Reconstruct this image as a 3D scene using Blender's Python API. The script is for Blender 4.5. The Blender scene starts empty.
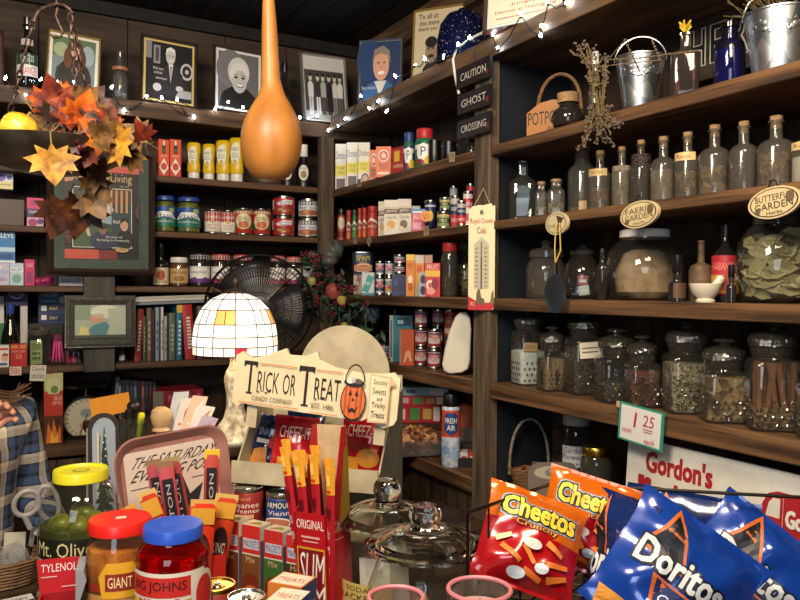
import bpy, bmesh, math, random
from mathutils import Vector, Matrix, noise
random.seed(7)
S = bpy.context.scene
COL = S.collection
PI = math.pi
def rad(d): return d*PI/180
# ------------------------------------------------------------------ camera
CAMZ = 1.5; FPX = 750.0
YAW, PIT, ROL = rad(28.95), rad(-0.788), rad(0.345)
CF = Vector((math.sin(YAW)*math.cos(PIT), math.cos(YAW)*math.cos(PIT), math.sin(PIT)))
_r = Vector((math.cos(YAW), -math.sin(YAW), 0)); _u = _r.cross(CF)
CR = _r*math.cos(ROL) + _u*math.sin(ROL); CU = _u*math.cos(ROL) - _r*math.sin(ROL)
CC = Vector((0, 0, CAMZ))
cd = bpy.data.cameras.new('camera'); cam = bpy.data.objects.new('camera', cd); COL.objects.link(cam)
mw = Matrix((( CR.x, CU.x, -CF.x, 0), (CR.y, CU.y, -CF.y, 0), (CR.z, CU.z, -CF.z, CAMZ), (0, 0, 0, 1)))
cam.matrix_world = mw; cd.sensor_width = 36; cd.lens = 36*FPX/800; cd.clip_start = .02
S.camera = cam
# ------------------------------------------------------------------ measuring: where a line of sight meets the room's own planes
def ray(px, py): return CF + CR*((px-400)/FPX) + CU*((300-py)/FPX)
def onX(px, py, x): d = ray(px, py); return CC + d*(x/d.x)
def onY(px, py, y): d = ray(px, py); return CC + d*(y/d.y)
def onZ(px, py, z): d = ray(px, py); return CC + d*((z-CAMZ)/d.z)
def _k(px): return CR - CF*((px-400)/FPX)
def RX(px, z, x):
    k = _k(px); return Vector((x, -(x*k.x + (z-CAMZ)*k.z)/k.y, z))
def BY(px, z, y):
    k = _k(px); return Vector((-(y*k.y + (z-CAMZ)*k.z)/k.x, y, z))
def CP(px, d, z):
    b = CF*d + CR*((px-400)/FPX*d); s = (z-CAMZ-b.z)/CU.z; return CC + b + CU*s
def D(p): return (Vector(p)-CC).dot(CF)
def Wd(dpx, p): return dpx*D(p)/FPX
def zat(px, py, p):            # height on the vertical line through p's depth seen at row py
    d = ray(px, py); return CAMZ + d.z*D(p)
def facing(p, extra=0): return -math.atan2(p[0], p[1]) + rad(extra)     # turned to face the room's front
XR, YB = 1.25, 2.885
WX, WY = 1.55, 3.165
ZR = dict(T=2.208, A=1.908, B=1.695, C=1.478, D=1.238, E=.946)
ZB = {'T': 2.188, '2': 1.921, '3': 1.713, '4': 1.507, '5': 1.227, '6': .946}
ZC = .87
# ------------------------------------------------------------------ materials
def lin(c):
    if isinstance(c, str):
        c = c.lstrip('#'); c = [int(c[i:i+2], 16)/255 for i in (0, 2, 4)]
    return tuple(x/12.92 if x <= .04045 else ((x+.055)/1.055)**2.4 for x in c) + (1,)
_m = {}
def mat(name, col, rough=.5, metal=0, spec=.5, **kw):
    if name in _m: return _m[name]
    m = bpy.data.materials.new(name); m.use_nodes = True; _m[name] = m
    b = m.node_tree.nodes['Principled BSDF']
    b.inputs['Base Color'].default_value = lin(col); b.inputs['Roughness'].default_value = rough
    b.inputs['Metallic'].default_value = metal; b.inputs['Specular IOR Level'].default_value = spec
    for k, v in kw.items(): b.inputs[k.replace('_', ' ')].default_value = v
    return m
def ink(c, rough=.45):
    if not isinstance(c, str): return c
    if not c.startswith('#'): return _m[c]
    return mat('ink_'+c[1:]+('' if rough == .45 else '_%d' % (rough*100)), c, rough)
def noisy(name, c1, c2, scale=(8, 8, 8), rough=.6, metal=0, bump=.2, detail=6, kind='noise', c3=None, lo=.35, hi=.65, spec=.4, island=0, dist=.3):
    m = bpy.data.materials.new(name); m.use_nodes = True; _m[name] = m
    nt = m.node_tree; N = nt.nodes; L = nt.links; b = N['Principled BSDF']
    tc = N.new('ShaderNodeTexCoord'); mp = N.new('ShaderNodeMapping'); mp.inputs['Scale'].default_value = scale
    L.new(tc.outputs['Object'], mp.inputs['Vector'])
    if kind == 'noise':
        t = N.new('ShaderNodeTexNoise'); t.inputs['Scale'].default_value = 1; t.inputs['Detail'].default_value = detail; t.inputs['Distortion'].default_value = dist
        fac = t.outputs['Fac']
    else:
        t = N.new('ShaderNodeTexVoronoi'); t.inputs['Scale'].default_value = 1; fac = t.outputs['Color']
        sp = N.new('ShaderNodeSeparateColor'); L.new(fac, sp.inputs['Color']); fac = sp.outputs[0]
    L.new(mp.outputs['Vector'], t.inputs['Vector'])
    r = N.new('ShaderNodeValToRGB'); e = r.color_ramp.elements
    e[0].position = lo; e[0].color = lin(c1); e[1].position = hi; e[1].color = lin(c2)
    if c3: x = e.new((lo+hi)/2); x.color = lin(c3)
    L.new(fac, r.inputs['Fac']); out = r.outputs['Color']
    if island:
        g = N.new('ShaderNodeNewGeometry'); hs = N.new('ShaderNodeHueSaturation'); mr = N.new('ShaderNodeMapRange')
        mr.inputs['To Min'].default_value = 1-island; mr.inputs['To Max'].default_value = 1+island
        L.new(g.outputs['Random Per Island'], mr.inputs['Value']); L.new(mr.outputs['Result'], hs.inputs['Value']); L.new(out, hs.inputs['Color']); out = hs.outputs['Color']
    L.new(out, b.inputs['Base Color']); b.inputs['Roughness'].default_value = rough; b.inputs['Metallic'].default_value = metal; b.inputs['Specular IOR Level'].default_value = spec
    if bump:
        bp = N.new('ShaderNodeBump'); bp.inputs['Strength'].default_value = bump; bp.inputs['Distance'].default_value = .004
        L.new(t.outputs['Fac'] if kind == 'noise' else t.outputs['Distance'], bp.inputs['Height']); L.new(bp.outputs['Normal'], b.inputs['Normal'])
    return m
def glassy(name, tint='#e8eeea', dust=.05, edge=.7, rough=.04, dcol='#9a948a'):
    m = bpy.data.materials.new(name); m.use_nodes = True; _m[name] = m
    nt = m.node_tree; N = nt.nodes; L = nt.links; N.remove(N['Principled BSDF']); o = N['Material Output']
    tr = N.new('ShaderNodeBsdfTransparent'); tr.inputs['Color'].default_value = lin(tint)
    gl = N.new('ShaderNodeBsdfGlossy'); gl.inputs['Roughness'].default_value = rough
    df = N.new('ShaderNodeBsdfDiffuse'); df.inputs['Color'].default_value = lin(dcol)
    lw = N.new('ShaderNodeLayerWeight'); lw.inputs['Blend'].default_value = .35
    pw = N.new('ShaderNodeMath'); pw.operation = 'POWER'; pw.inputs[1].default_value = 2.2
    ma = N.new('ShaderNodeMath'); ma.operation = 'MULTIPLY_ADD'; ma.inputs[1].default_value = edge; ma.inputs[2].default_value = .05
    L.new(lw.outputs['Facing'], pw.inputs[0]); L.new(pw.outputs[0], ma.inputs[0])
    m1 = N.new('ShaderNodeMixShader'); m1.inputs[0].default_value = dust; m2 = N.new('ShaderNodeMixShader')
    L.new(tr.outputs[0], m1.inputs[1]); L.new(df.outputs[0], m1.inputs[2])
    L.new(ma.outputs[0], m2.inputs[0]); L.new(m1.outputs[0], m2.inputs[1]); L.new(gl.outputs[0], m2.inputs[2]); L.new(m2.outputs[0], o.inputs['Surface'])
    return m
def pressed(name, tint, base=.22, dust=.06, scale=170, rough=.06):
    m = glassy(name, tint, dust, .6, rough); N = m.node_tree.nodes; L = m.node_tree.links
    tc = N.new('ShaderNodeTexCoord'); v = N.new('ShaderNodeTexVoronoi'); v.inputs['Scale'].default_value = scale; bp = N.new('ShaderNodeBump'); bp.inputs['Strength'].default_value = 1; bp.inputs['Distance'].default_value = .003
    L.new(tc.outputs['Object'], v.inputs['Vector']); L.new(v.outputs['Distance'], bp.inputs['Height'])
    for n in N:
        if n.type == 'BSDF_GLOSSY': L.new(bp.outputs['Normal'], n.inputs['Normal'])
        if n.type == 'MATH' and n.operation == 'MULTIPLY_ADD': n.inputs[2].default_value = base
    return m
def emit(name, col, st):
    m = bpy.data.materials.new(name); m.use_nodes = True; _m[name] = m
    b = m.node_tree.nodes['Principled BSDF']; b.inputs['Base Color'].default_value = lin(col)
    b.inputs['Emission Color'].default_value = lin(col); b.inputs['Emission Strength'].default_value = st; return m

noisy('shelf_wood', '#30221a', '#644730', (3, 60, 60), .62, bump=.35, island=.12)
noisy('shelf_wood_along', '#38271a', '#7a583a', (60, 3, 60), .62, bump=.35, island=.12)
noisy('wall_wood', '#1f1711', '#3d2d22', (25, 25, 2.2), .75, bump=.4, island=.25)
noisy('wall_board', '#32261e', '#57463a', (2.2, 18, 25), .75, bump=.4, island=.2)
noisy('rough_board', '#3c2c1e', '#735639', (40, 3, 40), .7, bump=.5, island=.2)
noisy('wainscot', '#35281f', '#604b38', (30, 30, 2.5), .65, bump=.4, island=.25)
noisy('ceiling_wood', '#0e0c0b', '#201a17', (30, 2, 30), .7, bump=.4, island=.3)
noisy('post_wood', '#3b3025', '#6a5a48', (40, 40, 4), .65, bump=.4)
noisy('post_grey', '#3d3a36', '#57524b', (30, 30, 3), .7, bump=.25)
noisy('divider_paint', '#13151a', '#20242c', (6, 6, 3), .55, bump=.15)
noisy('counter_wood', '#2b2019', '#4a3729', (3, 40, 40), .45, bump=.2)
noisy('floor_wood', '#2a1f17', '#4a3828', (40, 3, 40), .6, bump=.3)
noisy('gourd_skin', '#8f5c2a', '#bd823f', (14, 14, 9), .4, bump=.12, c3='#ab7034', lo=.25, hi=.72)
noisy('cork', '#8a6a48', '#b4926a', (220, 220, 220), .85, bump=.5)
noisy('wicker', '#5b4028', '#8a6641', (60, 60, 200), .7, bump=.6)
noisy('cardboard', '#b49a72', '#c6ad86', (30, 30, 30), .8, bump=.05)
noisy('galvanised', '#a8afb5', '#dfe5ea', (45, 45, 30), .36, 1, bump=.08, kind='voronoi')
noisy('rust_iron', '#3a2c25', '#6d5a50', (90, 90, 90), .6, .7, bump=.3)
noisy('enamel_speckle', '#0b1130', '#e8ecf4', (240, 240, 240), .18, bump=0, detail=1, lo=.7, hi=.74)
noisy('fabric_dark', '#20263a', '#2c3450', (200, 200, 200), .9)
glassy('glass_clear'); glassy('glass_dusty', '#cfd0c8', .16, .6, .12); glassy('glass_smoke', '#9a9a94', .12, .6, .08)
glassy('glass_lid', '#d4d4ca', .08, .8, .06); pressed('glass_press', '#d8d8ce'); glassy('glass_green', '#1f7a3a', .03, .6); glassy('glass_blue', '#1424b8', .02, .6); glassy('glass_brown', '#6a3a22', .06, .6); glassy('glass_amethyst', '#a07a86', .08, .6)
glassy('glass_dark', '#2a2a22', .05, .6); glassy('glass_red', '#e8382c', .10, .5, .05, '#a8140f'); glassy('plastic_film', '#f4f4f4', .14, .8, .1, '#d8d8d8')
glassy('plastic_jar', '#f6eede', .03, .5, .06); glassy('glass_front', '#f2f4f0', .025, .75, .04)
mat('solid_glass', '#f2f7f4', .02, 0, .5, Transmission_Weight=1.0, IOR=1.45)
mat('tin', '#b9b9b4', .25, 1); mat('gold_tin', '#c9a24a', .3, 1); mat('black_plastic', '#101012', .35); mat('black_iron', '#151413', .4, .6)
mat('white_plastic', '#e9e6df', .35); mat('steel_wire', '#2d2a28', .35, .8); mat('chrome', '#d5d8da', .12, 1)
mat('paper', '#e6e0d2', .8); mat('skin', '#d79a7c', .5, Subsurface_Weight=.1); mat('leaf_green', '#26382a', .6)
# ------------------------------------------------------------------ mesh builder
_txt = {}
def text_geo(s):
    if s in _txt: return _txt[s]
    c = bpy.data.curves.new('t', 'FONT'); c.body = s; c.resolution_u = 2; c.align_x = 'CENTER'
    o = bpy.data.objects.new('t', c); me = o.to_mesh()
    v = [(p.co.x, p.co.y) for p in me.vertices]; f = [tuple(q.vertices) for q in me.polygons]
    o.to_mesh_clear(); bpy.data.objects.remove(o); bpy.data.curves.remove(c)
    if not v: v = [(0, 0)]
    x0 = min(p[0] for p in v); x1 = max(p[0] for p in v); y0 = min(p[1] for p in v); y1 = max(p[1] for p in v)
    v = [((p[0]-x0)/max(1e-6, x1-x0), (p[1]-y0)/max(1e-6, y1-y0)) for p in v]
    _txt[s] = (v, f, (x1-x0)/max(1e-6, y1-y0)); return _txt[s]
class MB:
    def __init__(s): s.v = []; s.f = []; s.mi = []; s.sm = []; s.mats = []; s.M = Matrix()
    def at(s, loc=(0, 0, 0), rx=0, ry=0, rz=0, sc=1):
        s.M = Matrix.Translation(loc) @ Matrix.Rotation(rz, 4, 'Z') @ Matrix.Rotation(ry, 4, 'Y') @ Matrix.Rotation(rx, 4, 'X')
        if sc != 1: s.M = s.M @ (Matrix.Scale(sc, 4) if not isinstance(sc, tuple) else Matrix.Diagonal((*sc, 1)))
        return s
    def add(s, vs, fs, m, smooth=False):
        m = ink(m)
        if m not in s.mats: s.mats.append(m)
        k = s.mats.index(m); n = len(s.v)
        s.v += [s.M @ Vector(p) for p in vs]
        for f in fs: s.f.append(tuple(i+n for i in f)); s.mi.append(k); s.sm.append(smooth)
        return s
    def box(s, x0, y0, z0, x1, y1, z1, m):
        v = [(x, y, z) for z in (z0, z1) for y in (y0, y1) for x in (x0, x1)]
        return s.add(v, [(0, 2, 3, 1), (4, 5, 7, 6), (0, 1, 5, 4), (2, 6, 7, 3), (0, 4, 6, 2), (1, 3, 7, 5)], m)
    def lathe(s, pr, m, n=24, sq=2, c=(0, 0), ys=1, smooth=True):
        v = []; f = []
        cs = []
        for i in range(n):
            a = 2*PI*(i+.5)/n; x, y = math.cos(a), math.sin(a)
            q = (abs(x)**sq + abs(y)**sq)**(-1/sq); cs.append((x*q, y*q))
        for r, z in pr: v += [(c[0]+r*x, c[1]+r*y*ys, z) for x, y in cs]
        for j in range(len(pr)-1):
            for i in range(n): k = (i+1) % n; f.append((j*n+i, j*n+k, (j+1)*n+k, (j+1)*n+i))
        if pr[0][0] > 1e-4: f.append(tuple(range(n-1, -1, -1)))
        if pr[-1][0] > 1e-4: f.append(tuple(range((len(pr)-1)*n, len(pr)*n)))
        return s.add(v, f, m, smooth)
    def tube(s, pts, r, m, n=6, closed=False):
        pts = [Vector(p) for p in pts]; v = []; f = []; N = len(pts); up = None
        for i, p in enumerate(pts):
            a = pts[(i-1) % N] if (closed or i) else p; b = pts[(i+1) % N] if (closed or i < N-1) else p
            t = (b-a).normalized() if (b-a).length > 1e-9 else Vector((0, 0, 1))
            if up is None: up = t.orthogonal().normalized()
            up = (up - t*up.dot(t)); up = up.normalized() if up.length > 1e-6 else t.orthogonal().normalized()
            w = t.cross(up); rr = r(i/(N-1)) if callable(r) else r
            v += [p + (up*math.cos(2*PI*k/n) + w*math.sin(2*PI*k/n))*rr for k in range(n)]
        for i in range(N if closed else N-1):
            j = (i+1) % N
            for k in range(n): q = (k+1) % n; f.append((i*n+k, i*n+q, j*n+q, j*n+k))
        if not closed: f += [tuple(range(n-1, -1, -1)), tuple(range((N-1)*n, N*n))]
        return s.add(v, f, m, True)
    def ball(s, c, r, m, n=12, sc=(1, 1, 1)):
        k = max(4, n//2); pr = [(math.sin(PI*i/k), -math.cos(PI*i/k)) for i in range(k+1)]
        v = []; f = []
        for a, z in pr: v += [(c[0]+r*sc[0]*a*math.cos(2*PI*i/n), c[1]+r*sc[1]*a*math.sin(2*PI*i/n), c[2]+r*sc[2]*z) for i in range(n)]
        for j in range(k):
            for i in range(n): q = (i+1) % n; f.append((j*n+i, j*n+q, (j+1)*n+q, (j+1)*n+i))
        return s.add(v, f, m, True)
    def prism(s, poly, y0, y1, m, m2=None):       # outline in x,z; depth along y
        n = len(poly); v = [(x, y0, z) for x, z in poly] + [(x, y1, z) for x, z in poly]
        s.add(v, [tuple(range(n))], m)
        return s.add(v, [tuple(range(2*n-1, n-1, -1))] + [(i, (i+1) % n, n+(i+1) % n, n+i)[::-1] for i in range(n)], m2 or m)
    def prints(s, pl, fn, eps=.0003, k0=1, nu=8):
        m_ = (Vector(fn(0, .5, 0))+Vector(fn(1, .5, 0)))/2; curved = (m_-Vector(fn(.5, .5, 0))).length > 2e-4
        def put_(v, f, c, e):
            if not curved: return s.add([fn(x, y, e) for x, y in v], f, c)
            bm = bmesh.new(); vs = [bm.verts.new((x, y, 0)) for x, y in v]
            for q in f:
                try: bm.faces.new([vs[k] for k in q])
                except ValueError: pass
            bmesh.ops.triangulate(bm, faces=bm.faces)
            for _ in range(3):
                es = [q for q in bm.edges if abs(q.verts[0].co.x-q.verts[1].co.x) > .07]
                if es: bmesh.ops.subdivide_edges(bm, edges=es, cuts=1); bmesh.ops.triangulate(bm, faces=bm.faces)
            bm.verts.index_update(); s.add([fn(q.co.x, q.co.y, e) for q in bm.verts], [tuple(k.index for k in q.verts) for q in bm.faces], c); bm.free()
        for i, p in enumerate(pl):
            e = eps*(i+k0); t = p[0]
            if t == 'r':
                _, x0, y0, x1, y1, c = p; v = []; f = []
                for j in range(nu+1):
                    u = x0+(x1-x0)*j/nu; v += [fn(u, y0, e), fn(u, (y0+y1)/2, e), fn(u, y1, e)]
                for j in range(nu):
                    for q in (0, 1): f.append((3*j+q, 3*j+3+q, 3*j+4+q, 3*j+1+q))
                s.add(v, f, c)
            elif t == 'e':
                _, cx, cy, rx, ry, c = p; v = []; f = []; n = 10
                for j in range(n+1):
                    a = PI*j/n; u = cx-rx*math.cos(a); h = ry*math.sin(a)
                    v += [fn(u, cy-h, e), fn(u, cy, e), fn(u, cy+h, e)]
                for j in range(n):
                    for q in (0, 1): f.append((3*j+q, 3*j+3+q, 3*j+4+q, 3*j+1+q))
                s.add(v, f, c)
            elif t == 'p': put_(p[1], [tuple(range(len(p[1])))], p[2], e)
            elif t == 't':
                _, tx, x0, y0, x1, y1, c = p[:7]; sk = p[7] if len(p) > 7 else 0; v, f, _a = text_geo(tx)
                put_([(x0+(x1-x0)*(a+sk*b), y0+(y1-y0)*b) for a, b in v], f, c, e)
            elif t == 'tv':
                _, tx, x0, y0, x1, y1, c = p; v, f, _a = text_geo(tx); s.add([fn(x1-(x1-x0)*b, y0+(y1-y0)*a, e) for a, b in v], f, c)
            elif t in ('tb', 'to'):
                _, tx, x0, y0, x1, y1, c, d = p[:8]; v, f, _a = text_geo(tx)
                for k, (dx, dy) in enumerate(((d, d), (-d, d), (d, -d), (-d, -d), (d, 0), (-d, 0), (0, d), (0, -d))): s.add([fn(x0+(x1-x0)*a+dx, y0+(y1-y0)*b+dy*(p[9] if len(p) > 9 else 1), e+eps*.1*k) for a, b in v], f, c)
                if t == 'to': s.add([fn(x0+(x1-x0)*a, y0+(y1-y0)*b, e+eps) for a, b in v], f, p[8])
            elif t == 'ring':
                _, cx, cy, rx, ry, wd, a0, a1, c = p; n = 16; q = [rad(a0+(a1-a0)*i/n) for i in range(n+1)]; v = []
                for a in q: v += [fn(cx+rx*math.cos(a), cy+ry*math.sin(a), e), fn(cx+rx*(1-wd)*math.cos(a), cy+ry*(1-wd)*math.sin(a), e)]
                s.add(v, [(2*i, 2*i+1, 2*i+3, 2*i+2) for i in range(n)], c)
        return s
    def build(s, name, parent=None, bevel=0, solid=0):
        me = bpy.data.meshes.new(name); me.from_pydata([tuple(p) for p in s.v], [], s.f)
        for m in s.mats: me.materials.append(m)
        me.polygons.foreach_set('material_index', s.mi); me.polygons.foreach_set('use_smooth', s.sm)
        bm = bmesh.new(); bm.from_mesh(me); bmesh.ops.remove_doubles(bm, verts=bm.verts, dist=2e-6); bm.to_mesh(me); bm.free()
        o = bpy.data.objects.new(name, me); COL.objects.link(o)
        if parent: o.parent = parent
        me.set_sharp_from_angle(angle=rad(38))
        if bevel:
            b = o.modifiers.new('b', 'BEVEL'); b.width = bevel; b.segments = 2; b.limit_method = 'ANGLE'; b.angle_limit = rad(50)
        if solid: b = o.modifiers.new('s', 'SOLIDIFY'); b.thickness = solid; b.offset = 0
        return o
def put(o, loc, rz=0, rx=0, ry=0):
    o.location = loc; o.rotation_euler = (rx, ry, rz); return o
LABELS = {}
def tag(o, label, cat, group=None, kind=None):
    o['label'] = label; o['category'] = cat
    if group: o['group'] = group
    if kind: o['kind'] = kind
    return o
def thing(name, label, cat, loc=(0, 0, 0), rz=0, group=None, rx=0, ry=0):
    o = bpy.data.objects.new(name, None); COL.objects.link(o); o.empty_display_size = .02
    return tag(put(o, loc, rz, rx, ry), label, cat, group)
def struct(o): o['kind'] = 'structure'; return o
# slots: pixel extents of a front face on a shelf -> base point, width, height, turn
def slot(w, sh, x0, x1, yt, dep, off=.02, z=None):
    xm = (x0+x1)/2
    if w == 'B':
        z = ZB[sh] if z is None else z; y = YB+off; a = BY(x0, z, y); b = BY(x1, z, y); h = onY(xm, yt, y).z - z
        return Vector(((a.x+b.x)/2, y+dep/2, z)), b.x-a.x, h, 0.0
    z = ZR[sh] if z is None else z; x = XR+off; a = RX(x0, z, x); b = RX(x1, z, x); h = onX(xm, yt, x).z - z
    return Vector((x+dep/2, (a.y+b.y)/2, z)), a.y-b.y, h, -PI/2
def cslot(w, sh, x0, x1, yt, off=.02, z=None):
    xm = (x0+x1)/2; r = .03
    for _ in range(4):
        if w == 'B': zz = ZB[sh] if z is None else z; p = BY(xm, zz, YB+off+r)
        else: zz = ZR[sh] if z is None else z; p = RX(xm, zz, XR+off+r)
        r = Wd((x1-x0)/2, p)
    return p, r, zat(xm, yt, p)-zz, facing(p)
# ------------------------------------------------------------------ generic packaged goods
def boxfn(w, d, h, face='f'):
    if face == 'f': return lambda u, v, e: ((u-.5)*w, -d/2-e, v*h)
    if face == 'r': return lambda u, v, e: (w/2+e, (u-.5)*d, v*h)
    if face == 'l': return lambda u, v, e: (-w/2-e, (.5-u)*d, v*h)
    return lambda u, v, e: ((u-.5)*w, (v-.5)*d, h+e)
def carton(name, label, cat, P, w, d, h, col, pr=(), side=(), top=(), rz=0, group=None, rx=0, ry=0, left=()):
    b = MB().box(-w/2, -d/2, 0, w/2, d/2, h, col)
    b.prints(pr, boxfn(w, d, h)); b.prints(side, boxfn(w, d, h, 'r')); b.prints(top, boxfn(w, d, h, 't')); b.prints(left, boxfn(w, d, h, 'l'))
    return tag(put(b.build(name), P, rz, rx, ry), label, cat, group)
def cylfn(r, z0, z1, span=150):
    s = rad(span)
    return lambda u, v, e: ((r+e)*math.sin((u-.5)*s), -(r+e)*math.cos((u-.5)*s), z0+v*(z1-z0))
def can(name, label, P, r, h, col, pr=(), rz=0, group=None, cat='can', rim='tin', top='tin', ry=0):
    t = thing(name, label, cat, P, rz, group, ry=ry)
    MB().lathe([(r*.95, 0), (r, .003), (r, .006), (r*.96, .008), (r*.96, h-.008), (r, h-.006), (r, h-.001), (r*.97, h), (r*.93, h), (r*.9, h-.003), (r*.5, h-.003), (r*.48, h-.002), (0, h-.002)], rim, 28).build('body', t)
    b = MB().lathe([(r*.965, .009), (r*.985, .010), (r*.985, h-.010), (r*.965, h-.009)], col, 32)
    b.prints(pr, cylfn(r*.985, .010, h-.010), .0003); b.build('paper_label', t)
    return t
def dup(root, loc, rz, label, group=None):
    r = root.copy(); COL.objects.link(r); r.location = loc; r.rotation_euler.z = rz; r['label'] = label
    if group: r['group'] = group
    for ch in list(root.children):
        c = ch.copy(); COL.objects.link(c); c.parent = r
        for g in ch.children: d = g.copy(); COL.objects.link(d); d.parent = c
    return r
def ROUND(r, h, neck=.36, sh=.62, nh=.78, lip=.42):     # a shouldered bottle outline
    return [(r*.9, 0), (r, h*.02), (r, h*sh*.95), (r*.97, h*sh), (r*.85, h*(sh+.05)), (r*.62, h*(sh+.09)), (r*neck*1.1, h*(nh-.03)), (r*neck, h*nh), (r*neck, h*.93), (r*lip, h*.94), (r*lip, h*.97), (r*neck*.9, h*.97)]
def bottle(name, label, P, r, h, gl='glass_dusty', cork=None, pr=None, lab=None, neck=.36, sh=.62, sq=2, rz=0, group=None, cat='bottle', cap=None, fill=None, ys=1, prof=None, corkh=.07, lspan=150, open_=True):
    t = thing(name, label, cat, P, rz, group); hh = h*(1-corkh) if (cork or cap) else h
    pf = prof or ROUND(r, hh, neck, sh, nh=sh+.15)
    MB().lathe(pf, gl, 28, sq, ys=ys).build('glass', t)
    if cork: MB().lathe([(r*neck*.86, hh*.9), (r*neck*.88, hh*.97), (r*neck*1.02, hh*.975), (r*neck*1.05, h), (0, h)], 'cork', 14).build('cork', t)
    if cap: MB().lathe([(r*neck*1.2, hh*.9), (r*neck*1.25, hh*.91), (r*neck*1.22, h*.995), (r*neck*1.05, h), (0, h)], cap, 18).build('cap', t)
    if lab:
        z0, z1, c = lab; b = MB(); fn = cylfn(r*1.012, z0*h, z1*h, lspan)
        b.prints([('r', 0, 0, 1, 1, c)], fn, .0002, nu=14); b.prints(pr or (), fn, .0003, 2); b.build('paper_label', t)
    if fill:
        f1, m, nm = fill
        MB().lathe([(r*.86, h*.015), (r*.95, h*.04), (r*.95, h*f1*.98), (r*.9, h*f1), (0, h*(f1+.01))], m, 20, sq, ys=ys).build('filling', t)
    return t
# ================================================================== the setting
def planks(name, axis, a0, a1, z0, z1, at, m, wd=.14, th=.018, horiz=False, gap=.004, sgn=1):
    b = MB(); rnd = random.Random(len(name)+int(wd*1000)); b.box(*( (a0, at+.012*sgn, z0, a1, at+.03*sgn, z1) if axis == 'x' else (at+.012*sgn, a0, z0, at+.03*sgn, a1, z1)), 'ink_dark')
    p = z0 if horiz else a0; end = z1 if horiz else a1
    while p < end-.01:
        q = min(end, p+wd*rnd.uniform(.8, 1.25)); j = rnd.uniform(-.002, .002)
        lo, hi = (at+j, at+.011*sgn) if sgn > 0 else (at+.011*sgn, at+j)
        if axis == 'x':
            b.box(*((a0, lo, p, a1, hi, q-gap) if horiz else (p, lo, z0, q-gap, hi, z1)), m)
        else:
            b.box(*((lo, a0, p, hi, a1, q-gap) if horiz else (lo, p, z0, hi, q-gap, z1)), m)
        p = q
    return struct(b.build(name))
mat('ink_dark', '#0d0a08', .9)
ZCEIL = 2.62
planks('wall_back', 'x', -2.2, WX, 0, ZCEIL, WY, 'wall_board', .33)
planks('wall_right', 'y', -1.6, WY, 0, ZCEIL, WX, 'wall_wood', .16)
planks('wall_left', 'y', -1.6, WY, 0, ZCEIL, -2.2, 'wall_wood', .2, sgn=-1)
planks('wall_front', 'x', -2.2, WX, 0, ZCEIL, -1.6, 'wall_wood', .2, sgn=-1)
b = MB(); y = -2.2
while y < WX: b.box(y, -1.6, ZCEIL+random.uniform(0, .006), min(WX, y+.105), WY, ZCEIL+.03, 'ceiling_wood'); y += .11
b.box(-2.2, -1.6, ZCEIL+.03, WX, WY, ZCEIL+.05, 'ink_dark'); struct(b.build('ceiling'))
b = MB(); b.box(-2.2, -1.6, -.05, WX, WY, 0, 'floor_wood'); struct(b.build('floor'))
struct(MB().box(-2.2, WY-.025, ZCEIL-.05, WX-.001, WY-.003, ZCEIL-.001, 'ceiling_wood').build('trim_1'))
struct(MB().box(WX-.04, -1.6, ZCEIL-.10, WX-.003, WY-.03, ZCEIL-.001, 'rough_board').build('trim_2'))
# cupboard fronts under the lowest shelf
YD = RX(490, 1.5, XR).y; YD2 = RX(475, 1.5, XR).y
def cup(name, label, f): o = f(); o.name = name; tag(o, label, 'cupboard'); del o['kind']; return o
cup('cupboard_front', 'vertical brown board cupboard front under the right hand wall shelves', lambda: planks('cupboard_front', 'y', -1.0, YB-.05, .002, ZR['E']-.047, XR+.025, 'wainscot', .1))
cup('cupboard_front', 'vertical brown board cupboard front under the back wall shelves', lambda: planks('cupboard_front', 'x', -1.7, XR-.04, .002, ZB['6']-.047, YB+.025, 'wainscot', .1))
# ------------------------------------------------------------------ shelves
nick = {'T': 'top', 'A': 'second', 'B': 'third', 'C': 'fourth', 'D': 'fifth', 'E': 'lowest'}
TH = dict(T=.055, A=.03, B=.025, C=.034, D=.044, E=.044)
def board(name, label, x0, y0, x1, y1, z, t, m, wob=0):
    b = MB(); n = 1
    b.box(-(x1-x0)/2, -(y1-y0)/2, -t, (x1-x0)/2, (y1-y0)/2, 0, m)
    o = b.build(name, bevel=.003); put(o, ((x0+x1)/2, (y0+y1)/2, z)); return tag(o, label, 'shelf', None)
for k in 'ABCDE':
    what = {'A': 'holding the sugar boxes', 'B': 'holding the spice jars and white boxes', 'C': 'holding the small tins', 'D': 'holding the stacked cans', 'E': 'holding the spray can and gift bag'}[k]
    board('shelf_board', 'wooden shelf between the two posts %s' % what, XR, YD2+.001, WX-.004, YB-.044, ZR[k], TH[k], 'shelf_wood_along')
    what = {'A': 'holding the steel buckets and blue bottle', 'B': 'holding the row of corked bottles', 'C': 'holding the globe jars and mortar', 'D': 'holding the square herb jars', 'E': 'behind the snack sign and chips'}[k]
    board('shelf_board', 'wooden shelf right of the sign post %s' % what, XR, -.6, WX-.004, YD-.001, ZR[k], TH[k], 'shelf_wood_along')
board('shelf_board', 'thick top shelf along the right wall strung with lights', XR-.01, -.6, WX-.004, YB-.044, ZR['T'], TH['T'], 'rough_board')
TB = {'T': .06, '2': .026, '3': .023, '4': .023, '5': .026, '6': .044}
for k, what in (('T', 'dark top shelf on the back wall holding framed photos'), ('2', 'back wall shelf holding mustard bottles'), ('3', 'back wall shelf holding pickle jars and soup cans'), ('4', 'back wall shelf holding jam jars behind the fan'), ('5', 'back wall shelf holding the row of books'), ('6', 'lowest back wall shelf holding the dial scale')):
    board('shelf_board', what, -1.7, YB, WX-.004, WY-.004, ZB[k], TB[k], 'shelf_wood')
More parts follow.
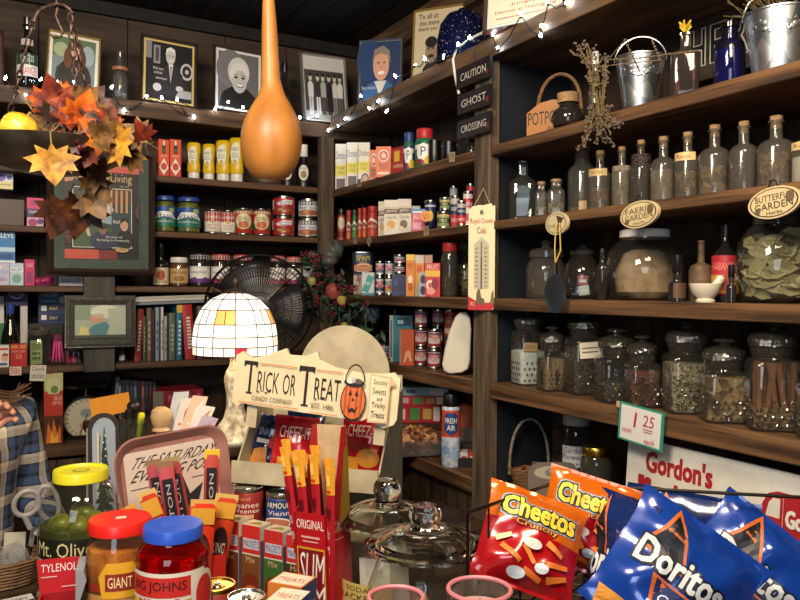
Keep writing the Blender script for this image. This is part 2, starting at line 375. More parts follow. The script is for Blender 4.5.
# posts
def post(label, x0, y0, x1, y1, z0, z1, m):
    o = MB().box(-(x1-x0)/2, -(y1-y0)/2, 0, (x1-x0)/2, (y1-y0)/2, z1-z0, m).build('shelf_post', bevel=.003)
    put(o, ((x0+x1)/2, (y0+y1)/2, z0)); return tag(o, label, 'post')
p0, p1 = BY(321, 1.8, YB-.042), BY(334, 1.8, YB-.042)
post('square corner post between the back and right wall shelves', p0.x, YB-.042, p1.x, YB-.002, .001, ZB['T']-.062, 'post_wood')
post('weathered post carrying the thermometer and caution signs', XR-.006, YD, XR+.03, YD2, .001, ZR['T']-.057, 'post_wood')
p0, p1 = BY(84, 1.3, YB-.03), BY(115, 1.3, YB-.03)
LPX = (p0.x+p1.x)/2
post('flat grey post behind the magazine frame and small silver frame', p0.x, YB-.03, p1.x, YB-.002, 1.20, 1.96, 'post_grey')
o = MB().box(-.012, 0, 0, .012, 0, 0, 'divider_paint')
b = MB().box(XR+.032, YD+.008, ZR['E']+.001, WX-.005, YD+.03, ZR['T']-.058, 'divider_paint')
tag(b.build('divider_panel'), 'dark blue-black partition panel behind the sign post', 'partition')
# counter and the ledge behind it
t = thing('shop_counter', 'dark wooden shop counter carrying the jars and candy', 'counter', (0, 0, 0))
MB().box(-1.3, .30, ZC-.035, 1.19, 1.93, ZC, 'counter_wood').build('counter_top', t, bevel=.004)
MB().box(-1.25, .36, .001, 1.13, 1.32, ZC-.036, 'wainscot').build('counter_base', t)
# ================================================================== framed pictures and bottles on the top shelf
def portrait(kind):
    if kind == 'woman': return [('r', 0, 0, 1, 1, '#7d8c8a'), ('r', 0, .62, 1, 1, '#5e7a52'), ('e', .2, .75, .18, .14, '#a9b58a'), ('e', .82, .7, .16, .2, '#9fb3bd'), ('e', .5, .22, .42, .38, '#23211f'), ('e', .52, .78, .19, .2, '#5a3524'), ('e', .36, .6, .1, .2, '#6a3d28'), ('e', .68, .6, .1, .2, '#5a3524'), ('e', .53, .74, .11, .15, '#d9a68a'), ('p', [(.44, .82), (.55, .93), (.65, .82), (.62, .78), (.53, .86), (.46, .78)], '#5a3524'), ('e', .49, .76, .016, .01, '#2a1c16'), ('e', .57, .76, .016, .01, '#2a1c16'), ('e', .53, .66, .035, .012, '#a05048'), ('r', .1, .12, .14, .4, '#34312e')]
    if kind == 'man': return [('r', 0, 0, 1, 1, '#16151a'), ('r', 0, .7, .12, 1, '#8e8c90'), ('r', .16, .62, .3, .94, '#9a989c'), ('r', .2, .66, .27, .9, '#4a484c'), ('e', .88, .55, .14, .15, '#c9c7c8'), ('e', .88, .55, .1, .11, '#2a282c'), ('e', .88, .55, .04, .04, '#c9c7c8'), ('p', [(.16, .08), (.3, .5), (.45, .62), (.62, .62), (.78, .48), (.9, .1)], '#2b2a2e'), ('p', [(.48, .64), (.53, .3), (.58, .64)], '#e8e6e4'), ('p', [(.515, .6), (.53, .32), (.55, .6)], '#5a5a60'), ('e', .52, .76, .1, .13, '#cfcac6'), ('p', [(.41, .78), (.43, .9), (.52, .94), (.61, .9), (.63, .78), (.58, .86), (.47, .86)], '#efeeec'), ('e', .49, .78, .014, .01, '#222222'), ('e', .56, .78, .014, .01, '#222222'), ('e', .525, .7, .04, .014, '#f3f1ee'), ('e', .24, .2, .09, .07, '#d5d0cc'), ('e', .72, .22, .08, .05, '#cfcac6'), ('p', [(.62, .06), (.98, .06), (.98, .2), (.72, .2)], '#a8a6a6'), ('t', 'With best', .14, .5, .36, .55, '#e8e6e4'), ('t', 'wishes', .16, .43, .34, .48, '#e8e6e4'), ('t', 'always', .2, .33, .44, .38, '#f4f2f0')]
    if kind == 'woman2': return [('r', 0, 0, 1, 1, '#6c6b6e'), ('e', .3, .7, .35, .35, '#7a797c'), ('p', [(.02, 0), (.1, .26), (.32, .38), (.7, .38), (.92, .24), (.99, 0)], '#161518'), ('e', .5, .66, .27, .27, '#d8d5d0'), ('e', .52, .52, .19, .24, '#c9c4bf'), ('p', [(.28, .6), (.36, .8), (.6, .84), (.75, .7), (.72, .58), (.6, .7), (.44, .68), (.36, .54)], '#e4e1dc'), ('e', .43, .56, .045, .022, '#2a282a'), ('e', .61, .56, .045, .022, '#2a282a'), ('r', .37, .6, .49, .615, '#8a8680'), ('r', .55, .6, .67, .615, '#8a8680'), ('e', .53, .47, .02, .02, '#aaa5a0'), ('e', .52, .41, .1, .035, '#6a6566'), ('e', .52, .417, .085, .022, '#f6f4f0')]
    if kind == 'group':
        p = [('r', 0, 0, 1, 1, '#4a4846'), ('r', 0, .8, 1, 1, '#d2d0cc'), ('r', 0, 0, 1, .14, '#a6a4a0')]
        for i, (x, t, s) in enumerate(((.14, '#dcdad6', '#cfccc8'), (.32, '#3a3838', '#d8d5d0'), (.45, '#b0aeaa', '#55524f'), (.6, '#26242a', '#201e24'), (.74, '#d6d4d0', '#8a8886'), (.87, '#e4e2de', '#6a6866'))):
            p += [('r', x-.05, .08, x-.006, .38, s), ('r', x+.006, .08, x+.05, .38, s), ('p', [(x-.062, .36), (x-.07, .56), (x-.03, .61), (x+.03, .61), (x+.07, .56), (x+.062, .36)], t), ('e', x, .675, .042, .06, '#d4cec6'), ('e', x, .715, .042, .03, '#24221f')]
        return p
    if kind == 'blue': return [('r', 0, 0, 1, 1, '#16305c'), ('e', .2, .7, .3, .35, '#1b3a6c'), ('p', [(.02, 0), (.08, .22), (.34, .34), (.66, .34), (.92, .2), (1, 0)], '#2c5f96'), ('p', [(.36, .34), (.5, .08), (.66, .34)], '#d8d6ce'), ('e', .52, .6, .2, .26, '#d8a184'), ('p', [(.3, .64), (.34, .86), (.55, .93), (.72, .84), (.76, .62), (.68, .76), (.5, .8), (.38, .76)], '#8c7f74'), ('e', .45, .64, .028, .013, '#2c2420'), ('e', .6, .64, .028, .013, '#2c2420'), ('e', .53, .56, .026, .03, '#c58a6e'), ('e', .53, .47, .085, .03, '#f4efe8'), ('t', 'Best wishes', .06, .2, .4, .26, '#c8d4e4')]
    if kind == 'pair': return [('r', 0, 0, 1, 1, '#cdbf9f'), ('p', [(.1, 0), (.2, .3), (.35, .42), (.55, .42), (.72, .26), (.78, 0)], '#2a2622'), ('e', .36, .50, .12, .15, '#9a8062'), ('e', .36, .61, .13, .07, '#1e1a18'), ('e', .36, .44, .07, .022, '#2c2622'), ('e', .31, .53, .02, .012, '#2c2622'), ('e', .41, .53, .02, .012, '#2c2622'), ('p', [(.55, .3), (.62, .55), (.9, .55), (.98, .2), (.8, .2)], '#8a7b66'), ('e', .74, .74, .18, .17, '#2a2420'), ('e', .70, .7, .11, .13, '#a58c6c'), ('t', 'To all at', .08, .9, .5, .96, '#6a5c48'), ('t', 'the store', .1, .82, .52, .88, '#6a5c48'), ('t', 'thank you', .08, .74, .48, .8, '#6a5c48')]
    return []
def framed(name, label, cat, P, w, h, fw, fcol, mw_, mcol, pr, rz=0, tilt=-6, roll=0, bead=None, fd=.022, glass=False):
    t = thing(name, label, cat, P, rz, None, rad(tilt), rad(roll)); b = MB()
    o = [(-w/2, 0), (w/2, 0), (w/2, h), (-w/2, h)]; i = [(-w/2+fw, fw), (w/2-fw, fw), (w/2-fw, h-fw), (-w/2+fw, h-fw)]; g = [(x*.96, (z-h/2)*.985+h/2) for x, z in i]
    for k in range(4):
        n = (k+1) % 4; mid = [((o[q][0]+i[q][0])/2, (o[q][1]+i[q][1])/2) for q in (k, n)]
        v = [(o[k][0], -fd*.6, o[k][1]), (o[n][0], -fd*.6, o[n][1]), (mid[1][0], -fd, mid[1][1]), (mid[0][0], -fd, mid[0][1]), (i[n][0], -fd*.5, i[n][1]), (i[k][0], -fd*.5, i[k][1]), (o[k][0], 0, o[k][1]), (o[n][0], 0, o[n][1]), (i[n][0], 0, i[n][1]), (i[k][0], 0, i[k][1])]
        b.add(v, [(0, 1, 2, 3), (3, 2, 4, 5), (1, 0, 6, 7), (5, 4, 8, 9)], fcol)
    b.build('frame', t)
    b = MB().box(-w/2+fw*.6, -fd*.42, fw*.6, w/2-fw*.6, -.001, h-fw*.6, mcol); b.build('mat_board', t)
    pw, ph = w-2*fw-2*mw_, h-2*fw-2*mw_; z0 = fw+mw_
    b = MB().box(-pw/2, -fd*.45, z0, pw/2, -fd*.42, z0+ph, '#201e1c'); b.prints(pr, lambda u, v, e: ((u-.5)*pw, -fd*.45-e, z0+v*ph), .0004); b.build('picture', t)
    if bead:
        b = MB(); n = int(w/.006)
        for q in range(n+1):
            for zz in (.003, h-.003): b.ball((-w/2+.003+(w-.006)*q/n, -fd*.75, zz), .0028, bead, 6)
        n = int(h/.006)
        for q in range(n+1):
            for xx in (-w/2+.003, w/2-.003): b.ball((xx, -fd*.75, .003+(h-.006)*q/n), .0028, bead, 6)
        b.build('bead_trim', t)
    return t
def topframe(x0, x1, yt, yb, off, *a, **k):     # on the back top shelf
    P, w, h, rz = slot('B', 'T', x0, x1, yt, 0, off); h = h*1.0
    return P, w, h
mat('gold_frame', '#a8894e', .35, .6); mat('dark_frame', '#3a2a22', .4); mat('silver_frame', '#a8a8a8', .35, .7); mat('walnut_frame', '#4a2a20', .4)
F = (('woman', 44, 99, 34, .085, 'gold_frame', '#efe9dc', 'gold framed colour photo of a woman in dark knitwear', .010, .010, 3), ('man', 139, 196, 39, .06, 'dark_frame', '#d8c27a', 'dark framed black and white signed photo of a man in a suit', .012, .008, 2),
     ('woman2', 212, 262, 49, .05, 'dark_frame', '#e8e6e2', 'black framed studio photo of a short haired woman behind the gourd', .010, .010, 2), ('group', 303, 348, 56, .035, 'silver_frame', '#d8d4cc', 'silver framed black and white group photo near the corner', .008, .006, -2))
for kd, x0, x1, yt, off, fc, mc, lb, fw, mw_, roll in F:
    P, w, h, rz = slot('B', 'T', x0, x1, yt, 0, off); P.z += .002+abs(math.sin(rad(roll)))*w/2
    framed('picture_frame', lb, 'photo', P, w, h, fw, fc, mw_, mc, portrait(kd), 0, -5, roll)
P, w, h, rz = slot('B', 'T', -34, 4, 28, 0, .07); P.z += .002
framed('picture_frame', 'reddish brown picture frame cut off by the left edge', 'photo', P, w, h, .014, 'walnut_frame', .012, '#e5e0d4', [('r', 0, 0, 1, 1, '#b8b2a4'), ('e', .5, .5, .3, .35, '#8a7a66')], 0, -5)
def rframe(x0, x1, yt, off, lb, fc, fw, mw_, mc, pr, rz, z=None, roll=0):
    xm = (x0+x1)/2; P = RX(xm, ZR['T'], XR+off); P.z += .003; w = Wd(x1-x0, P)/math.cos(abs(rad(rz)+YAW)); h = zat(xm, yt, P)-P.z
    return framed('picture_frame', lb, 'photo', P, w, h, fw, fc, mw_, mc, pr, rad(rz), -5, roll)
rframe(358, 402, 39, .075, 'thin framed colour portrait of a grey haired man on blue', 'silver_frame', .006, .001, '#d8d4cc', portrait('blue'), -42)
rframe(412, 462, 6, .19, 'sepia signed photo of a couple beside the blue enamel pot', 'gold_frame', .006, .001, '#d8cfb4', portrait('pair'), -52)
pr = [('r', 0, 0, 1, 1, '#e6ddc4'), ('t', 'Jungle Jim', .3, .34, .9, .42, '#b5322c'), ('t', 'Discover at Thanksgiving', .08, .2, .95, .29, '#b5322c'), ('t', 'Welcome', .1, .72, .9, .9, '#2a2420'), ('t', 'to the General Store', .1, .55, .9, .65, '#b5322c'), ('r', .1, .1, .9, .12, '#c08a80')]
rframe(487, 562, -34, .03, 'brown framed cream poster with red lettering on the top shelf', 'walnut_frame', .012, .008, '#d0dcd8', pr, -62)
# bottles on that shelf
P, r, h, rz = cslot('B', 'T', 17.5, 37, 18, .06)
t = bottle('soda_bottle', 'green soda bottle with white and red labels between photos', P, r, h, 'glass_green', cap='tin', neck=.3, sh=.5, rz=rz, lab=(.2, .5, '#e6e2da'), pr=[('r', 0, .5, 1, 1, '#2a4a38'), ('t', 'SQUEEZE', .25, .6, .75, .9, '#e6e2da'), ('t', 'ORANGE', .2, .05, .8, .42, '#c8352c')])
b = MB(); b.prints([('r', .1, 0, .9, 1, '#e2ddd2'), ('t', 'COOL', .25, .2, .75, .8, '#c8352c')], cylfn(r*.62, h*.62, h*.7), .0006); b.build('neck_label', t)
P, r, h, rz = cslot('B', 'T', 112.5, 127.5, 50, .05)
bottle('soda_bottle', 'small empty pale green glass bottle beside the suited man photo', P, r, h, 'glass_dusty', neck=.4, sh=.5, rz=rz, lab=(.6, .66, '#a86a4a'))
P, r, h, rz = cslot('B', 'T', 278, 291, 63, .05)
bottle('soda_bottle', 'dark soda bottle with round white emblem right of the gourd', P, r, h, 'glass_dark', cap='black_plastic', neck=.4, sh=.5, rz=rz, lab=(.16, .42, '#20241f'), pr=[('e', .5, .5, .24, .42, '#e4e2dc'), ('t', 'Su', .38, .3, .62, .7, '#20241f')])
# blue speckled enamel pot upside down
P = RX(463, ZR['T'], XR+.06); r = Wd(27, P); h = zat(464, 13, P)-P.z
b = MB().lathe([(r*1.02, 0), (r*1.05, .004), (r, .01), (r*.97, h*.45), (r*.86, h*.75), (r*.6, h*.94), (r*.25, h), (0, h)], 'enamel_speckle', 32)
o = put(b.build('enamel_pot'), P); tag(o, 'dark blue speckled enamel pot upturned on the top shelf', 'pot')
MB().tube([(r*.2*math.cos(a), 0, h+r*.14*math.sin(a)) for a in [PI*i/8 for i in range(9)]], .004, 'enamel_speckle').build('handle', o)
# rustic branch and pipe behind
# string lights
emit('bulb_light', '#dfefff', 95.0)
mat('light_wire', '#12140f', .6)
def lights(label, pts, wire):
    t = thing('string_lights', label, 'string lights', pts[0])
    o = Vector(pts[0]); b = MB(); b.tube([Vector(p)-o for p in wire], .0018, 'light_wire', 5); b.build('wire', t)
    for i, p in enumerate(pts):
        q = Vector(p)-o; rn = random.Random(i); a = rn.uniform(-.8, .8); bl = MB().at(q, rx=a, ry=rn.uniform(-.8, .8))
        bl.lathe([(.0028, -.010), (.0032, -.002), (0, -.002)], 'light_wire', 6).lathe([(.0024, -.002), (.0042, .003), (.003, .009), (0, .013)], 'bulb_light', 8)
        bl.build('bulb', t)
    return t
Lb = [(5, 79), (25, 96), (40, 80), (57, 83), (75, 83), (90, 93), (111, 88), (125, 111), (146, 97), (162, 99), (194, 118), (177, 101), (215, 110), (228, 103), (243, 108), (300, 118), (317, 117)]
pts = [onY(x, y, YB-.012) for x, y in Lb]; wire = []
for i in range(len(pts)-1):
    a, c = pts[i], pts[i+1]; wire += [a, (a+c)/2+Vector((0, 0, -.012))]
lights('string of small white lights draped along the back top shelf', pts, wire+[pts[-1]])
Lr = [(328, 131), (338, 127), (345, 119), (361, 97), (370, 109), (378, 102), (386, 112), (396, 77), (415, 66), (425, 60), (444, 58), (458, 46), (469, 39), (493, 36), (498, 49), (521, 15), (541, 37), (541, 27), (548, 3), (566, 4)]
pts = [onX(x, y, XR-.022) for x, y in Lr]; wire = []
for i in range(len(pts)-1):
    a, c = pts[i], pts[i+1]; wire += [a, (a+c)/2+Vector((0, 0, -.012))]
lights('string of small white lights draped along the right top shelf', pts, wire+[pts[-1]])
pts = [onX(x, y, XR-.016) for x, y in ((486, 31), (476, 36), (464, 43), (456, 50), (453, 60), (455, 75), (459, 94))]
tag(MB().tube([Vector(p)-pts[0] for p in pts], .004, 'white_plastic').build('power_cable'), 'white power cable looping down beside the caution sign', 'cable').location = pts[0]
# ================================================================== goods on the back wall shelves
def bcar(name, label, cat, sh, x0, x1, yt, dep, col, pr=(), off=.02, z=None, group=None, rz=0, **k):
    P, w, h, _ = slot('B', sh, x0, x1, yt, dep, off, z); return carton(name, label, cat, P, w, dep, h, col, pr, rz=rz, group=group, **k)
# hot pepper sauce cartons
pepper = [('r', 0, 0, 1, .3, '#d23a2e'), ('p', [(.5, .04), (.95, .24), (.5, .5), (.05, .24)], '#f2ece0'), ('e', .5, .27, .28, .1, '#c84438'), ('r', .34, .62, .66, .86, '#2a1a16'), ('r', .42, .84, .58, .96, '#f0ead8'), ('e', .5, .7, .12, .06, '#2f6a3a'), ('t', 'SAUCE', .2, .52, .8, .58, '#f4e4c0')]
for x0, x1, lb in ((158.5, 169, 'orange hot sauce carton, left one of the pair beside the magazine frame'), (170, 181, 'orange hot sauce carton, right one of the pair beside the magazine frame')):
    bcar('hot_sauce_carton', lb, 'carton', '2', x0, x1, 139.5, .04, '#e2542a', pepper, group='hot sauce cartons')
# mustard bottles
mat('mustard', '#e3bd12', .35)
def mustard(label, x0, x1, yt):
    P, r, h, rz = cslot('B', '2', x0, x1, yt, .03); t = thing('mustard_bottle', label, 'bottle', P, rz+rad(-14), 'mustard bottles')
    MB().lathe([(r*.8, 0), (r*.84, .003), (r*.8, h*.19), (r*.7, h*.2), (0, h*.2)], 'white_plastic', 20, ys=.75).build('cap', t)
    pf = [(r*.85, h*.2), (r*.95, h*.24), (r*.9, h*.42), (r*.8, h*.55), (r*.95, h*.75), (r, h*.88), (r*.94, h*.97), (r*.75, h), (0, h)]
    MB().lathe(pf, 'mustard', 24, 2.4, ys=.7).build('body', t)
    b = MB(); fn = lambda u, v, e: ((u-.5)*r*1.5, -.7*r*(1-.45*abs(u-.5)**2)-.004-e, h*(.36+.5*v))
    b.prints([('e', .5, .55, .42, .5, '#e8e4d2'), ('t', 'HEINZ', .18, .68, .82, .82, '#3a3a2c'), ('t', 'YELLOW', .2, .5, .8, .58, '#4a6a3a'), ('t', 'MUSTARD', .18, .38, .82, .46, '#4a6a3a'), ('e', .5, .2, .15, .1, '#c8a020')], fn, .0005); b.build('label', t)
for i, (x0, x1, yt) in enumerate(((187, 200.5, 143), (202.5, 215, 144.5), (215.5, 230.5, 141), (229, 244, 138.5))):
    mustard('%s of the four yellow mustard squeeze bottles' % ('leftmost', 'second from the left', 'third from the left', 'rightmost')[i], x0, x1, yt)
for x0, x1, yt, lb in ((281, 294, 160, 'dark syrup bottle half hidden behind the hanging gourd'), (296, 311, 145, 'dark syrup bottle with white cap standing clear of the gourd')):
    P, r, h, rz = cslot('B', '2', x0, x1, yt if yt == 145 else 147, .02)
    bottle('syrup_bottle', lb, P, r, h, 'black_plastic', cap='white_plastic', neck=.45, sh=.55, rz=rz, group='syrup bottles', lab=(.1, .52, '#15120f'), pr=[('e', .5, .55, .26, .42, '#e8e2d4'), ('e', .5, .45, .13, .22, '#8a6a30'), ('t', 'SYRUP', .34, .72, .66, .84, '#2a2018')], corkh=.2, prof=ROUND(r, h*.8, .5, .6, .8))
# pickle jars
mat('pickle_fill', '#6f7a2a', .4); mat('lid_blue', '#2c4a9a', .35)
noisy('pickle_mix', '#4d5a1c', '#93972f', (60, 60, 40), .35, bump=.2)
vl = [('r', 0, 0, 1, .42, '#1e7a5a'), ('p', [(.08, .35), (.3, .75), (.7, .75), (.92, .35), (.5, .5)], '#f0f0ea'), ('t', 'Vlasic', .18, .42, .82, .66, '#1f3f86'), ('t', 'KOSHER DILL', .2, .2, .8, .3, '#f0f0ea'), ('e', .72, .82, .1, .12, '#a8b860')]
for x0, x1, yt, lb in ((154.5, 175, 196.5, 'pickle jar with blue label, left one of the pair'), (177, 200, 198, 'pickle jar with blue label, right one of the pair')):
    P, r, h, rz = cslot('B', '3', x0, x1, yt, .02); t = thing('pickle_jar', lb, 'jar', P, rz, 'small pickle jars')
    MB().lathe([(r*.9, 0), (r, .004), (r, h*.72), (r*.9, h*.82), (r*.84, h*.86), (r*.84, h*.9)], 'glass_clear', 26).build('glass', t)
    MB().lathe([(r*.85, .003), (r*.94, .006), (r*.94, h*.72), (r*.8, h*.84), (0, h*.84)], 'pickle_mix', 22).build('filling', t)
    MB().lathe([(r*.9, h*.88), (r*.93, h*.885), (r*.93, h*.97), (r*.88, h), (0, h)], 'lid_blue', 26).build('lid', t)
    b = MB(); b.prints([('r', 0, 0, 1, 1, '#234f9c')], cylfn(r*1.01, h*.16, h*.7, 170), .0002, nu=14); b.prints(vl, cylfn(r*1.01, h*.16, h*.7, 170), .0004, 2); b.build('paper_label', t)
# soup cans
cam_pr = [('r', 0, .52, 1, 1, '#b3232c'), ('t', "Campbell's", .1, .62, .9, .86, '#f2eee6'), ('e', .5, .5, .1, .1, '#c8a24a'), ('t', 'TOMATO', .28, .28, .72, .36, '#b3232c'), ('t', 'SOUP', .36, .12, .64, .22, '#b3232c')]
for x0, x1, yt, lb in ((204.5, 221, 210, 'red and white soup can, left one of the pair'), (220.5, 235.5, 211, 'red and white soup can, right one of the pair')):
    P, r, h, rz = cslot('B', '3', x0, x1, yt, .02); can('soup_can', lb, P, r, h, '#efe9de', cam_pr, rz, 'red and white soup cans')
ch = [('r', 0, .86, 1, 1, '#d8cfae'), ('e', .5, .52, .36, .36, '#e8dcb0'), ('t', 'CHILI', .26, .56, .74, .74, '#35602e'), ('e', .5, .36, .22, .16, '#c86a3a'), ('t', 'WITH BEANS', .28, .46, .72, .53, '#8a2018'), ('e', .12, .3, .1, .18, '#3c6a34'), ('e', .9, .25, .1, .15, '#3c6a34')]
for x0, x1, yt, lb in ((234.5, 252.5, 209, 'red and cream bean can, left one of the pair'), (252.5, 270.5, 209.5, 'red and cream bean can, right one of the pair')):
    P, r, h, rz = cslot('B', '3', x0, x1, yt, .02); can('bean_can', lb, P, r, h, '#b8362c', ch, rz, 'red and cream bean cans')
hs = [('p', [(.2, .7), (.5, .92), (.85, .9), (.8, .62), (.3, .55)], '#e4e6ea'), ('t', 'Hearty', .28, .72, .76, .84, '#24407a'), ('t', 'Stew', .35, .6, .7, .7, '#24407a'), ('e', .5, .25, .44, .22, '#8a3a26'), ('e', .35, .28, .1, .08, '#d08a4a'), ('e', .62, .24, .1, .08, '#b8603a'), ('e', .5, .17, .08, .06, '#d8b060'), ('r', 0, .3, .1, .9, '#d8d4cc')]
bs = [('r', 0, .72, 1, 1, '#1c222c'), ('t', 'ARMOUR', .2, .78, .8, .92, '#e8e6e0'), ('r', 0, .4, 1, .72, '#dfe4ea'), ('t', 'Beef Stew', .12, .46, .88, .66, '#27508e'), ('e', .5, .22, .42, .2, '#b06a40'), ('e', .36, .24, .09, .08, '#d8904a'), ('e', .62, .2, .1, .08, '#8a4a2a')]
def stack(sh, x0, x1, y0, y1, name, col, pr, l0, l1, grp):
    P, r, h, rz = cslot('B', sh, x0, x1, y0, .02); hh = h/2
    can(name, l0, P, r, hh-.0008, col, pr, rz, grp); can(name, l1, P+Vector((.001, 0, hh)), r, hh-.0008, col, pr, rz+.05, grp)
stack('3', 272.5, 294.5, 197, 0, 'stew_can', '#c0242e', hs, 'bottom red stew can of the red stack by the post', 'top red stew can of the red stack by the post', 'red stew cans')
stack('3', 298, 317.5, 199.5, 0, 'stew_can', '#c8ced6', bs, 'bottom blue and white beef stew can next to the post', 'top blue and white beef stew can next to the post', 'blue beef stew cans')
# jams and syrups on the fourth shelf
P, r, h, rz = cslot('B', '4', 153.5, 168.5, 244, .03)
bottle('syrup_bottle', 'black bottle with cream label between magazine frame and jam jars', P, r, h, 'glass_dark', cap='black_plastic', neck=.36, sh=.55, rz=rz, lab=(.04, .44, '#d8c8a0'), pr=[('e', .5, .55, .2, .3, '#b04a30'), ('t', 'MOLASSES', .2, .12, .8, .24, '#4a2a1a')], fill=None)
mat('jam_dark', '#1d0d14', .3); mat('honey', '#7a4a1c', .3)
def jamjar(label, x0, x1, yt, capc, fillc, labc, pr, name='jam_jar', ging=False):
    P, r, h, rz = cslot('B', '4', x0, x1, yt, .03); t = thing(name, label, 'jar', P, rz, 'jam jars on the back shelf')
    MB().lathe([(r*.9, 0), (r, .004), (r, h*.7), (r*.9, h*.8), (r*.84, h*.84)], 'glass_clear', 22).build('glass', t)
    MB().lathe([(r*.88, .003), (r*.95, .006), (r*.95, h*.7), (r*.8, h*.82), (0, h*.82)], fillc, 20).build('filling', t)
    b = MB().lathe([(r*.93, h*.82), (r*.95, h*.83), (r*.95, h*.97), (r*.9, h), (0, h)], capc, 24)
    if ging: b.prints([('r', i/12+.01, j/3, i/12+.045, j/3+.17, '#f0ece4') for i in range(12) for j in range(3)], cylfn(r*.955, h*.83, h*.97, 180), .0003, nu=2)
    b.build('lid', t)
    b = MB(); b.prints([('r', 0, 0, 1, 1, labc)], cylfn(r*1.01, h*.12, h*.62, 150), .0002, nu=12); b.prints(pr, cylfn(r*1.01, h*.12, h*.62, 150), .0004, 2); b.build('paper_label', t)
sm = lambda c: [('e', .5, .6, .46, .34, '#f0ece6'), ('t', "Smucker's", .12, .56, .88, .76, '#2a2a4a'), ('r', 0, 0, 1, .26, c), ('e', .3, .2, .1, .14, '#6a3a8a'), ('e', .7, .2, .1, .14, '#6a3a8a')]
jamjar('honey jar with white cap and tan label beside the black bottle', 170, 188, 257.5, 'white_plastic', 'honey', '#c8a468', [('t', 'SORGHUM', .15, .6, .85, .8, '#4a2a14'), ('e', .5, .3, .22, .2, '#9a6a34')], 'honey_jar')
jamjar('grape jam jar with checked lid left of the fan', 190, 209.5, 254, '#3a3440', 'jam_dark', '#d8d4dc', sm('#5a2a7a'), ging=True)
jamjar('strawberry jam jar with checked lid at the fan rim', 211, 230, 254.5, '#a83a3a', 'jam_dark', '#e0d8d0', sm('#c83a3a'), ging=True)
jamjar('red lidded jam jar seen through the top left of the fan grille', 233, 251, 255, '#b84a48', 'jam_dark', '#e0d8d0', sm('#c83a3a'), ging=True)
jamjar('red lidded jam jar seen through the top right of the fan grille', 270, 285, 256, '#b84a48', 'jam_dark', '#e0d8d0', sm('#c83a3a'), ging=True)
jamjar('red lidded jam jar just right of the fan', 286, 301, 257, '#b84a48', 'jam_dark', '#e0d8d0', sm('#a83a6a'), ging=True)
jamjar('jam jar with black and white checked lid beside the corner post', 303, 320, 252, '#26242a', 'jam_dark', '#e0d8d0', sm('#5a2a7a'), ging=True)
# books
def book(label, x0, x1, yt, col, dep=.16, lean=0, pr=(), off=.03, sh='5', name='book', z=None, band=None):
    P, w, h, _ = slot('B', sh, x0, x1, yt, dep, off, z); t = thing(name, label, 'book', P, 0, 'books in the row', ry=rad(lean)); cw = min(.003, w*.14)
    MB().lathe([(0, 0)], col) if 0 else None
    b = MB(); b.box(-w/2, -dep/2, 0, -w/2+cw, dep/2, h, col).box(w/2-cw, -dep/2, 0, w/2, dep/2, h, col)
    b.add([(x, -dep/2-y, z_) for z_ in (0, h) for x, y in ((-w/2, 0), (-w/4, w*.09), (w/4, w*.09), (w/2, 0))], [(0, 1, 5, 4), (1, 2, 6, 5), (2, 3, 7, 6)], col, True)
    b.prints(pr, lambda u, v, e: ((u-.5)*w, -dep/2-w*.09-e, v*h), .0004); b.build('cover', t)
    MB().box(-w/2+cw, -dep/2+.004, .003, w/2-cw, dep/2-.004, h-.003, 'paper').build('pages', t)
    return t
vt = lambda n, c, a=.2, z=.8: [('r', .3, a+(z-a)*i/n, .7, a+(z-a)*(i+.62)/n, c) for i in range(n)]
book('red book leaning at the left end of the row by the silver frame', 134.5, 141, 309, '#8e2a2c', lean=3, pr=vt(9, '#d8c8b0'))
book('thin dark green book second in the row', 143, 146, 316, '#3e5038', pr=vt(6, '#8a9a70'))
book('brown book third in the row', 147, 151.5, 308, '#6e5440', pr=vt(5, '#b8a488'))
book('thin black book between the brown and grey ones', 152.5, 155, 310, '#232428')
book('pale blue grey book in the middle of the row', 155.6, 159, 307.5, '#8b98a4', pr=vt(4, '#3a4450'))
book('white spined book next to the pale blue one', 161, 163.4, 307, '#c8c8c4', pr=vt(5, '#5a5a5a'))
book('light grey thin book right of the white spined one', 164.4, 167, 316, '#a4a8a4', pr=vt(4, '#50585a'))
book('olive grey thick book left of the teal one', 169, 175.4, 313, '#5c6654', pr=vt(6, '#a8ac94'))
book('teal book with yellow top band', 176.6, 182, 305, '#1f6f8c', pr=[('r', 0, .86, 1, 1, '#d8b040'), *vt(8, '#dfe6e8', .1, .75)])
book('thick red book leaning at the right of the row', 185.5, 195.5, 304.5, '#b42a2e', lean=-4, pr=vt(10, '#e8d8c4'))
book('brown book last in the row behind the lamp shade', 197.5, 203, 306, '#5a4436', pr=vt(4, '#a08a70'))
p = BY(171, ZB['5']+.245, YB+.03); hh = zat(171, 307, p)
for i, (lb, c) in enumerate((('grey magazine lying flat on top of the book row, lower one', '#7f868e'), ('creased newspaper lying flat on top of the book row, upper one', '#c8c4ba'))):
    b = MB(); b.box(-.14, -.1, 0, .14, .1, .010, c)
    if i: b.box(-.13, -.102, .010, .139, .09, .016, '#b8b4aa').box(-.12, -.104, .016, .137, .08, .019, '#d8d4ca')
    o = b.build('magazine' if not i else 'newspaper', bevel=.001); put(o, (p.x, YB+.12, hh+.012+i*.0115), 0, 0, rad(-2.2)); tag(o, lb, 'magazine')
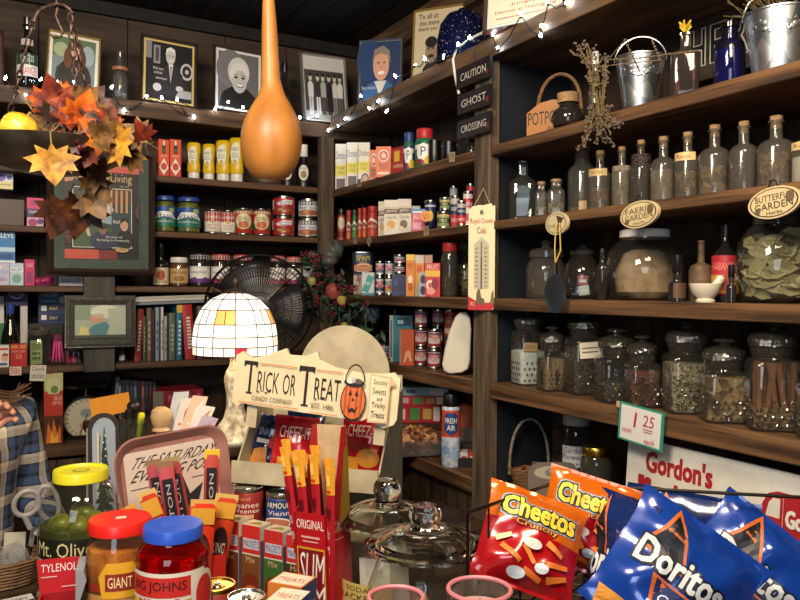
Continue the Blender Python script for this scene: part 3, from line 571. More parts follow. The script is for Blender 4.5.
# left end, shelf by shelf
bcar('cardboard_box', 'plain brown box on the shelf at the left edge under the yellow carton', 'box', '3', -14, 24, 199, .12, '#4b3b2c', off=.05)
zt = onY(5, 194, YB+.05).z
bcar('medicine_carton', 'yellow carton with purple bands at the left edge', 'carton', '3', -8, 13, 164, .05, '#e8dc9a', [('r', 0, .3, 1, .62, '#ece8f0'), ('r', 0, .62, 1, .72, '#d88aa8'), ('e', .35, .45, .3, .15, '#6a5ab0'), ('e', .82, .46, .13, .08, '#5a5aa8'), ('t', 'relief', .2, .76, .9, .86, '#5a4a9a'), ('t', 'gummy', .25, .12, .9, .2, '#6a5a40')], off=.06, z=ZB['3']+.128)
bcar('tampon_carton', 'pink and purple carton on the shelf left of the magazine frame', 'carton', '3', 27, 43.5, 198, .06, '#d8357e', [('r', 0, .32, 1, .62, '#2a2456'), ('t', 'TAMPAX', .08, .44, .92, .56, '#e8e4f0'), ('r', 0, 0, 1, .3, '#d0b4cc'), ('e', .35, .14, .3, .13, '#a82a6a'), ('e', .8, .18, .2, .1, '#5a2a7a'), ('r', .2, .76, .6, .9, '#a82a66')])
x = bcar('medicine_carton', 'lavender carton at the left end under the bright blue box', 'carton', '4', -6, 9.5, 263, .06, '#c8c0d4', [('r', 0, .5, 1, .7, '#a8b8dc'), ('t', 'tabs', .2, .2, .8, .4, '#7a5aa0'), ('e', .3, .8, .2, .1, '#e8e4f0')])
x = bcar('medicine_carton', 'pale blue carton next to the lavender one under the bright blue box', 'carton', '4', 10, 23.5, 263, .06, '#bcd0e0', [('r', 0, .6, 1, .8, '#e4ecf0'), ('t', 'RELIEF', .1, .64, .9, .76, '#2a6a9a'), ('e', .5, .3, .35, .2, '#7aa8a0')])
bcar('medicine_carton', 'magenta carton right of the pale blue carton', 'carton', '4', 24.5, 34.5, 259.5, .06, '#c8265e', [('r', .2, .1, .8, .5, '#8a2470'), ('t', 'CARE', .15, .7, .85, .85, '#f0c0d0')])
z = onY(8, 262, YB+.05).z
bcar('medicine_carton', 'bright blue and white carton at the left edge above two pale cartons', 'carton', '4', -12, 15, 226, .06, '#2a78b8', [('t', 'ALEVE', .3, .68, .95, .86, '#f0f4f8'), ('r', 0, .3, 1, .42, '#b8d8ec'), ('r', .2, .1, .9, .24, '#1a4a8a'), ('r', 0, 0, 1, .06, '#e4ecf0')], off=.022, z=ZB['4']+zat(8, 262.8, BY(8, ZB['4'], YB+.02))-ZB['4']+.0005)
# pink bow shaped pouch and a white flat packet
P = BY(44, ZB['4'], YB+.06)
b = MB()
for s in (-1, 1): b.ball((s*.017, 0, .017), .02, '#a8285e', 12, (1, .5, .75))
b.ball((0, -.006, .018), .009, '#d84a8a', 10); b.box(-.03, -.012, 0, .03, .012, .006, '#8a2050')
o = put(b.build('hair_bow'), P, .2, 0, -.15); tag(o, 'dark pink bow shaped packet below the magazine frame', 'packet')
bcar('flat_packet', 'white flat packet lying below the magazine frame', 'packet', '4', 59, 83, 276, .08, '#c4c4c8', [('r', .1, .3, .5, .7, '#8a9ab0'), ('r', .55, .2, .9, .8, '#a8a4a8')], off=.04)
# under it: items on the fifth shelf, left
bcar('candy_carton', 'white carton with a child face drawing at the left edge', 'carton', '5', -8, 9, 345.5, .05, '#e4e0d8', [('e', .75, .42, .2, .16, '#e0a88a'), ('p', [(.55, .5), (.7, .66), (.95, .6), (.95, .5), (.75, .54)], '#a8402a'), ('r', .3, .78, .95, .88, '#c84a3a'), ('r', .4, .08, .9, .2, '#4a6a9a')], off=.01)
bcar('headache_carton', 'red carton with two gold stripes beside the face carton', 'carton', '5', 10.5, 27, 344, .05, '#b4242a', [('r', .05, .8, .45, .96, '#d8803a'), ('r', .55, .8, .95, .96, '#d8803a'), ('e', .5, .45, .2, .14, '#d86a4a'), ('t', 'POWDER', .1, .62, .9, .72, '#e8b0a0'), ('r', .48, .05, .52, .75, '#8a1a20')], off=.01)
P, r, h, rz = cslot('B', '5', 1.5, 19.5, 304, .075)
bottle('sparkling_bottle', 'dark green long necked bottle behind the red carton', P, r, h, 'glass_green', cap='lid_blue', neck=.34, sh=.4, rz=rz, prof=[(r*.9, 0), (r, .004), (r, h*.36), (r*.86, h*.5), (r*.5, h*.7), (r*.36, h*.8), (r*.34, h*.93)], lab=(.1, .34, '#2a5a34'), pr=[('p', [(.4, .5), (.5, .9), (.62, .6), (.5, .4)], '#d8e0d4')])
bcar('soap_carton', 'white and green carton behind the green bottle at the left edge', 'carton', '5', -10, 4, 296, .06, '#d0d4cc', [('r', 0, .3, 1, .6, '#3a7a44')], off=.135)
bcar('soap_carton', 'slim white carton right of the green bottle', 'carton', '5', 20.5, 27.5, 306, .05, '#c4c2c0', [('r', .1, .1, .9, .3, '#8a8a90')], off=.10)
z = zat(15, 305.5, BY(15, 1.4, YB+.12))
P, w, h, _ = slot('B', '5', 5, 28, 283, .07, .11, z)
carton('cough_drop_carton', 'navy blue carton with oval emblem perched above the green bottle', 'carton', P, w, .07, h, '#262a62', [('e', .5, .55, .34, .26, '#d8d8e4'), ('e', .5, .55, .28, .2, '#38408a'), ('t', 'Vicks', .28, .46, .72, .64, '#e8e8f0'), ('r', 0, .9, .35, 1, '#d8b030'), ('r', .1, .1, .9, .16, '#5a60a0')])
pole_z = z
bcar('cardboard_box', 'dark box standing behind the glass jar and holding up the pain relief display', 'box', '5', 27.8, 63, 323.4, .10, '#26221f', [('r', .05, .1, .95, .9, '#1c1917')], off=.14)
z = zat(52, 323, BY(52, 1.4, YB+.15))
P, w, h, _ = slot('B', '5', 38.5, 65, 285.5, .06, .14, z); P.z = ZB['5']+.0005+zat(45, 323.4, BY(45, ZB['5'], YB+.14))-ZB['5']
carton('pain_relief_display', 'blue pain relief display box with two white capped vials on its front', 'carton', P, w, .06, h, '#22406e', [('r', 0, .62, 1, 1, '#2b5688'), ('t', 'Advil', .1, .7, .72, .92, '#efe6b0'), ('r', .78, .84, 1, 1, '#d8603a'), ('e', .9, .62, .14, .1, '#a8b4b8'), ('r', .08, .3, .98, .5, '#16254c'), ('r', .1, .33, .3, .47, '#e4e4e4'), ('t', 'Advil', .4, .35, .7, .45, '#d8c890'), ('r', .08, .06, .98, .25, '#16254c'), ('r', .1, .09, .3, .22, '#e4e4e4'), ('t', 'Advil', .4, .1, .7, .2, '#d8c890'), ('r', .1, .56, .7, .6, '#8aa0c0')])
# candy jar with green card, pen pots
P, r, h, rz = cslot('B', '5', 28, 50, 327, .03)
t = thing('glass_jar', 'squat glass jar with lid holding a green card on the books shelf', 'jar', P, rz)
MB().lathe([(r*.9, 0), (r, .004), (r, h*.7), (r*.8, h*.8)], 'glass_clear', 24).build('glass', t)
MB().lathe([(r*.85, h*.78), (r*.95, h*.8), (r*.95, h*.92), (r*.5, h*.97), (0, h)], 'glass_dusty', 24).build('lid', t)
o = MB().box(-.02, -.001, 0, .018, .001, .085, '#a8b87a').prints([('r', .1, .6, .9, .9, '#8a9a58'), ('r', .15, .2, .85, .3, '#5a6a3a'), ('r', .15, .4, .85, .5, '#5a6a3a')], lambda u, v, e: ((u-.5)*.038-.001, -.001-e, v*.085)).build('price_card')
put(o, P+Vector((-.008, -.004, .0005)), rz); tag(o, 'green price card inside the squat glass jar', 'card')
P = BY(58, ZB['5'], YB+.06)
t = thing('glass_dish', 'small glass dish holding pink pens', 'dish', P); MB().lathe([(.03, 0), (.034, .003), (.036, .022), (.033, .022), (.031, .006), (0, .005)], 'glass_clear', 20).build('bowl', t)
for i, (dx, c) in enumerate(((-.018, '#d03a86'), (-.006, '#c82a78'), (.006, '#e05a9a'), (.018, '#b03a5a'))):
    t = thing('pen', 'pink pen in the glass dish, %s' % ('leftmost', 'second from left', 'second from right', 'rightmost')[i], 'pen', P+Vector((dx, .002, .0065)), 0, 'pink pens', rad(-4), rad(6-4*i))
    MB().lathe([(.0035, 0), (.0042, .006), (.0042, .07), (.003, .074), (0, .074)], c, 10).build('barrel', t); MB().lathe([(.0045, .074), (.0045, .098), (0, .1)], '#7a2048', 10).build('cap', t)
for i, (px, c, lb) in enumerate(((68, '#9a2a3a', 'small red bottle'), (74, '#b04a6a', 'small pink bottle'), (79, '#2a2a30', 'small black bottle'), (122, '#20232a', 'small dark bottle with white label'))):
    P = BY(px, ZB['5'], YB+.05); bottle('nail_polish', lb+(' right of the grey post' if px > 100 else ' left of the grey post'), P, .011, .075 if px < 100 else .06, 'glass_dusty', cap='black_plastic', fill=(.6, c, None), lab=(.1, .4, c if px < 100 else '#c8c8c8'))
def ptag(label, px, py, w, h, txt, rz=0, wall='B', roll=0, col='#e0c8bc', tc='#9a3a3a', z=None):
    p = onY(px, py, YB-.0012) if wall == 'B' else onX(px, py, XR-.0012)
    b = MB().box(-w/2, -.0008, -h/2, w/2, .0008, h/2, col); b.prints([('t', x, .1, .9-(i+1)*.8/len(txt)+.06, .9, .9-i*.8/len(txt), tc) for i, x in enumerate(txt)], lambda u, v, e: ((u-.5)*w, -.0008-e, (v-.5)*h))
    o = put(b.build('price_tag'), p, rz if wall == 'B' else -PI/2, 0, rad(roll)); return tag(o, label, 'price tag')
ptag('small pale price tag hanging under the red carton', 15.5, 371, .036, .03, ('50c',))
ptag('larger white handwritten price tag beside the tall picture box', 38, 373, .05, .055, ('Candy', 'sticks'), col='#d8d0c6', tc='#2a2422', roll=4)
# the lowest shelf
P, w, h, _ = slot('B', '6', 44.5, 61.5, 367, .05, -.005+.02)
P = BY(53, ZB['6'], YB+.03); w = Wd(17, P); h = zat(53, 367, P)-P.z
carton('soup_mix_carton', 'tall narrow carton with green top, red band and fire picture', 'carton', P, w, .05, h, '#b23a2a', [('r', 0, .7, 1, 1, '#b4b884'), ('e', .5, .76, .42, .12, '#c4c890'), ('e', .55, .72, .2, .05, '#6a8a4a'), ('e', .3, .96, .35, .04, '#c04a7a'), ('r', .0, .38, 1, .66, '#b83a30'), ('t', 'SALSA', .5, .58, .96, .64, '#e8c8b8'), ('t', 'DIP MIX', .45, .52, .96, .565, '#e8c8b8'), ('r', 0, 0, 1, .38, '#5a2f1c'), ('p', [(.1, .03), (.2, .3), (.4, .16), (.5, .34), (.7, .14), (.85, .26), (.9, .03)], '#d8782c'), ('p', [(.3, .03), (.4, .18), (.55, .08), (.7, .15), (.75, .03)], '#eeb048'), ('r', .55, .26, .9, .34, '#3a2a22')], [('r', 0, 0, 1, 1, '#cfc8b8')])
# dial scale
P = BY(86, ZB['6'], YB+.09); rr = Wd(21.5, P); zc = zat(86, 417, P)-P.z
t = thing('kitchen_scale', 'old dial scale with round face and flat pan', 'scale', P, facing(P))
MB().box(-rr*.8, -.03, 0, rr*.8, .05, .015, 'black_iron').box(-rr*.35, -.02, .015, rr*.35, .045, zc-rr*.3, 'black_iron').build('base', t)
MB().at((0, 0, zc), rx=PI/2).lathe([(0, -.04), (rr, -.04), (rr*1.02, 0), (rr*1.02, .025), (rr*.95, .03), (rr*.93, .02), (0, .02)], 'tin', 36).build('housing', t)
b = MB().at((0, -.021, zc), rx=PI/2); b.lathe([(rr*.92, 0), (0, .0005)], 'dial_face' if 0 else '#c8c2ac', 36); b.at((0, -.0225, zc))
for i in range(24): a = 2*PI*i/24; b.at((0, -.0225, zc), ry=a).box(-.0012, -.0004, rr*.74, .0012, 0, rr*.88, '#3a3630')
b.at((0, -.0225, zc)).prints([('t', '25 LBS', .36, .3, .64, .38, '#3a3630'), ('e', .5, .62, .12, .1, '#8a9aa0')], lambda u, v, e: ((u-.5)*2*rr, -e, (v-.5)*2*rr)); b.build('dial', t)
MB().at((0, -.0236, zc), ry=rad(200)).box(-.0018, -.001, -rr*.2, .0018, 0, rr*.8, '#7a2018').build('needle', t)
zp = zat(86, 386, P)-P.z; MB().lathe([(.006, zc+rr*.9), (.006, zp-.006), (rr*.3, zp-.004), (rr*.95, zp-.002), (rr*1.0, zp+.006), (rr*.97, zp+.006), (0, zp)], 'tin', 30).build('pan', t)
# disc cases
def case(label, x0, x1, yt, c, c2, lean=0, g='disc cases standing in a row'):
    P, w, h, _ = slot('B', '6', x0, x1, yt, .135, .06); o = MB().box(-w/2, -.068, 0, w/2, .068, h, c).prints([('r', .15, .1, .85, .9, c2), ('r', .3, .3, .7, .7, c)], boxfn(w, .136, h)).build('disc_case', bevel=.001)
    put(o, P, 0, 0, rad(lean)); tag(o, label, 'disc case', g)
cs = [('#1c1e22', '#8a8c90'), ('#16181e', '#2a3444'), ('#202633', '#39506e'), ('#1a1c20', '#4a4a50'), ('#2c3a52', '#6a7c94'), ('#191b20', '#31343a'), ('#5a2430', '#a86a70'), ('#1d2028', '#3a4a66'), ('#24262c', '#7a3038'), ('#1a1d24', '#556070')]
nm = ('first', 'second', 'third', 'fourth', 'fifth', 'sixth', 'seventh', 'eighth', 'ninth', 'last')
case('black disc case leaning right beside the dial scale', 110.5, 114.2, 377, '#3a3c40', '#6a6c70', 5)
for i, (c, c2) in enumerate(cs): case('%s of the ten dark disc cases standing right of the leaning one' % nm[i], 118+i*3.85, 118+i*3.85+3.5, 380+i*.25, c, c2)
P = BY(179, ZB['6'], YB+.02)
for i in range(4):
    zz = P.z+.0005+i*.0245; o = MB().box(-.115, 0, 0, .12, .17, .0235, '#17181b').prints([('r', .1, .25, .9, .75, '#3a3c40'), ('t', 'DRAMA COLLECTION', .2, .35, .8, .65, '#a8a8a8')], lambda u, v, e: (-.115+u*.235, -e, v*.0235)).build('boxed_set', bevel=.001)
    put(o, (P.x+(.006, -.004, .01, 0)[i], P.y, zz)); tag(o, 'black boxed set lying flat, %s of the stack under the red one' % ('bottom', 'second from bottom', 'third from bottom', 'topmost')[i], 'boxed set', 'black boxed sets lying in a stack')
zt = P.z+4*.0245+.001; hh = zat(179, 390, P)-zt; w = Wd(49, P)
o = MB().box(-w/2, 0, 0, w/2, .16, hh, '#a8283a').prints([('r', 0, 0, .2, 1, '#8a8a76'), ('t', 'Mystery Pack', .3, .25, .78, .75, '#e8a8b0'), ('e', .9, .5, .05, .3, '#d86a7a')], lambda u, v, e: ((u-.5)*w, -e, v*hh)).build('boxed_set', bevel=.001)
put(o, (P.x-.003, P.y-.004, zt)); tag(o, 'dark pink boxed set lying on the black stack', 'boxed set')
# ------------------------------------------------------------------ the magazine frame and silver frame on the grey post
P = onY(100, 275, YB-.032); a = onY(46.5, 275, YB-.032); c = onY(154, 275, YB-.032); w = c.x-a.x; P.x = (a.x+c.x)/2; h = onY(100, 150, YB-.032).z-P.z
b_pr = [('r', 0, 0, 1, 1, '#1c1a1f'), ('r', 0, .93, 1, 1, '#c8574a'), ('p', [(0, .8), (0, .95), (.2, .95), (.1, .82)], '#c88a78'), ('t', 'KentuckyLiving', .1, .8, .9, .92, '#cfae78'), ('t', 'MAY 2002', .74, .775, .86, .795, '#b8a890'), ('r', .0, 0, .45, .1, '#c2503e'), ('r', .45, .0, .7, .1, '#7a2c2a'), ('r', .1, .12, .9, .76, '#e4e0d8'), ('r', .11, .128, .89, .752, '#28404a'), ('r', .11, .35, .62, .6, '#8ea6b8'), ('e', .4, .53, .25, .06, '#c4ced4'), ('r', .11, .128, .62, .36, '#3e5a3c'), ('p', [(.11, .36), (.3, .42), (.62, .37), (.62, .34), (.11, .33)], '#24402a'), ('r', .42, .6, .89, .752, '#5a3a28'), *[('r', .46+i*.07, .5, .49+i*.07, .74, '#c8966a') for i in range(6)], ('p', [(.12, .34), (.22, .4), (.3, .36), (.34, .24), (.3, .24), (.26, .33), (.2, .33), (.18, .24), (.15, .24)], '#c8b89a'), ('e', .5, .2, .17, .1, '#2c3050'), ('e', .5, .31, .05, .05, '#8a6450'), ('e', .5, .345, .06, .025, '#2a2422'), ('e', .8, .22, .12, .1, '#1d1b20'), ('e', .79, .37, .055, .065, '#c89a80'), ('p', [(.73, .38), (.75, .45), (.83, .45), (.85, .38), (.8, .42)], '#2a1c18'), ('t', 'Bell', .64, .385, .73, .42, '#e4e0d8'), ('t', '50 years of', .54, .22, .76, .25, '#ece8e0'), ('t', 'Farming in Kentucky', .42, .185, .86, .215, '#ece8e0'), ('e', .76, .1, .09, .025, '#c8b070'), ('t', '2002', .7, .09, .82, .125, '#5a4a24'), ('t', 'Hot', .01, .16, .08, .28, '#8a4a3a'), ('p', [(.93, .5), (.99, .66), (1, .4)], '#5a2a4a')]
noisy('green_mat', '#4a564f', '#56625a', (40, 40, 40), .9, bump=.05)
framed('framed_magazine', 'large dark framed magazine cover with green mat hanging on the grey post', 'picture', P, w, h, .022, 'dark_frame', .034, 'green_mat', b_pr, 0, 0, fd=.03)
P = onY(100, 347.5, YB-.032); a = onY(64, 347, YB-.032); c = onY(135, 347, YB-.032); w = c.x-a.x; P.x = (a.x+c.x)/2; h = onY(100, 295.5, YB-.032).z-P.z
noisy('pewter', '#46443f', '#5a5750', (60, 60, 60), .5, bump=.1)
fp = [('r', 0, 0, 1, 1, '#a8b4a0'), ('r', 0, .55, .3, 1, '#8a9a80'), ('e', .6, .8, .3, .2, '#d8dcc8'), ('r', .65, .1, 1, .9, '#b8c0ac'), ('e', .42, .6, .13, .13, '#d89a7a'), ('p', [(.2, .1), (.35, .4), (.6, .5), (.68, .36), (.6, .1)], '#5a8a8e'), ('p', [(.05, .0), (.12, .4), (.25, .3), (.3, .05)], '#d8cc80'), ('e', .45, .68, .12, .07, '#c8b8a0'), ('r', 0, 0, 1, .1, '#4a5248')]
framed('photo_frame', 'small pewter frame with beaded rim and a colour snapshot', 'photo', P, w, h, .03, 'pewter', .004, '#2c2a28', fp, 0, 0, bead='tin', fd=.02)
# ================================================================== goods on the right wall, between the posts
def rcar(name, label, cat, sh, x0, x1, yt, dep, col, pr=(), side=(), off=.015, z=None, group=None, yaw=0, **k):
    P, w, h, rz = slot('R', sh, x0, x1, yt, dep, off, z); return carton(name, label, cat, P, w, dep, h, col, pr, side, rz=rz+rad(yaw), group=group, **k)
# Cartons near the corner are turned out to face the room: width measured across the sight line
def fcar(name, label, cat, sh, x0, x1, yt, dep, col, pr=(), side=(), off=.05, z=None, group=None, yaw=0, left=()):
    xm = (x0+x1)/2; zz = ZR[sh] if z is None else z; P = RX(xm, zz, XR+off); w = Wd(x1-x0, P); h = zat(xm, yt, P)-zz
    d = Vector((P.x, P.y, 0)).normalized()*dep/2; return carton(name, label, cat, P+d, w, dep, h, col, pr, side, rz=facing(P, yaw), group=group, left=left)
# second shelf: sugar, baking soda, tins, creamers
dom = [('r', 0, .32, 1, .56, '#e6d92c'), ('t', 'Domino', .06, .68, .94, .84, '#26489a'), ('t', 'PURE CANE', .2, .46, .8, .52, '#3a3a2c'), ('t', 'SUGAR', .25, .37, .75, .43, '#3a3a2c'), ('r', .12, .03, .88, .27, '#4a2c3c')]
dom2 = dom[:1]+[('t', 'Domino', .06, .68, .94, .84, '#2a2a34')]+dom[2:4]+[('e', .6, .16, .34, .12, '#3a3034'), ('e', .6, .16, .24, .08, '#c8a888')]
fcar('sugar_carton', 'white and yellow sugar carton nearest the corner post', 'carton', 'A', 335.5, 346.5, 144, .045, '#e9e6dc', dom, group='sugar cartons', off=.05, yaw=-4)
fcar('sugar_carton', 'white and yellow sugar carton in the middle of the three', 'carton', 'A', 347, 358, 142.5, .045, '#e9e6dc', dom, group='sugar cartons', off=.05, yaw=-4)
fcar('sugar_carton', 'sugar carton with black lettering beside the orange baking soda', 'carton', 'A', 358.5, 370, 142.5, .045, '#e6e2d6', dom2, group='sugar cartons', off=.05, yaw=-4)
ah = [('e', .5, .7, .36, .2, '#e8e4dc'), ('e', .5, .7, .3, .165, '#c8402a'), ('p', [(.3, .7), (.5, .82), (.7, .7), (.62, .62), (.4, .62)], '#e8c8a0'), ('t', 'ARM', .34, .84, .66, .88, '#f0e8d8'), ('t', 'BAKING', .2, .36, .8, .44, '#4a2a6a'), ('t', 'SODA', .28, .26, .72, .34, '#4a2a6a'), ('r', .1, .08, .9, .16, '#e8d8c0')]
fcar('baking_soda_carton', 'orange baking soda carton, left one partly behind the other', 'carton', 'A', 369.5, 378, 150, .03, '#df6a24', ah, off=.07, yaw=-2)
fcar('baking_soda_carton', 'wide orange baking soda carton with round emblem', 'carton', 'A', 376.5, 391.5, 146.5, .04, '#e2691f', ah, off=.015, yaw=-6)
rcar('spice_tin', 'red square spice tin between baking soda and the coffee creamers', 'tin', 'A', 392.5, 402.5, 147, .04, '#b22e2a', [('r', .2, .45, .6, .85, '#e0b83a'), ('t', 'PAPRIKA', .15, .2, .85, .34, '#f0e0c0'), ('r', 0, .94, 1, 1, '#8a201c')], off=.015, yaw=12)
def creamer(label, x0, x1, yt, lid):
    P, r, h, rz = cslot('R', 'A', x0, x1, yt, .015); t = thing('creamer_jar', label, 'jar', P, rz, 'coffee creamer jars')
    MB().lathe([(r*.92, 0), (r, .005), (r, h*.68), (r*.8, h*.76)], '#1e6a4a', 24).build('body', t)
    MB().lathe([(r*.86, h*.75), (r*.88, h*.76), (r*.86, h*.97), (r*.8, h), (0, h)], lid, 28).build('lid', t)
    b = MB(); b.prints([('r', 0, 0, 1, 1, '#1f3f7e' if lid == '#23407e' else '#1c6a3c'), ('r', .0, .7, 1, .9, '#e8e4da'), ('e', .45, .55, .25, .4, '#eceae4'), ('t', 'P', .36, .4, .54, .8, '#23407e'), ('e', .68, .2, .22, .2, '#d8b83a'), ('e', .35, .14, .14, .12, '#8a2a2a')], cylfn(r*1.005, h*.06, h*.64, 170), .0003, nu=14); b.build('paper_label', t)
creamer('creamer jar with dark blue lid', 403.5, 414.5, 133, '#23407e')
creamer('creamer jar with red lid', 415, 434, 129.5, '#c02a36')
# black mugs / tea tins
for i, (x0, x1, yt) in enumerate(((428, 441, 141), (442, 456, 142.5))):
    P, r, h, rz = cslot('R', 'A', x0, x1, yt, .04); t = thing('coffee_mug', 'black coffee mug, %s one beside the red lidded creamer' % ('left', 'right')[i], 'mug', P, rz, 'black mugs')
    MB().lathe([(r*.8, 0), (r*.95, .006), (r, h*.5), (r*.97, h), (r*.88, h), (r*.86, .01), (0, .008)], 'black_plastic', 26).build('cup', t)
    MB().tube([(r*.9+.016*math.sin(a), 0, h*.5-.026*math.cos(a)) for a in [PI*k/8 for k in range(9)]], .004, 'black_plastic').build('handle', t)
P, r, h, rz = cslot('R', 'A', 467, 476, 139, .03)
bottle('small_jar', 'small glass jar beside the caution sign post on the second shelf', P, r, h, 'glass_clear', cap='black_plastic', neck=.8, sh=.75)
# third shelf: spices
def shaker(label, x0, x1, yt, body, lid, pr):
    P, r, h, rz = cslot('R', 'B', x0, x1, yt, .02); t = thing('spice_shaker', label, 'spice jar', P, rz, 'spice shakers')
    MB().lathe([(r*.9, 0), (r, .004), (r, h*.8), (r*.9, h*.84)], body, 20).build('body', t); MB().lathe([(r*.92, h*.82), (r*.94, h*.83), (r*.94, h*.97), (r*.88, h), (0, h)], lid, 20).build('lid', t)
    b = MB(); b.prints(pr, cylfn(r*1.01, h*.06, h*.78, 150), .0003, nu=10); b.build('paper_label', t)
sp = lambda c, c2: [('r', 0, 0, 1, 1, c), ('r', 0, .0, 1, .3, c2), ('p', [(0, .5), (.4, .8), (1, .6), (1, .5), (.4, .68)], '#e8dcc8'), ('t', 'SPICE', .15, .36, .85, .48, '#f0e4d0')]
shaker('dark capped seasoning shaker nearest the corner post', 337.5, 345, 209, '#6a2a22', 'black_plastic', [('r', 0, 0, 1, 1, '#a85048'), ('e', .5, .7, .4, .25, '#d8c8b0'), ('r', 0, .1, 1, .35, '#7a1c20')])
shaker('red spice shaker, first red one from the corner post', 346, 351.5, 210.5, '#8a241c', '#b02a2c', sp('#a8302a', '#c86a3a'))
shaker('green spice shaker between the red ones', 352, 357, 210, '#1f4a2a', '#1c3a24', sp('#2a6a3a', '#4a8a4a'))
shaker('red spice shaker just right of the green one', 357.5, 362, 208.5, '#8a241c', '#b02a2c', sp('#b03a30', '#c8502c'))
shaker('red spice shaker left of the large one', 362, 367, 208, '#8a241c', '#b02a2c', sp('#a8302a', '#c86a3a'))
shaker('large red lidded spice shaker beside the white boxes', 367, 377.5, 206.5, '#8a1c20', '#b0202c', sp('#a8282e', '#c04a3c'))
jw = lambda c: [('r', 0, .74, 1, .8, '#c8bca4'), ('r', 0, .6, 1, .74, '#5a3a2c'), ('t', 'JIFFY', .15, .63, .85, .71, '#f0e8d8'), ('e', .45, .3, .28, .12, c), ('e', .3, .18, .16, .07, '#e8cc90'), ('t', 'Cake Mix', .15, .46, .85, .55, '#7a6a54')]
fcar('pudding_carton', 'white mix carton behind, nearest the red spice shakers', 'carton', 'B', 378.5, 386, 201.5, .03, '#ddd4c2', jw('#c89a58'), off=.07, yaw=-5)
fcar('pudding_carton', 'white mix carton with golden dessert picture in front', 'carton', 'B', 384.5, 399.5, 200, .035, '#e2d9c8', jw('#d8a048'), off=.02, yaw=-5)
fcar('pudding_carton', 'tall white mix carton with dark band at the right', 'carton', 'B', 398, 411.5, 199, .035, '#ded4c4', jw('#6a4a34'), off=.06, yaw=-5)
fcar('pudding_carton', 'pale grey carton standing behind the gelatin box', 'carton', 'B', 411.5, 420, 206, .03, '#b8b8b0', [('r', 0, .6, 1, .7, '#6a7a8a')], off=.09)
jl = [('r', 0, .8, 1, 1, '#3a82c8'), ('t', 'JELL-O', .08, .48, .92, .76, '#e8e4ea'), ('r', .05, .1, .7, .4, '#e4a0b0'), ('e', .8, .26, .14, .2, '#c02a44'), ('r', .06, .82, .94, .9, '#e8e4ea')]
fcar('gelatin_carton', 'pink and blue gelatin carton in front of the white boxes', 'carton', 'B', 412.5, 426, 209, .03, '#d63a64', jl, off=.015, yaw=-8)
P, r, h, rz = cslot('R', 'B', 424.5, 436, 200.5, .055)
can('salt_canister', 'dark blue salt canister behind the gelatin carton', P, r, h, '#1f2a56', [('r', 0, .85, 1, .92, '#c8c8d0'), ('e', .5, .5, .2, .2, '#e0c840')], rz, cat='canister')
P = RX(426.5, ZR['B'], XR+.011); o = MB().lathe([(0, 0), (.018, 0), (.018, .001), (0, .0012)], '#d88a2a', 20).prints([('t', '2 for', .2, .5, .8, .7, '#6a2a18'), ('t', '$1', .3, .2, .7, .45, '#6a2a18')], lambda u, v, e: ((u-.5)*.036, (v-.5)*.036, .0012+e)).build('sale_sticker')
put(o, P+Vector((.0, 0, .045)), facing(P), PI/2); o.location.x -= .004; tag(o, 'round orange sale sticker on the gelatin carton edge', 'sticker')
for x0, x1, yt, z, lb in ((437, 450, 212, None, 'bottom green and tan tin of the stack left of the baking powder'), (439, 449.5, 197.5, 'u', 'top green and tan tin of the stack left of the baking powder')):
    P, r, h, rz = cslot('R', 'B', x0, x1, yt, .03)
    if z: P = P+Vector((.002, 0, hprev)); h = zat(444, yt, P)-P.z
    else: hprev = h+.0005
    can('milk_tin', lb, P, r, h, '#8a9a6a', [('r', 0, .3, 1, .7, '#2f4a34'), ('t', 'MILK', .25, .38, .75, .62, '#e0d4a8'), ('r', 0, .82, 1, 1, '#c8b070')], rz, 'condensed milk tins', 'tin')
cal = [('r', 0, .0, 1, .42, '#c02a3a'), ('r', 0, .42, 1, .8, '#23305a'), ('t', 'BAKING', .15, .56, .85, .7, '#e8e4dc'), ('t', 'POWDER', .15, .14, .85, .28, '#f0e8e0'), ('r', 0, .8, 1, 1, '#b8b4ae')]
for i, (x0, x1, yt, cc) in enumerate(((450.5, 459.5, 196, '#a8a49c'), (457, 466, 201, '#23305a'))):
    P, r, h, rz = cslot('R', 'B', x0, x1, yt, (.06, .03)[i]); can('baking_powder_can', ('taller red and navy baking powder can behind', 'shorter red and navy baking powder can in front')[i], P, r, h, cc, cal, rz)
P, r, h, rz = cslot('R', 'B', 449.5, 457.5, 186, .10); can('baking_powder_can', 'silver lidded can peeking out above the baking powder cans', P, r, h, '#a8a8a4', [], rz)
P, r, h, rz = cslot('R', 'B', 463, 473, 191.5, .05)
can('baking_powder_can', 'red and white can next to the thermometer sign', P, r, h, '#e0d8d0', [('r', 0, .55, 1, .85, '#c8323a'), ('t', 'Clabber', .1, .6, .9, .78, '#f0e8e0'), ('r', 0, .1, 1, .35, '#c8323a')], rz)
P, r, h, rz = cslot('R', 'B', 466, 475, 184, .09); can('baking_powder_can', 'red topped can at the far right behind the thermometer sign', P, r, h, '#b02a30', [('r', 0, .3, 1, .6, '#e0d0c8')], rz)
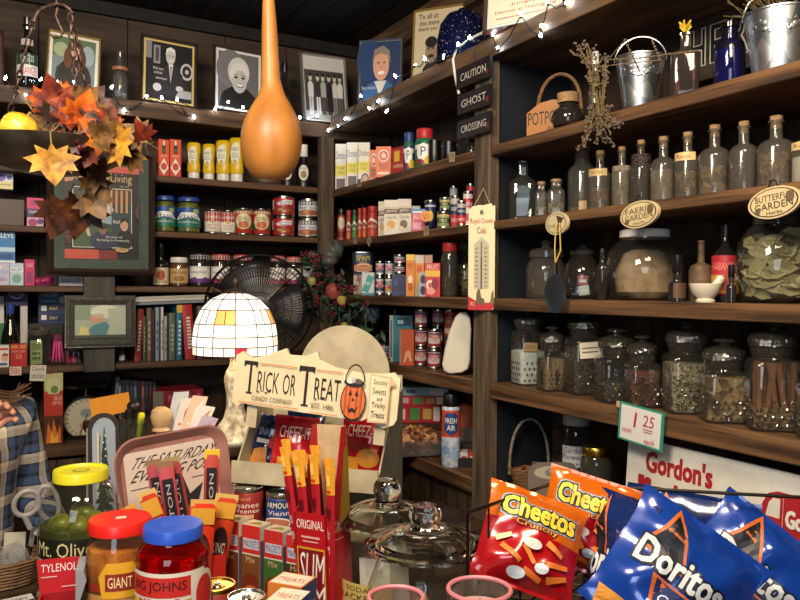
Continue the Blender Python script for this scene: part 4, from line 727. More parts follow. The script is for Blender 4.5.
# fourth shelf
spam = [('r', 0, .0, 1, .34, '#b8703a'), ('e', .55, .3, .4, .16, '#c88a4a'), ('e', .5, .34, .34, .08, '#d8b070'), ('e', .52, .28, .3, .06, '#b05a50'), ('t', 'SPAM', .12, .58, .88, .86, '#e0c43a'), ('t', 'CLASSIC', .3, .48, .7, .54, '#d8d0b8')]
P, w, h, rz = slot('R', 'C', 352, 373.5, 272.5, .05, .02); zt = P.z+h
tt = []
for i, (x0, x1, lb) in enumerate(((354, 362, 'pale carton under the luncheon meat tin, left one'), (362, 375, 'teal and white carton under the luncheon meat tin'))):
    P, w, hh, rz = slot('R', 'C', x0, x1, 273.2, .05, .0)
    P = RX((x0+x1)/2, ZR['C'], XR+.04); w = Wd(x1-x0, P); carton('tea_carton', lb, 'carton', P, w*.97, .04, h, ('#b0a89c', '#cfd6d4')[i], [('p', [(0, .2), (.5, .9), (1, .8), (.5, .1)], ('#8a3a34', '#3a9a9a')[i]), ('t', 'TEA', .2, .45, .7, .6, '#f0f0ec'), ('r', 0, 0, 1, .1, ('#8a5a54', '#3a8a90')[i])], rz=facing(P, -6))
P = RX(363, zt+.0006, XR+.045); r = Wd(11, P); h = zat(363, 252, P)-P.z
t = thing('luncheon_meat_tin', 'dark blue luncheon meat tin with yellow lettering stacked on cartons', 'tin', P, facing(P))
MB().lathe([(r*.97, 0), (r, .002), (r, .0045), (r*.97, .005), (r*.97, h-.005), (r, h-.0045), (r, h-.001), (r*.95, h), (r*.9, h-.002), (0, h-.002)], 'tin', 32, 4, ys=.6).build('body', t)
b = MB().lathe([(r*.985, .004), (r*.995, .005), (r*.995, h-.005), (r*.985, h-.004)], '#1c2444', 32, 4, ys=.6); b.prints(spam, lambda u, v, e: ((u-.5)*r*1.6, -r*.6-e-.0006, .005+v*(h-.01))); b.build('paper_label', t)
tn = lambda c, c2: [('r', 0, .6, 1, .85, c), ('r', 0, .15, 1, .4, c2), ('t', 'TUNA', .25, .62, .75, .82, '#f0f0ea'), ('e', .5, .45, .2, .14, '#c84a4a')]
def tins(x0, x1, ys, cols, lbs, grp='small tins on the fourth shelf', off=.03):
    zz = ZR['C']; yb = None
    for i, y in enumerate(ys):
        P, r, h, rz = cslot('R', 'C', x0, x1, y, off); P.z = zz; h = zat((x0+x1)/2, y, P)-zz
        can('small_tin', lbs[i], P, r, h-.0005, '#c8ccd0', tn(*cols[i]), rz, grp); zz += h
tins(375.5, 384, (276.5, 261), (('#a83a4a', '#3a4a6a'), ('#c04a50', '#5a6a8a')), ('lower tin of the two tin stack next to the luncheon meat', 'upper tin of the two tin stack next to the luncheon meat'))
tins(384.8, 393.4, (276.5, 261), (('#4a7a5a', '#c8983a'), ('#c06a6a', '#a8a8b0')), ('lower tin of the second two tin stack from the left', 'upper tin of the second two tin stack from the left'))
P = RX(399.5, ZR['C'], XR+.06); r = Wd(6.5, P); h0 = zat(399, 274.5, P)-P.z
carton('tea_carton', 'navy blue carton under two small blue tins', 'carton', P, Wd(14.5, P), .06, h0, '#1b2350', [('e', .3, .6, .12, .14, '#3a4a8a'), ('r', .1, .1, .9, .16, '#3a4478')], rz=facing(P, -4))
zz = P.z+h0+.0005
for i, (y, lb) in enumerate(((264.5, 'lower blue and white tin on the navy carton'), (254.5, 'upper blue and white tin on the navy carton'))):
    Q = Vector((P.x, P.y, zz)); h = zat(399, y, Q)-zz; can('small_tin', lb, Q, r*.92, h-.0005, '#c4ccd8', tn('#2a4a8a', '#b03a4a'), facing(Q), 'small tins on the fourth shelf'); zz += h
bx = [('r', 0, .86, 1, 1, '#f0c84a'), ('e', .5, .4, .3, .1, '#f4e4c0'), ('e', .5, .22, .3, .1, '#c8501c'), ('t', 'MIX', .2, .66, .8, .8, '#b02a1c')]
fcar('cracker_carton', 'tall orange and yellow carton on the fourth shelf', 'carton', 'C', 407, 415.5, 254.5, .05, '#df8a24', bx, off=.02, yaw=-8)
fcar('cracker_carton', 'orange carton with pale top behind the red one', 'carton', 'C', 415.6, 424.5, 255, .04, '#e09a2c', [('r', 0, .8, 1, 1, '#d8d0c0'), ('e', .5, .66, .35, .1, '#d05a2a'), ('r', 0, 0, 1, .3, '#c8b088')], off=.05, yaw=-8)
fcar('cracker_carton', 'small pale and orange carton at the back right', 'carton', 'C', 424.5, 433, 255, .04, '#d8a88a', [('r', 0, .6, 1, .8, '#a84a4a')], off=.08, yaw=-8)
fcar('tea_carton', 'small white and navy carton left of the red carton', 'carton', 'C', 420, 427, 272, .03, '#b8bcc4', [('e', .5, .7, .4, .18, '#23305a'), ('e', .5, .25, .4, .18, '#23305a')], off=.012, yaw=-8)
fcar('cereal_carton', 'red and yellow carton with fruit picture on the fourth shelf', 'carton', 'C', 426, 441, 263, .04, '#c8303a', [('r', 0, .6, 1, .78, '#e8b43a'), ('t', 'FRUIT', .12, .8, .88, .95, '#f0d8c0'), ('e', .35, .34, .28, .16, '#f0d8c8'), ('e', .68, .38, .24, .18, '#8a1a2a'), ('e', .4, .16, .3, .1, '#e89a8a'), ('e', .35, .34, .14, .08, '#c8505a')], off=.006, yaw=-10)
# two jars of noodles behind the thermometer
noisy('noodles', '#5a4c30', '#a8925a', (120, 120, 120), .6, bump=.5, kind='voronoi')
P, r, h, rz = cslot('R', 'C', 441, 458, 243, .03); t = thing('glass_jar', 'tall glass jar with red lid left of the thermometer sign', 'jar', P, rz)
MB().lathe([(r*.9, 0), (r, .005), (r, h*.74), (r*.85, h*.82), (r*.8, h*.86)], 'glass_smoke', 24).build('glass', t); MB().lathe([(r*.84, h*.84), (r*.88, h*.85), (r*.88, h*.99), (r*.8, h), (0, h)], '#b02a2a', 24).build('lid', t)
o = put(MB().lathe([(r*.8, .006), (r*.92, .012), (r*.92, h*.38), (r*.6, h*.42), (0, h*.4)], 'noodles', 18).build('dried_pasta'), P); tag(o, 'tan dried pasta filling the red lidded jar', 'pasta', kind='stuff')
P, r, h, rz = cslot('R', 'C', 452, 478, 237, .12); t = thing('glass_jar', 'rounded glass jar of yellow kernels behind the thermometer sign', 'jar', P, rz)
MB().lathe([(r*.7, 0), (r*.95, h*.1), (r, h*.4), (r*.85, h*.66), (r*.55, h*.76), (r*.5, h*.8)], 'glass_clear', 24).build('glass', t); MB().lathe([(r*.55, h*.78), (r*.62, h*.8), (r*.58, h*.88), (r*.3, h*.94), (0, h)], 'glass_dusty', 20).build('lid', t)
o = put(MB().lathe([(r*.64, .006), (r*.9, h*.11), (r*.95, h*.4), (r*.8, h*.54), (0, h*.56)], 'noodles', 20).build('popcorn_kernels'), P); tag(o, 'yellow kernels filling the jar behind the thermometer sign', 'kernels', kind='stuff')
# fifth shelf
P, r, h, rz = cslot('R', 'D', 377.5, 390, 329, .04)
bottle('glass_bottle', 'dark bottle with striped label at the corner end of the fifth shelf', P, r, h, 'glass_dark', neck=.4, sh=.5, lab=(.06, .45, '#a8a4b0'), pr=[('r', 0, .1, 1, .3, '#b04a4a'), ('r', 0, .5, 1, .62, '#4a5a8a'), ('t', 'TONIC', .2, .7, .8, .85, '#3a3a4a')], rz=rz)
fcar('storybook_carton', 'tall blue and teal carton left of the orange one', 'carton', 'D', 390.5, 414, 315.5, .06, '#2f8296', [('r', 0, 0, .16, 1, '#b8b0a4'), ('r', .04, .1, .12, .9, '#4a6a7a'), ('r', .3, .78, .95, .95, '#1a4a5a'), ('r', .35, .82, .6, .9, '#a8d0d0')], off=.075, yaw=-10)
fcar('storybook_carton', 'orange carton with white drawing in front of the blue one', 'carton', 'D', 400, 414.5, 329.5, .03, '#c2532c', [('r', .02, .05, .12, .95, '#8a8a7a'), ('e', .6, .3, .22, .12, '#d88a5a'), ('p', [(.3, .1), (.5, .4), (.56, .38), (.4, .08)], '#e0c0a0'), ('p', [(.75, .1), (.62, .4), (.68, .42), (.86, .14)], '#e0c0a0')], off=.03, yaw=-10)
cc = [('r', 0, .0, 1, .2, '#8a2a2c'), ('p', [(0, .2), (.25, .55), (.5, .25), (.75, .6), (1, .3), (1, .2)], '#c8b8b0'), ('r', 0, .62, 1, .8, '#b0343c'), ('t', 'CHILI', .15, .64, .85, .78, '#f0e0d0'), ('r', 0, .86, 1, .95, '#3a2a5a'), ('r', .1, .3, .2, .6, '#e0d0c0'), ('r', .7, .28, .8, .56, '#e0d0c0')]
def chili(x0, x1, yb, yt, lb, z=None, off=.03, col='#c09a9a'):
    P, r, h, rz = cslot('R', 'D', x0, x1, yt, off); z0 = P.z
    if yb: P.z = zat((x0+x1)/2, yb, P)
    can('chili_can', lb, P, r, zat((x0+x1)/2, yt, P)-P.z-.0006, col, cc, rz, 'red and silver chili cans'); return P
def chistack(x0, x1, yt, n, lbs, off):
    P, r, h, rz = cslot('R', 'D', x0, x1, yt, off); hh = h/n
    for i in range(n): can('chili_can', lbs[i], P+Vector((0, 0, hh*i)), r, hh-.0006, '#b89496', cc, rz+.1*i, 'red and silver chili cans')
chistack(414.5, 427, 309, 3, ['%s can of the tall left chili stack' % q for q in ('bottom', 'middle', 'top')], .045)
chistack(427.6, 440.5, 329, 2, ['%s can of the short front chili stack' % q for q in ('bottom', 'top')], .03)
chistack(432, 443, 308.5, 3, ['%s can of the chili stack behind the short one' % q for q in ('bottom', 'middle', 'top')], .125)
P, r, h, rz = cslot('R', 'D', 444, 456, 309, .115); hh = h/2
for i in range(2): can('tomato_can', 'orange topped can behind the pale scoop, %s one' % ('lower', 'upper')[i], P+Vector((0, 0, hh*i)), r, hh-.0006, '#b8502c', [('r', 0, .1, 1, .3, '#d8b090'), ('t', 'TOMATO', .15, .5, .85, .66, '#e8d0b0'), ('r', 0, .8, 1, .9, '#7a2018')], rz, 'orange tomato cans')
# pale cutting paddle leaning on the post
P = RX(456, ZR['D'], XR+.012); s = D(P)/FPX
ol = [(444, 366), (446, 372), (452, 375), (464, 373.5), (470, 370), (472, 362), (472.5, 330), (471, 318), (467.5, 313), (461, 313), (456, 318), (450, 334), (446, 352)]
poly = [((x-457)*s, (376-y)*s) for x, y in ol]
o = MB().prism(poly[::-1], -.008, .008, 'paddle' if 0 else '#c8c0ac').build('cutting_board', bevel=.004); put(o, P+Vector((-.004, 0, .002)), facing(P, -8), rad(-7)); tag(o, 'pale rounded paddle board leaning beside the thermometer post', 'board')
# dark plastic scoop tray and blue packet above the bottle
P = RX(372, ZR['D'], XR+.15)
b = MB(); n = 12
v = []
for j in (0, 1):
    for i in range(n+1): x = -.1+.2*i/n; v.append((x, -.05+.1*j, .135+.055*abs(x/.1)**1.6))
b.add(v, [(i, i+1, n+2+i, n+1+i) for i in range(n)], 'black_plastic', True); b.box(-.095, -.045, 0, -.088, .045, .185, 'black_plastic').box(.088, -.045, 0, .095, .045, .185, 'black_plastic')
o = put(b.build('sling_tray', solid=.003), P, facing(P)); tag(o, 'dark curved sling tray at the corner end of the fifth shelf', 'tray')
o = MB().box(-.035, -.02, 0, .035, .02, .05, '#3a5a9a').prints([('r', .1, .2, .9, .5, '#8a5a9a'), ('r', .1, .6, .6, .85, '#5a8ab8')], boxfn(.07, .04, .05)).build('blue_packet', bevel=.004)
put(o, P+Vector((-.012, -.01, .1425)), facing(P), 0, rad(6)); tag(o, 'small blue packet lying in the dark sling tray', 'packet')
# lowest shelf: red boxes, tray of potpourri, spray can
P = RX(420, ZR['E'], XR+.13)
zt0 = zat(418, 404, P)
rb = [('r', .05, .2, .25, .8, '#e0b0b0'), ('r', .35, .15, .55, .85, '#4a8a4a'), ('r', .62, .2, .8, .8, '#c8a050'), ('r', .84, .1, .98, .9, '#d8d0c8')]
h1 = zt0-P.z
o = MB().box(-.09, -.06, 0, .09, .06, h1*.55, '#39291d').build('wooden_crate', bevel=.003); put(o, P, facing(P, 10)); tag(o, 'dark wooden crate at the back of the lowest shelf under red boxes', 'crate')
z = P.z+h1*.55+.0005
for i, (c, dx, hh, lb) in enumerate((('#a82430', -.015, h1*.45, 'red carton with coloured squares on the crate'), ('#b8303a', .0, .032, 'second red carton with green and gold squares'), ('#8fb4cc', .02, .03, 'pale blue flat carton topmost on the red cartons'))):
    o = MB().box(-.085, -.03, 0, .085, .03, hh, c).prints(rb if i < 2 else [('r', .1, .3, .3, .7, '#4a6a8a'), ('r', .6, .2, .9, .8, '#c8ccd0')], boxfn(.17, .06, hh)).build('gift_carton', bevel=.001)
    put(o, Vector((P.x, P.y, z))+Vector((dx*.9, -dx*.3, 0)), facing(P, 6-5*i)); tag(o, lb, 'carton'); z += hh+.0006
# clear plastic tray with potpourri bag
P = RX(416, ZR['E'], XR+.02)
t = thing('plastic_tray', 'clear plastic tray overhanging the lowest shelf with potpourri', 'tray', P, facing(P, 14)); b = MB()
b.lathe([(.085, .002), (.1, .006), (.125, .055), (.132, .058), (.128, .06), (.12, .056), (.096, .009), (0, .006)], 'plastic_film', 28, 4, ys=.62); b.build('tray', t)
noisy('potpourri', '#3a1d14', '#b8875a', (75, 75, 75), .7, bump=.8, kind='voronoi', c3='#7a4a30', lo=.1, hi=.9)
b = MB(); rn = random.Random(4)
b.lathe([(.088, .011), (.104, .04), (.09, .062), (.05, .085), (0, .09)], 'potpourri', 24, 4, ys=.6)
for i in range(90):
    a = rn.uniform(0, 2*PI); q = rn.uniform(0, 1)**.5; x, y = q*.095*math.cos(a), q*.058*math.sin(a); z = .05+.042*(1-q*q)
    b.at((x, y, z), rn.uniform(-1, 1), rn.uniform(-1, 1), a).ball((0, 0, 0), rn.uniform(.006, .012), rn.choice(['#8a4a24', '#b88a5a', '#5a2a1c', '#c8a880', '#a85a2c']), 6, (1, .6, .35))
o = put(b.build('potpourri_mix'), P+Vector((0, 0, .0005)), facing(P, 14)); tag(o, 'heap of brown and orange potpourri in the clear tray', 'potpourri', kind='stuff')
P = RX(392, ZR['E'], XR+.05); o = MB().lathe([(.07, 0), (.085, .01), (.085, .07), (.07, .1), (.03, .112), (0, .112)], 'plastic_film', 22, 3, ys=.5).build('plastic_bag'); put(o, P, facing(P, 10)); tag(o, 'pale clear plastic bag left of the potpourri tray', 'bag')
# spray can
P, r, h, rz = cslot('R', 'E', 441.5, 460, 393.5, .004)
t = thing('spray_can', 'blue and white spray can with black cap and red band', 'can', P, rz)
noisy('spray_pattern', '#8ea4c4', '#dfe4ec', (60, 60, 60), .3, bump=0)
b = MB().lathe([(r*.94, 0), (r, .004), (r, h*.8), (r*.9, h*.83), (0, h*.83)], 'spray_pattern', 28); b.prints([('r', 0, .52, 1, .98, '#c84a24'), ('p', [(.24, .62), (.24, .86), (.34, .94), (.66, .94), (.76, .86), (.76, .62), (.5, .54)], '#26407a'), ('t', 'FRESH', .3, .76, .7, .85, '#f0ece4'), ('t', 'AIR', .36, .64, .64, .73, '#f0ece4'), ('e', .3, .3, .16, .08, '#7a94bc'), ('e', .65, .2, .2, .08, '#9ab0d0')], cylfn(r*1.003, 0, h*.8, 180), .0003, nu=14); b.build('body', t)
MB().lathe([(r*.86, h*.82), (r*.9, h*.83), (r*.86, h*.97), (r*.8, h), (0, h)], 'black_plastic', 26).build('cap', t)
for j in range(0): pass
P = RX(468, ZR['E'], XR+.09)
t = thing('matchbox_display', 'small dark open box with red and white packets beside the spray can', 'box', P+Vector((0, .0, 0)), facing(P))
b = MB(); b.box(-.06, -.04, 0, .06, .04, .004, '#1a1716').box(-.06, -.04, .004, .06, -.036, .03, '#1a1716').box(-.06, .036, .004, .06, .04, .06, '#1a1716').box(-.06, -.036, .004, -.056, .036, .05, '#1a1716').box(.056, -.036, .004, .06, .036, .05, '#1a1716'); b.build('box', t)
for i in range(4):
    o = put(MB().box(-.012, -.025, 0, .012, .025, .04, ('#c8403a', '#d8d0c8')[i % 2]).prints([('r', .2, .3, .8, .7, ('#e8e0d0', '#b03a34')[i % 2])], boxfn(.024, .05, .04)).build('match_packet'), P+Vector((math.cos(facing(P))*(-.039+.026*i), math.sin(facing(P))*(-.039+.026*i), .0045)), facing(P)); tag(o, '%s in the dark open box, %s' % (('red packet', 'white packet')[i % 2], ('leftmost', 'second from left', 'third from left', 'rightmost')[i]), 'packet')
P = RX(463.5, ZR['E'], XR+.21)
t = thing('orange_packet', 'orange topped bag half hidden behind the spray can', 'bag', P, facing(P)); MB().lathe([(.05, 0), (.06, .02), (.055, .1), (.03, .15), (0, .16)], '#c8602a', 16, 3, ys=.5).build('bag', t); MB().box(-.05, -.034, .03, .05, -.031, .08, '#8a7a6a').build('paper_label', t)
# price tags on these edges
for i, (px, py, lb) in enumerate(((355, 240, 'price tag on the shelf edge under the red spice shakers'), (369, 241, 'diamond tilted price tag right of the first one'), (426, 231, 'price tag under the gelatin carton'), (359, 183, 'price tag under the sugar cartons'), (452, 157, 'price tag under the black mugs'))):
    ptag(lb, px, py, .03, .03, ('1.99',), wall='R', roll=(4, 40, -5, 3, 6)[i], col='#a8927a', tc='#4a3a2a')
# hanging boards, thermometer
def rpt(px, py, x=XR-.016): return onX(px, py, x)
t = thing('caution_sign', 'three linked dark boards reading caution ghost crossing', 'sign', rpt(474, 71))
o0 = rpt(474, 71)
for i, (tx, q) in enumerate((('CAUTION', ((457, 72), (491, 54), (492, 74), (459, 92))), ('GHOST', ((459, 98), (491.5, 82), (492, 102), (459, 118))), ('CROSSING', ((459, 125), (491.5, 108), (492, 128), (458.5, 143.5))))):
    a, b_, c, d = [rpt(*k) for k in q]; cen = (a+b_+c+d)/4; w = ((a.y-b_.y)+(d.y-c.y))/2; h = ((a.z-d.z)+(b_.z-c.z))/2
    zc_, yc_ = cen.z-o0.z, cen.y-o0.y
    fn = lambda u, v, e: (-.006-e, yc_-(u-.5)*w, zc_+(v-.5)*h)
    b = MB().box(-.006, yc_-w/2, zc_-h/2, .004, yc_+w/2, zc_+h/2, '#1b1a19'); b.prints([('r', .05, .14, .95, .16, '#5a2a22'), ('r', .05, .84, .95, .86, '#5a2a22'), ('e', .93, .3, .05, .14, '#6a2c22'), ('t', tx, .14, .3, .9, .68, '#cfcac0')], fn, .0004); b.build('board', t)
    if i < 2: MB().tube([(0, yc_-w*.3, zc_-h/2-.02), (0, yc_-w*.3, zc_-h/2+.004)], .0015, 'steel_wire').tube([(0, yc_+w*.3, zc_-h/2-.02), (0, yc_+w*.3, zc_-h/2+.004)], .0015, 'steel_wire').build('link', t)
MB().tube([(.0, yc_*0, .022), (.004, 0, .06)], .0015, 'steel_wire').build('hanger', t)
P = onX(481.5, 310, XR-.02); s = D(P)/FPX; hh = zat(481.5, 204, P)-P.z; ww = 27*s
t = thing('thermometer_sign', 'cream enamel soda thermometer sign hanging from a string on the post', 'thermometer', P, facing(P, -14))
ol = [(-.5, .02), (-.47, 0), (.42, 0), (.5, .03), (.5, .93), (.49, .985), (.4, .97), (.37, 1), (.05, .985), (-.1, .99), (-.38, .975), (-.42, .955), (-.5, .95)]
mat('cream_enamel', '#e9dfb6', .25)
b = MB().prism([(x*ww, z*hh) for x, z in ol], -.004, .002, 'cream_enamel'); fn = lambda u, v, e: ((u-.5)*ww, -.004-e, v*hh)
b.prints([('p', [(.0, .0), (.0, .13), (.2, .10), (.45, .07), (.8, .07), (1, .12), (1, .04), (.9, 0)], '#b8262c'), ('p', [(.3, .06), (.32, .16), (.42, .23), (.5, .12), (.62, .1), (.62, .05)], '#6a5a40'), ('p', [(.84, .06), (.88, .16), (.96, .19), (.98, .06)], '#7a6a4a'), ('t', 'RC', .1, .04, .26, .075, '#e0c8b0'), ('t', 'Royal Crown', .07, .80, .93, .865, '#b23a2c'), ('t', 'Cola', .33, .72, .66, .78, '#b23a2c'), ('e', .5, .92, .07, .022, '#5a5a48')], fn, .0004); b.build('plate', t)
b = MB(); b.add([fn(x, y, .001) for x, y in ((.22, .2), (.78, .2), (.78, .62), (.5, .69), (.22, .62))], [(0, 1, 2, 3, 4)], '#b9b39c'); b.prints([('r', q, .22+i*.04, q+.1, .226+i*.04, '#7a4a3a') for i in range(10) for q in (.28, .62)], fn, .0003, 6, 1); b.build('scale_plate', t)
MB().tube([(0, -.007, hh*.2), (0, -.007, hh*.64)], .0022, 'glass_clear').build('glass_tube', t); MB().tube([(0, -.0075, hh*.2), (0, -.0075, hh*.5)], .001, '#a02020').build('fluid', t)
MB().tube([(-ww*.35, 0, hh*.96), (-.0, .012, hh*1.0+.045), (ww*.35, 0, hh*.96)], .0016, '#b8a888').build('string', t)
# ================================================================== right bay: herbs, bottles and jars
# second shelf
P = RX(548, ZR['A'], XR+.03); w = Wd(58, P)
t = thing('potpourri_basket', 'pale wooden box lettered potpourri with a tall bent handle', 'basket', P+Vector((.075, .045, 0)), -PI/2+rad(30)); w *= .95
hh = zat(520, 103, P)-P.z
b = MB().prism([(-w/2, 0), (w/2, 0), (w/2, hh*.85), (w*.25, hh*1.15), (0, hh*1.22), (-w*.25, hh*1.15), (-w/2, hh*.85)], -.052, -.042, '#a9713c')
b.prints([('t', 'POTPOURRI', .03, .42, .93, .86, '#1d1712'), ('t', 'Gatherings', .4, .16, .9, .32, '#2a211a')], lambda u, v, e: ((u-.5)*w, -.052-e, v*hh), .0006); b.build('front_board', t)
MB().prism([(-w/2, 0), (w/2, 0), (w/2, hh*.8), (-w/2, hh*.8)], .042, .052, '#8a5c32').box(-w/2, -.042, 0, w/2, .042, .006, '#8a5c32').box(-w/2, -.042, 0, -w/2+.006, .042, hh*.6, '#8a5c32').box(w/2-.006, -.042, 0, w/2, .042, hh*.6, '#8a5c32').build('box', t)
ht = zat(555, 66, P)-P.z
MB().tube([(-w*.44*math.cos(a)*1.0, 0, hh*.3+(ht-hh*.3)*math.sin(a)**.6) for a in [PI*i/20 for i in range(21)]], .005, 'wicker').build('handle', t)
# small globe jug with cork
mat('jug_glaze', '#6a5a4a', .2)
P = RX(568, ZR['A'], XR+.045); r = Wd(17, P); h = zat(568, 94, P)-P.z
t = thing('herb_jug', 'round speckled glass jug with wide cork before the potpourri box', 'jug', P, facing(P))
MB().lathe([(r*.5, 0), (r*.85, h*.1), (r, h*.32), (r*.85, h*.52), (r*.55, h*.62), (r*.5, h*.7), (r*.56, h*.72)], 'glass_brown', 26).build('glass', t); MB().lathe([(r*.46, h*.66), (r*.48, h*.73), (r*.62, h*.74), (r*.66, h), (0, h)], 'cork', 20).build('cork', t)
o = put(MB().lathe([(r*.46, .004), (r*.8, h*.11), (r*.93, h*.32), (r*.6, h*.42), (0, h*.44)], 'potpourri', 20).build('dried_petals'), P); tag(o, 'dark dried petals inside the round corked jug', 'petals', kind='stuff')
# bunch of dried flowers hanging over the edge
P = RX(597, ZR['A'], XR+.02); rn = random.Random(5)
t = thing('dried_flower_bunch', 'bunch of pale dried flowers drooping over the shelf edge', 'flowers', P)
mat('dry_stem', '#7a6a42', .8); mat('dry_bud', '#6a5a52', .9)
def pt(px, py, dx=0): q = onX(px, py, XR+.02+dx); return q-P
for i in range(46):
    b = MB(); x0, y0 = rn.uniform(592, 604), rn.uniform(100, 125); k = i % 3
    if k == 0: x1, y1 = rn.uniform(572, 612), rn.uniform(42, 78)
    elif k == 1: x1, y1 = rn.uniform(576, 620), rn.uniform(120, 148)
    else: x1, y1 = rn.uniform(586, 612), rn.uniform(66, 130)
    dx = rn.uniform(-.055, -.023); pp = []
    for j in range(6): f_ = j/5; pp.append(pt(x0+(x1-x0)*f_+rn.uniform(-2, 2), y0+(y1-y0)*f_+rn.uniform(-1, 1)+(-6 if k == 0 else 0)*math.sin(PI*f_), dx+rn.uniform(-.006, .006)))
    b.tube(pp, .0012, 'dry_stem', 4)
    for q in pp[2:]:
        for _ in range(2): b.ball(q+Vector((rn.uniform(-.006, .006), rn.uniform(-.006, .006), rn.uniform(-.006, .006))), rn.uniform(.002, .004), 'dry_bud', 5)
    b.build('sprig', t)
for q0, q1, q2 in (((603, 60), (640, 58), (700, 50)), ((604, 66), (660, 60), (652, 40)), ((596, 60), (575, 55), (570, 50)), ((600, 70), (625, 40), (640, 72))):
    b = MB().tube([pt(*q0, -.02), pt(*q1, -.03), pt(*q2, -.02)], .0014, 'dry_stem', 4)
    for j in range(6): f_ = j/6; b.ball(pt(q1[0]+(q2[0]-q1[0])*f_, q1[1]+(q2[1]-q1[1])*f_, -.03), .003, 'dry_bud', 5)
    b.build('sprig', t)
mat('dry_tie', '#9a8a5a', .8); MB().tube([pt(590, 84, -.03), pt(598, 86, -.06), pt(606, 83, -.03)], .003, 'dry_tie').build('tie', t)
# slim bottle behind the flowers
P, r, h, rz = cslot('R', 'A', 588, 602, 52, .10); bottle('glass_bottle', 'slim clear bottle behind the dried flowers', P, r, h, 'glass_dusty', cap='white_plastic', neck=.4, sh=.55)
# buckets
def bucket(label, x0, x1, yt, x0b, x1b, yb, off):
    xm = (x0b+x1b)/2; P = RX(xm, ZR['A'], XR+off); rt = Wd((x1-x0)/2, P); rb = Wd((x1b-x0b)/2, P); h = zat(xm, yt, P)-P.z
    t = thing('metal_bucket', label, 'bucket', P, facing(P)); b = MB()
    b.lathe([(rb, .0), (rb*1.02, .004), (rb*.5+rt*.5, h*.5), (rt, h*.97), (rt*1.05, h*.98), (rt*1.05, h), (rt*.98, h), (rb*.96, .008), (0, .006)], 'galvanised', 36).build('body', t)
    rn = random.Random(3); b = MB()
    for i in range(26):
        a = rn.uniform(-1.2, 1.2)-PI/2; z = h*(.68+.08*math.sin(5*a)+rn.uniform(-.06, .06)); rr = rb+(rt-rb)*z/h; b.at((rr*math.cos(a), rr*math.sin(a), z), rz=a).ball((0, 0, 0), rn.uniform(.004, .008), 'galvanised', 6, (.4, 1, .7))
    b.build('leaf_relief', t)
    MB().tube([(-rt*1.04*math.cos(a), -.25*rt*math.sin(a)-.1*rt, h*.93+rt*.95*math.sin(a)) for a in [PI*i/16 for i in range(17)]], .002, 'tin').build('handle', t)
    return P, rt, h
bucket('smaller galvanised bucket with leaf relief beside the dried flowers', 619.5, 667, 58.5, 624.5, 655, 104, .075)
Pb, rt, hb = bucket('larger galvanised bucket with leaf relief at the right edge', 747, 812, 15, 755, 803, 66, .085)
b = MB(); rn = random.Random(8)
for i in range(70):
    a, q = rn.uniform(0, 2*PI), rn.uniform(0, rt*1.25); b.tube([(q*.4*math.cos(a), q*.4*math.sin(a), hb*.6), (q*.8*math.cos(a), q*.8*math.sin(a), hb*1.02), (q*1.2*math.cos(a)-.03, q*math.sin(a), hb*1.05+rn.uniform(-.005, .035))], .0009, 'dry_stem', 4)
o = put(b.build('dried_grass'), Pb); tag(o, 'straw coloured dried grass sticking out of the larger bucket', 'dried grass', kind='stuff')
# brown flask with yellow flower, cobalt bottle
P, r, h, rz = cslot('R', 'A', 671, 698, 33, .04)
t = bottle('glass_flask', 'square shouldered purple brown flask with a yellow flower', P, r*1.06, h, 'glass_amethyst', neck=.3, sh=.62, sq=5, rz=rz, ys=.55, prof=[(r*.95, 0), (r, .004), (r, h*.66), (r*.95, h*.7), (r*.4, h*.76), (r*.34, h*.8), (r*.34, h*.95), (r*.42, h*.96), (r*.42, h)])
b = MB()
for i in range(14): a = 2*PI*i/14; b.tube([(0, 0, h*1.0), (.012*math.cos(a), .012*math.sin(a), h*1.0+.012+.006*(i % 3))], .0022, '#d8b82a', 5)
b.tube([(0, 0, h*.5), (0, 0, h*1.01)], .001, 'dry_stem', 4); o = put(b.build('yellow_flower'), P); tag(o, 'small yellow dried flower in the brown flask', 'flower')
P, r, h, rz = cslot('R', 'A', 714.5, 744, 24, .05); bottle('cobalt_bottle', 'cobalt blue glass bottle between the flask and large bucket', P, r, h, 'glass_blue', neck=.52, sh=.6, rz=rz, prof=[(r*.92, 0), (r, .005), (r, h*.62), (r*.92, h*.7), (r*.55, h*.76), (r*.52, h*.92), (r*.62, h*.93), (r*.62, h), (r*.45, h)], fill=(.6, mat('cobalt_core', '#0d1a8c', .15), None))
# herbs board behind
P = onX(745, 34, WX-.03); s = D(P)/FPX
w = abs(onX(690, 30, WX-.03).y-onX(850, 30, WX-.03).y)*.95
noisy('old_board', '#2a221c', '#463a30', (20, 3, 30), .8, bump=.5)
t = thing('herbs_sign', 'old dark board with outlined lettering HERBS behind the buckets', 'sign', P+Vector((0, 0, 0)), -PI/2)
yc0 = onX(690, 30, WX-.03).y-P.y
hz = .16; b = MB().box(-yc0-.02, -.006, -hz/2, -yc0+w, .012, hz/2, 'old_board')
def hf(u, v, e): return (-yc0+.0+u*w*.78, -.006-e, (v-.5)*hz*.62)
L = ('H', 'E', 'R', 'B', 'S')
for i, c in enumerate(L):
    x0 = .02+i*.2
    b.prints([('to', c, x0+.01, .06, x0+.15, .94, '#cfc8b4', .011, '#191513', 2.2)], hf, .0006, 1)
b.build('board', t)
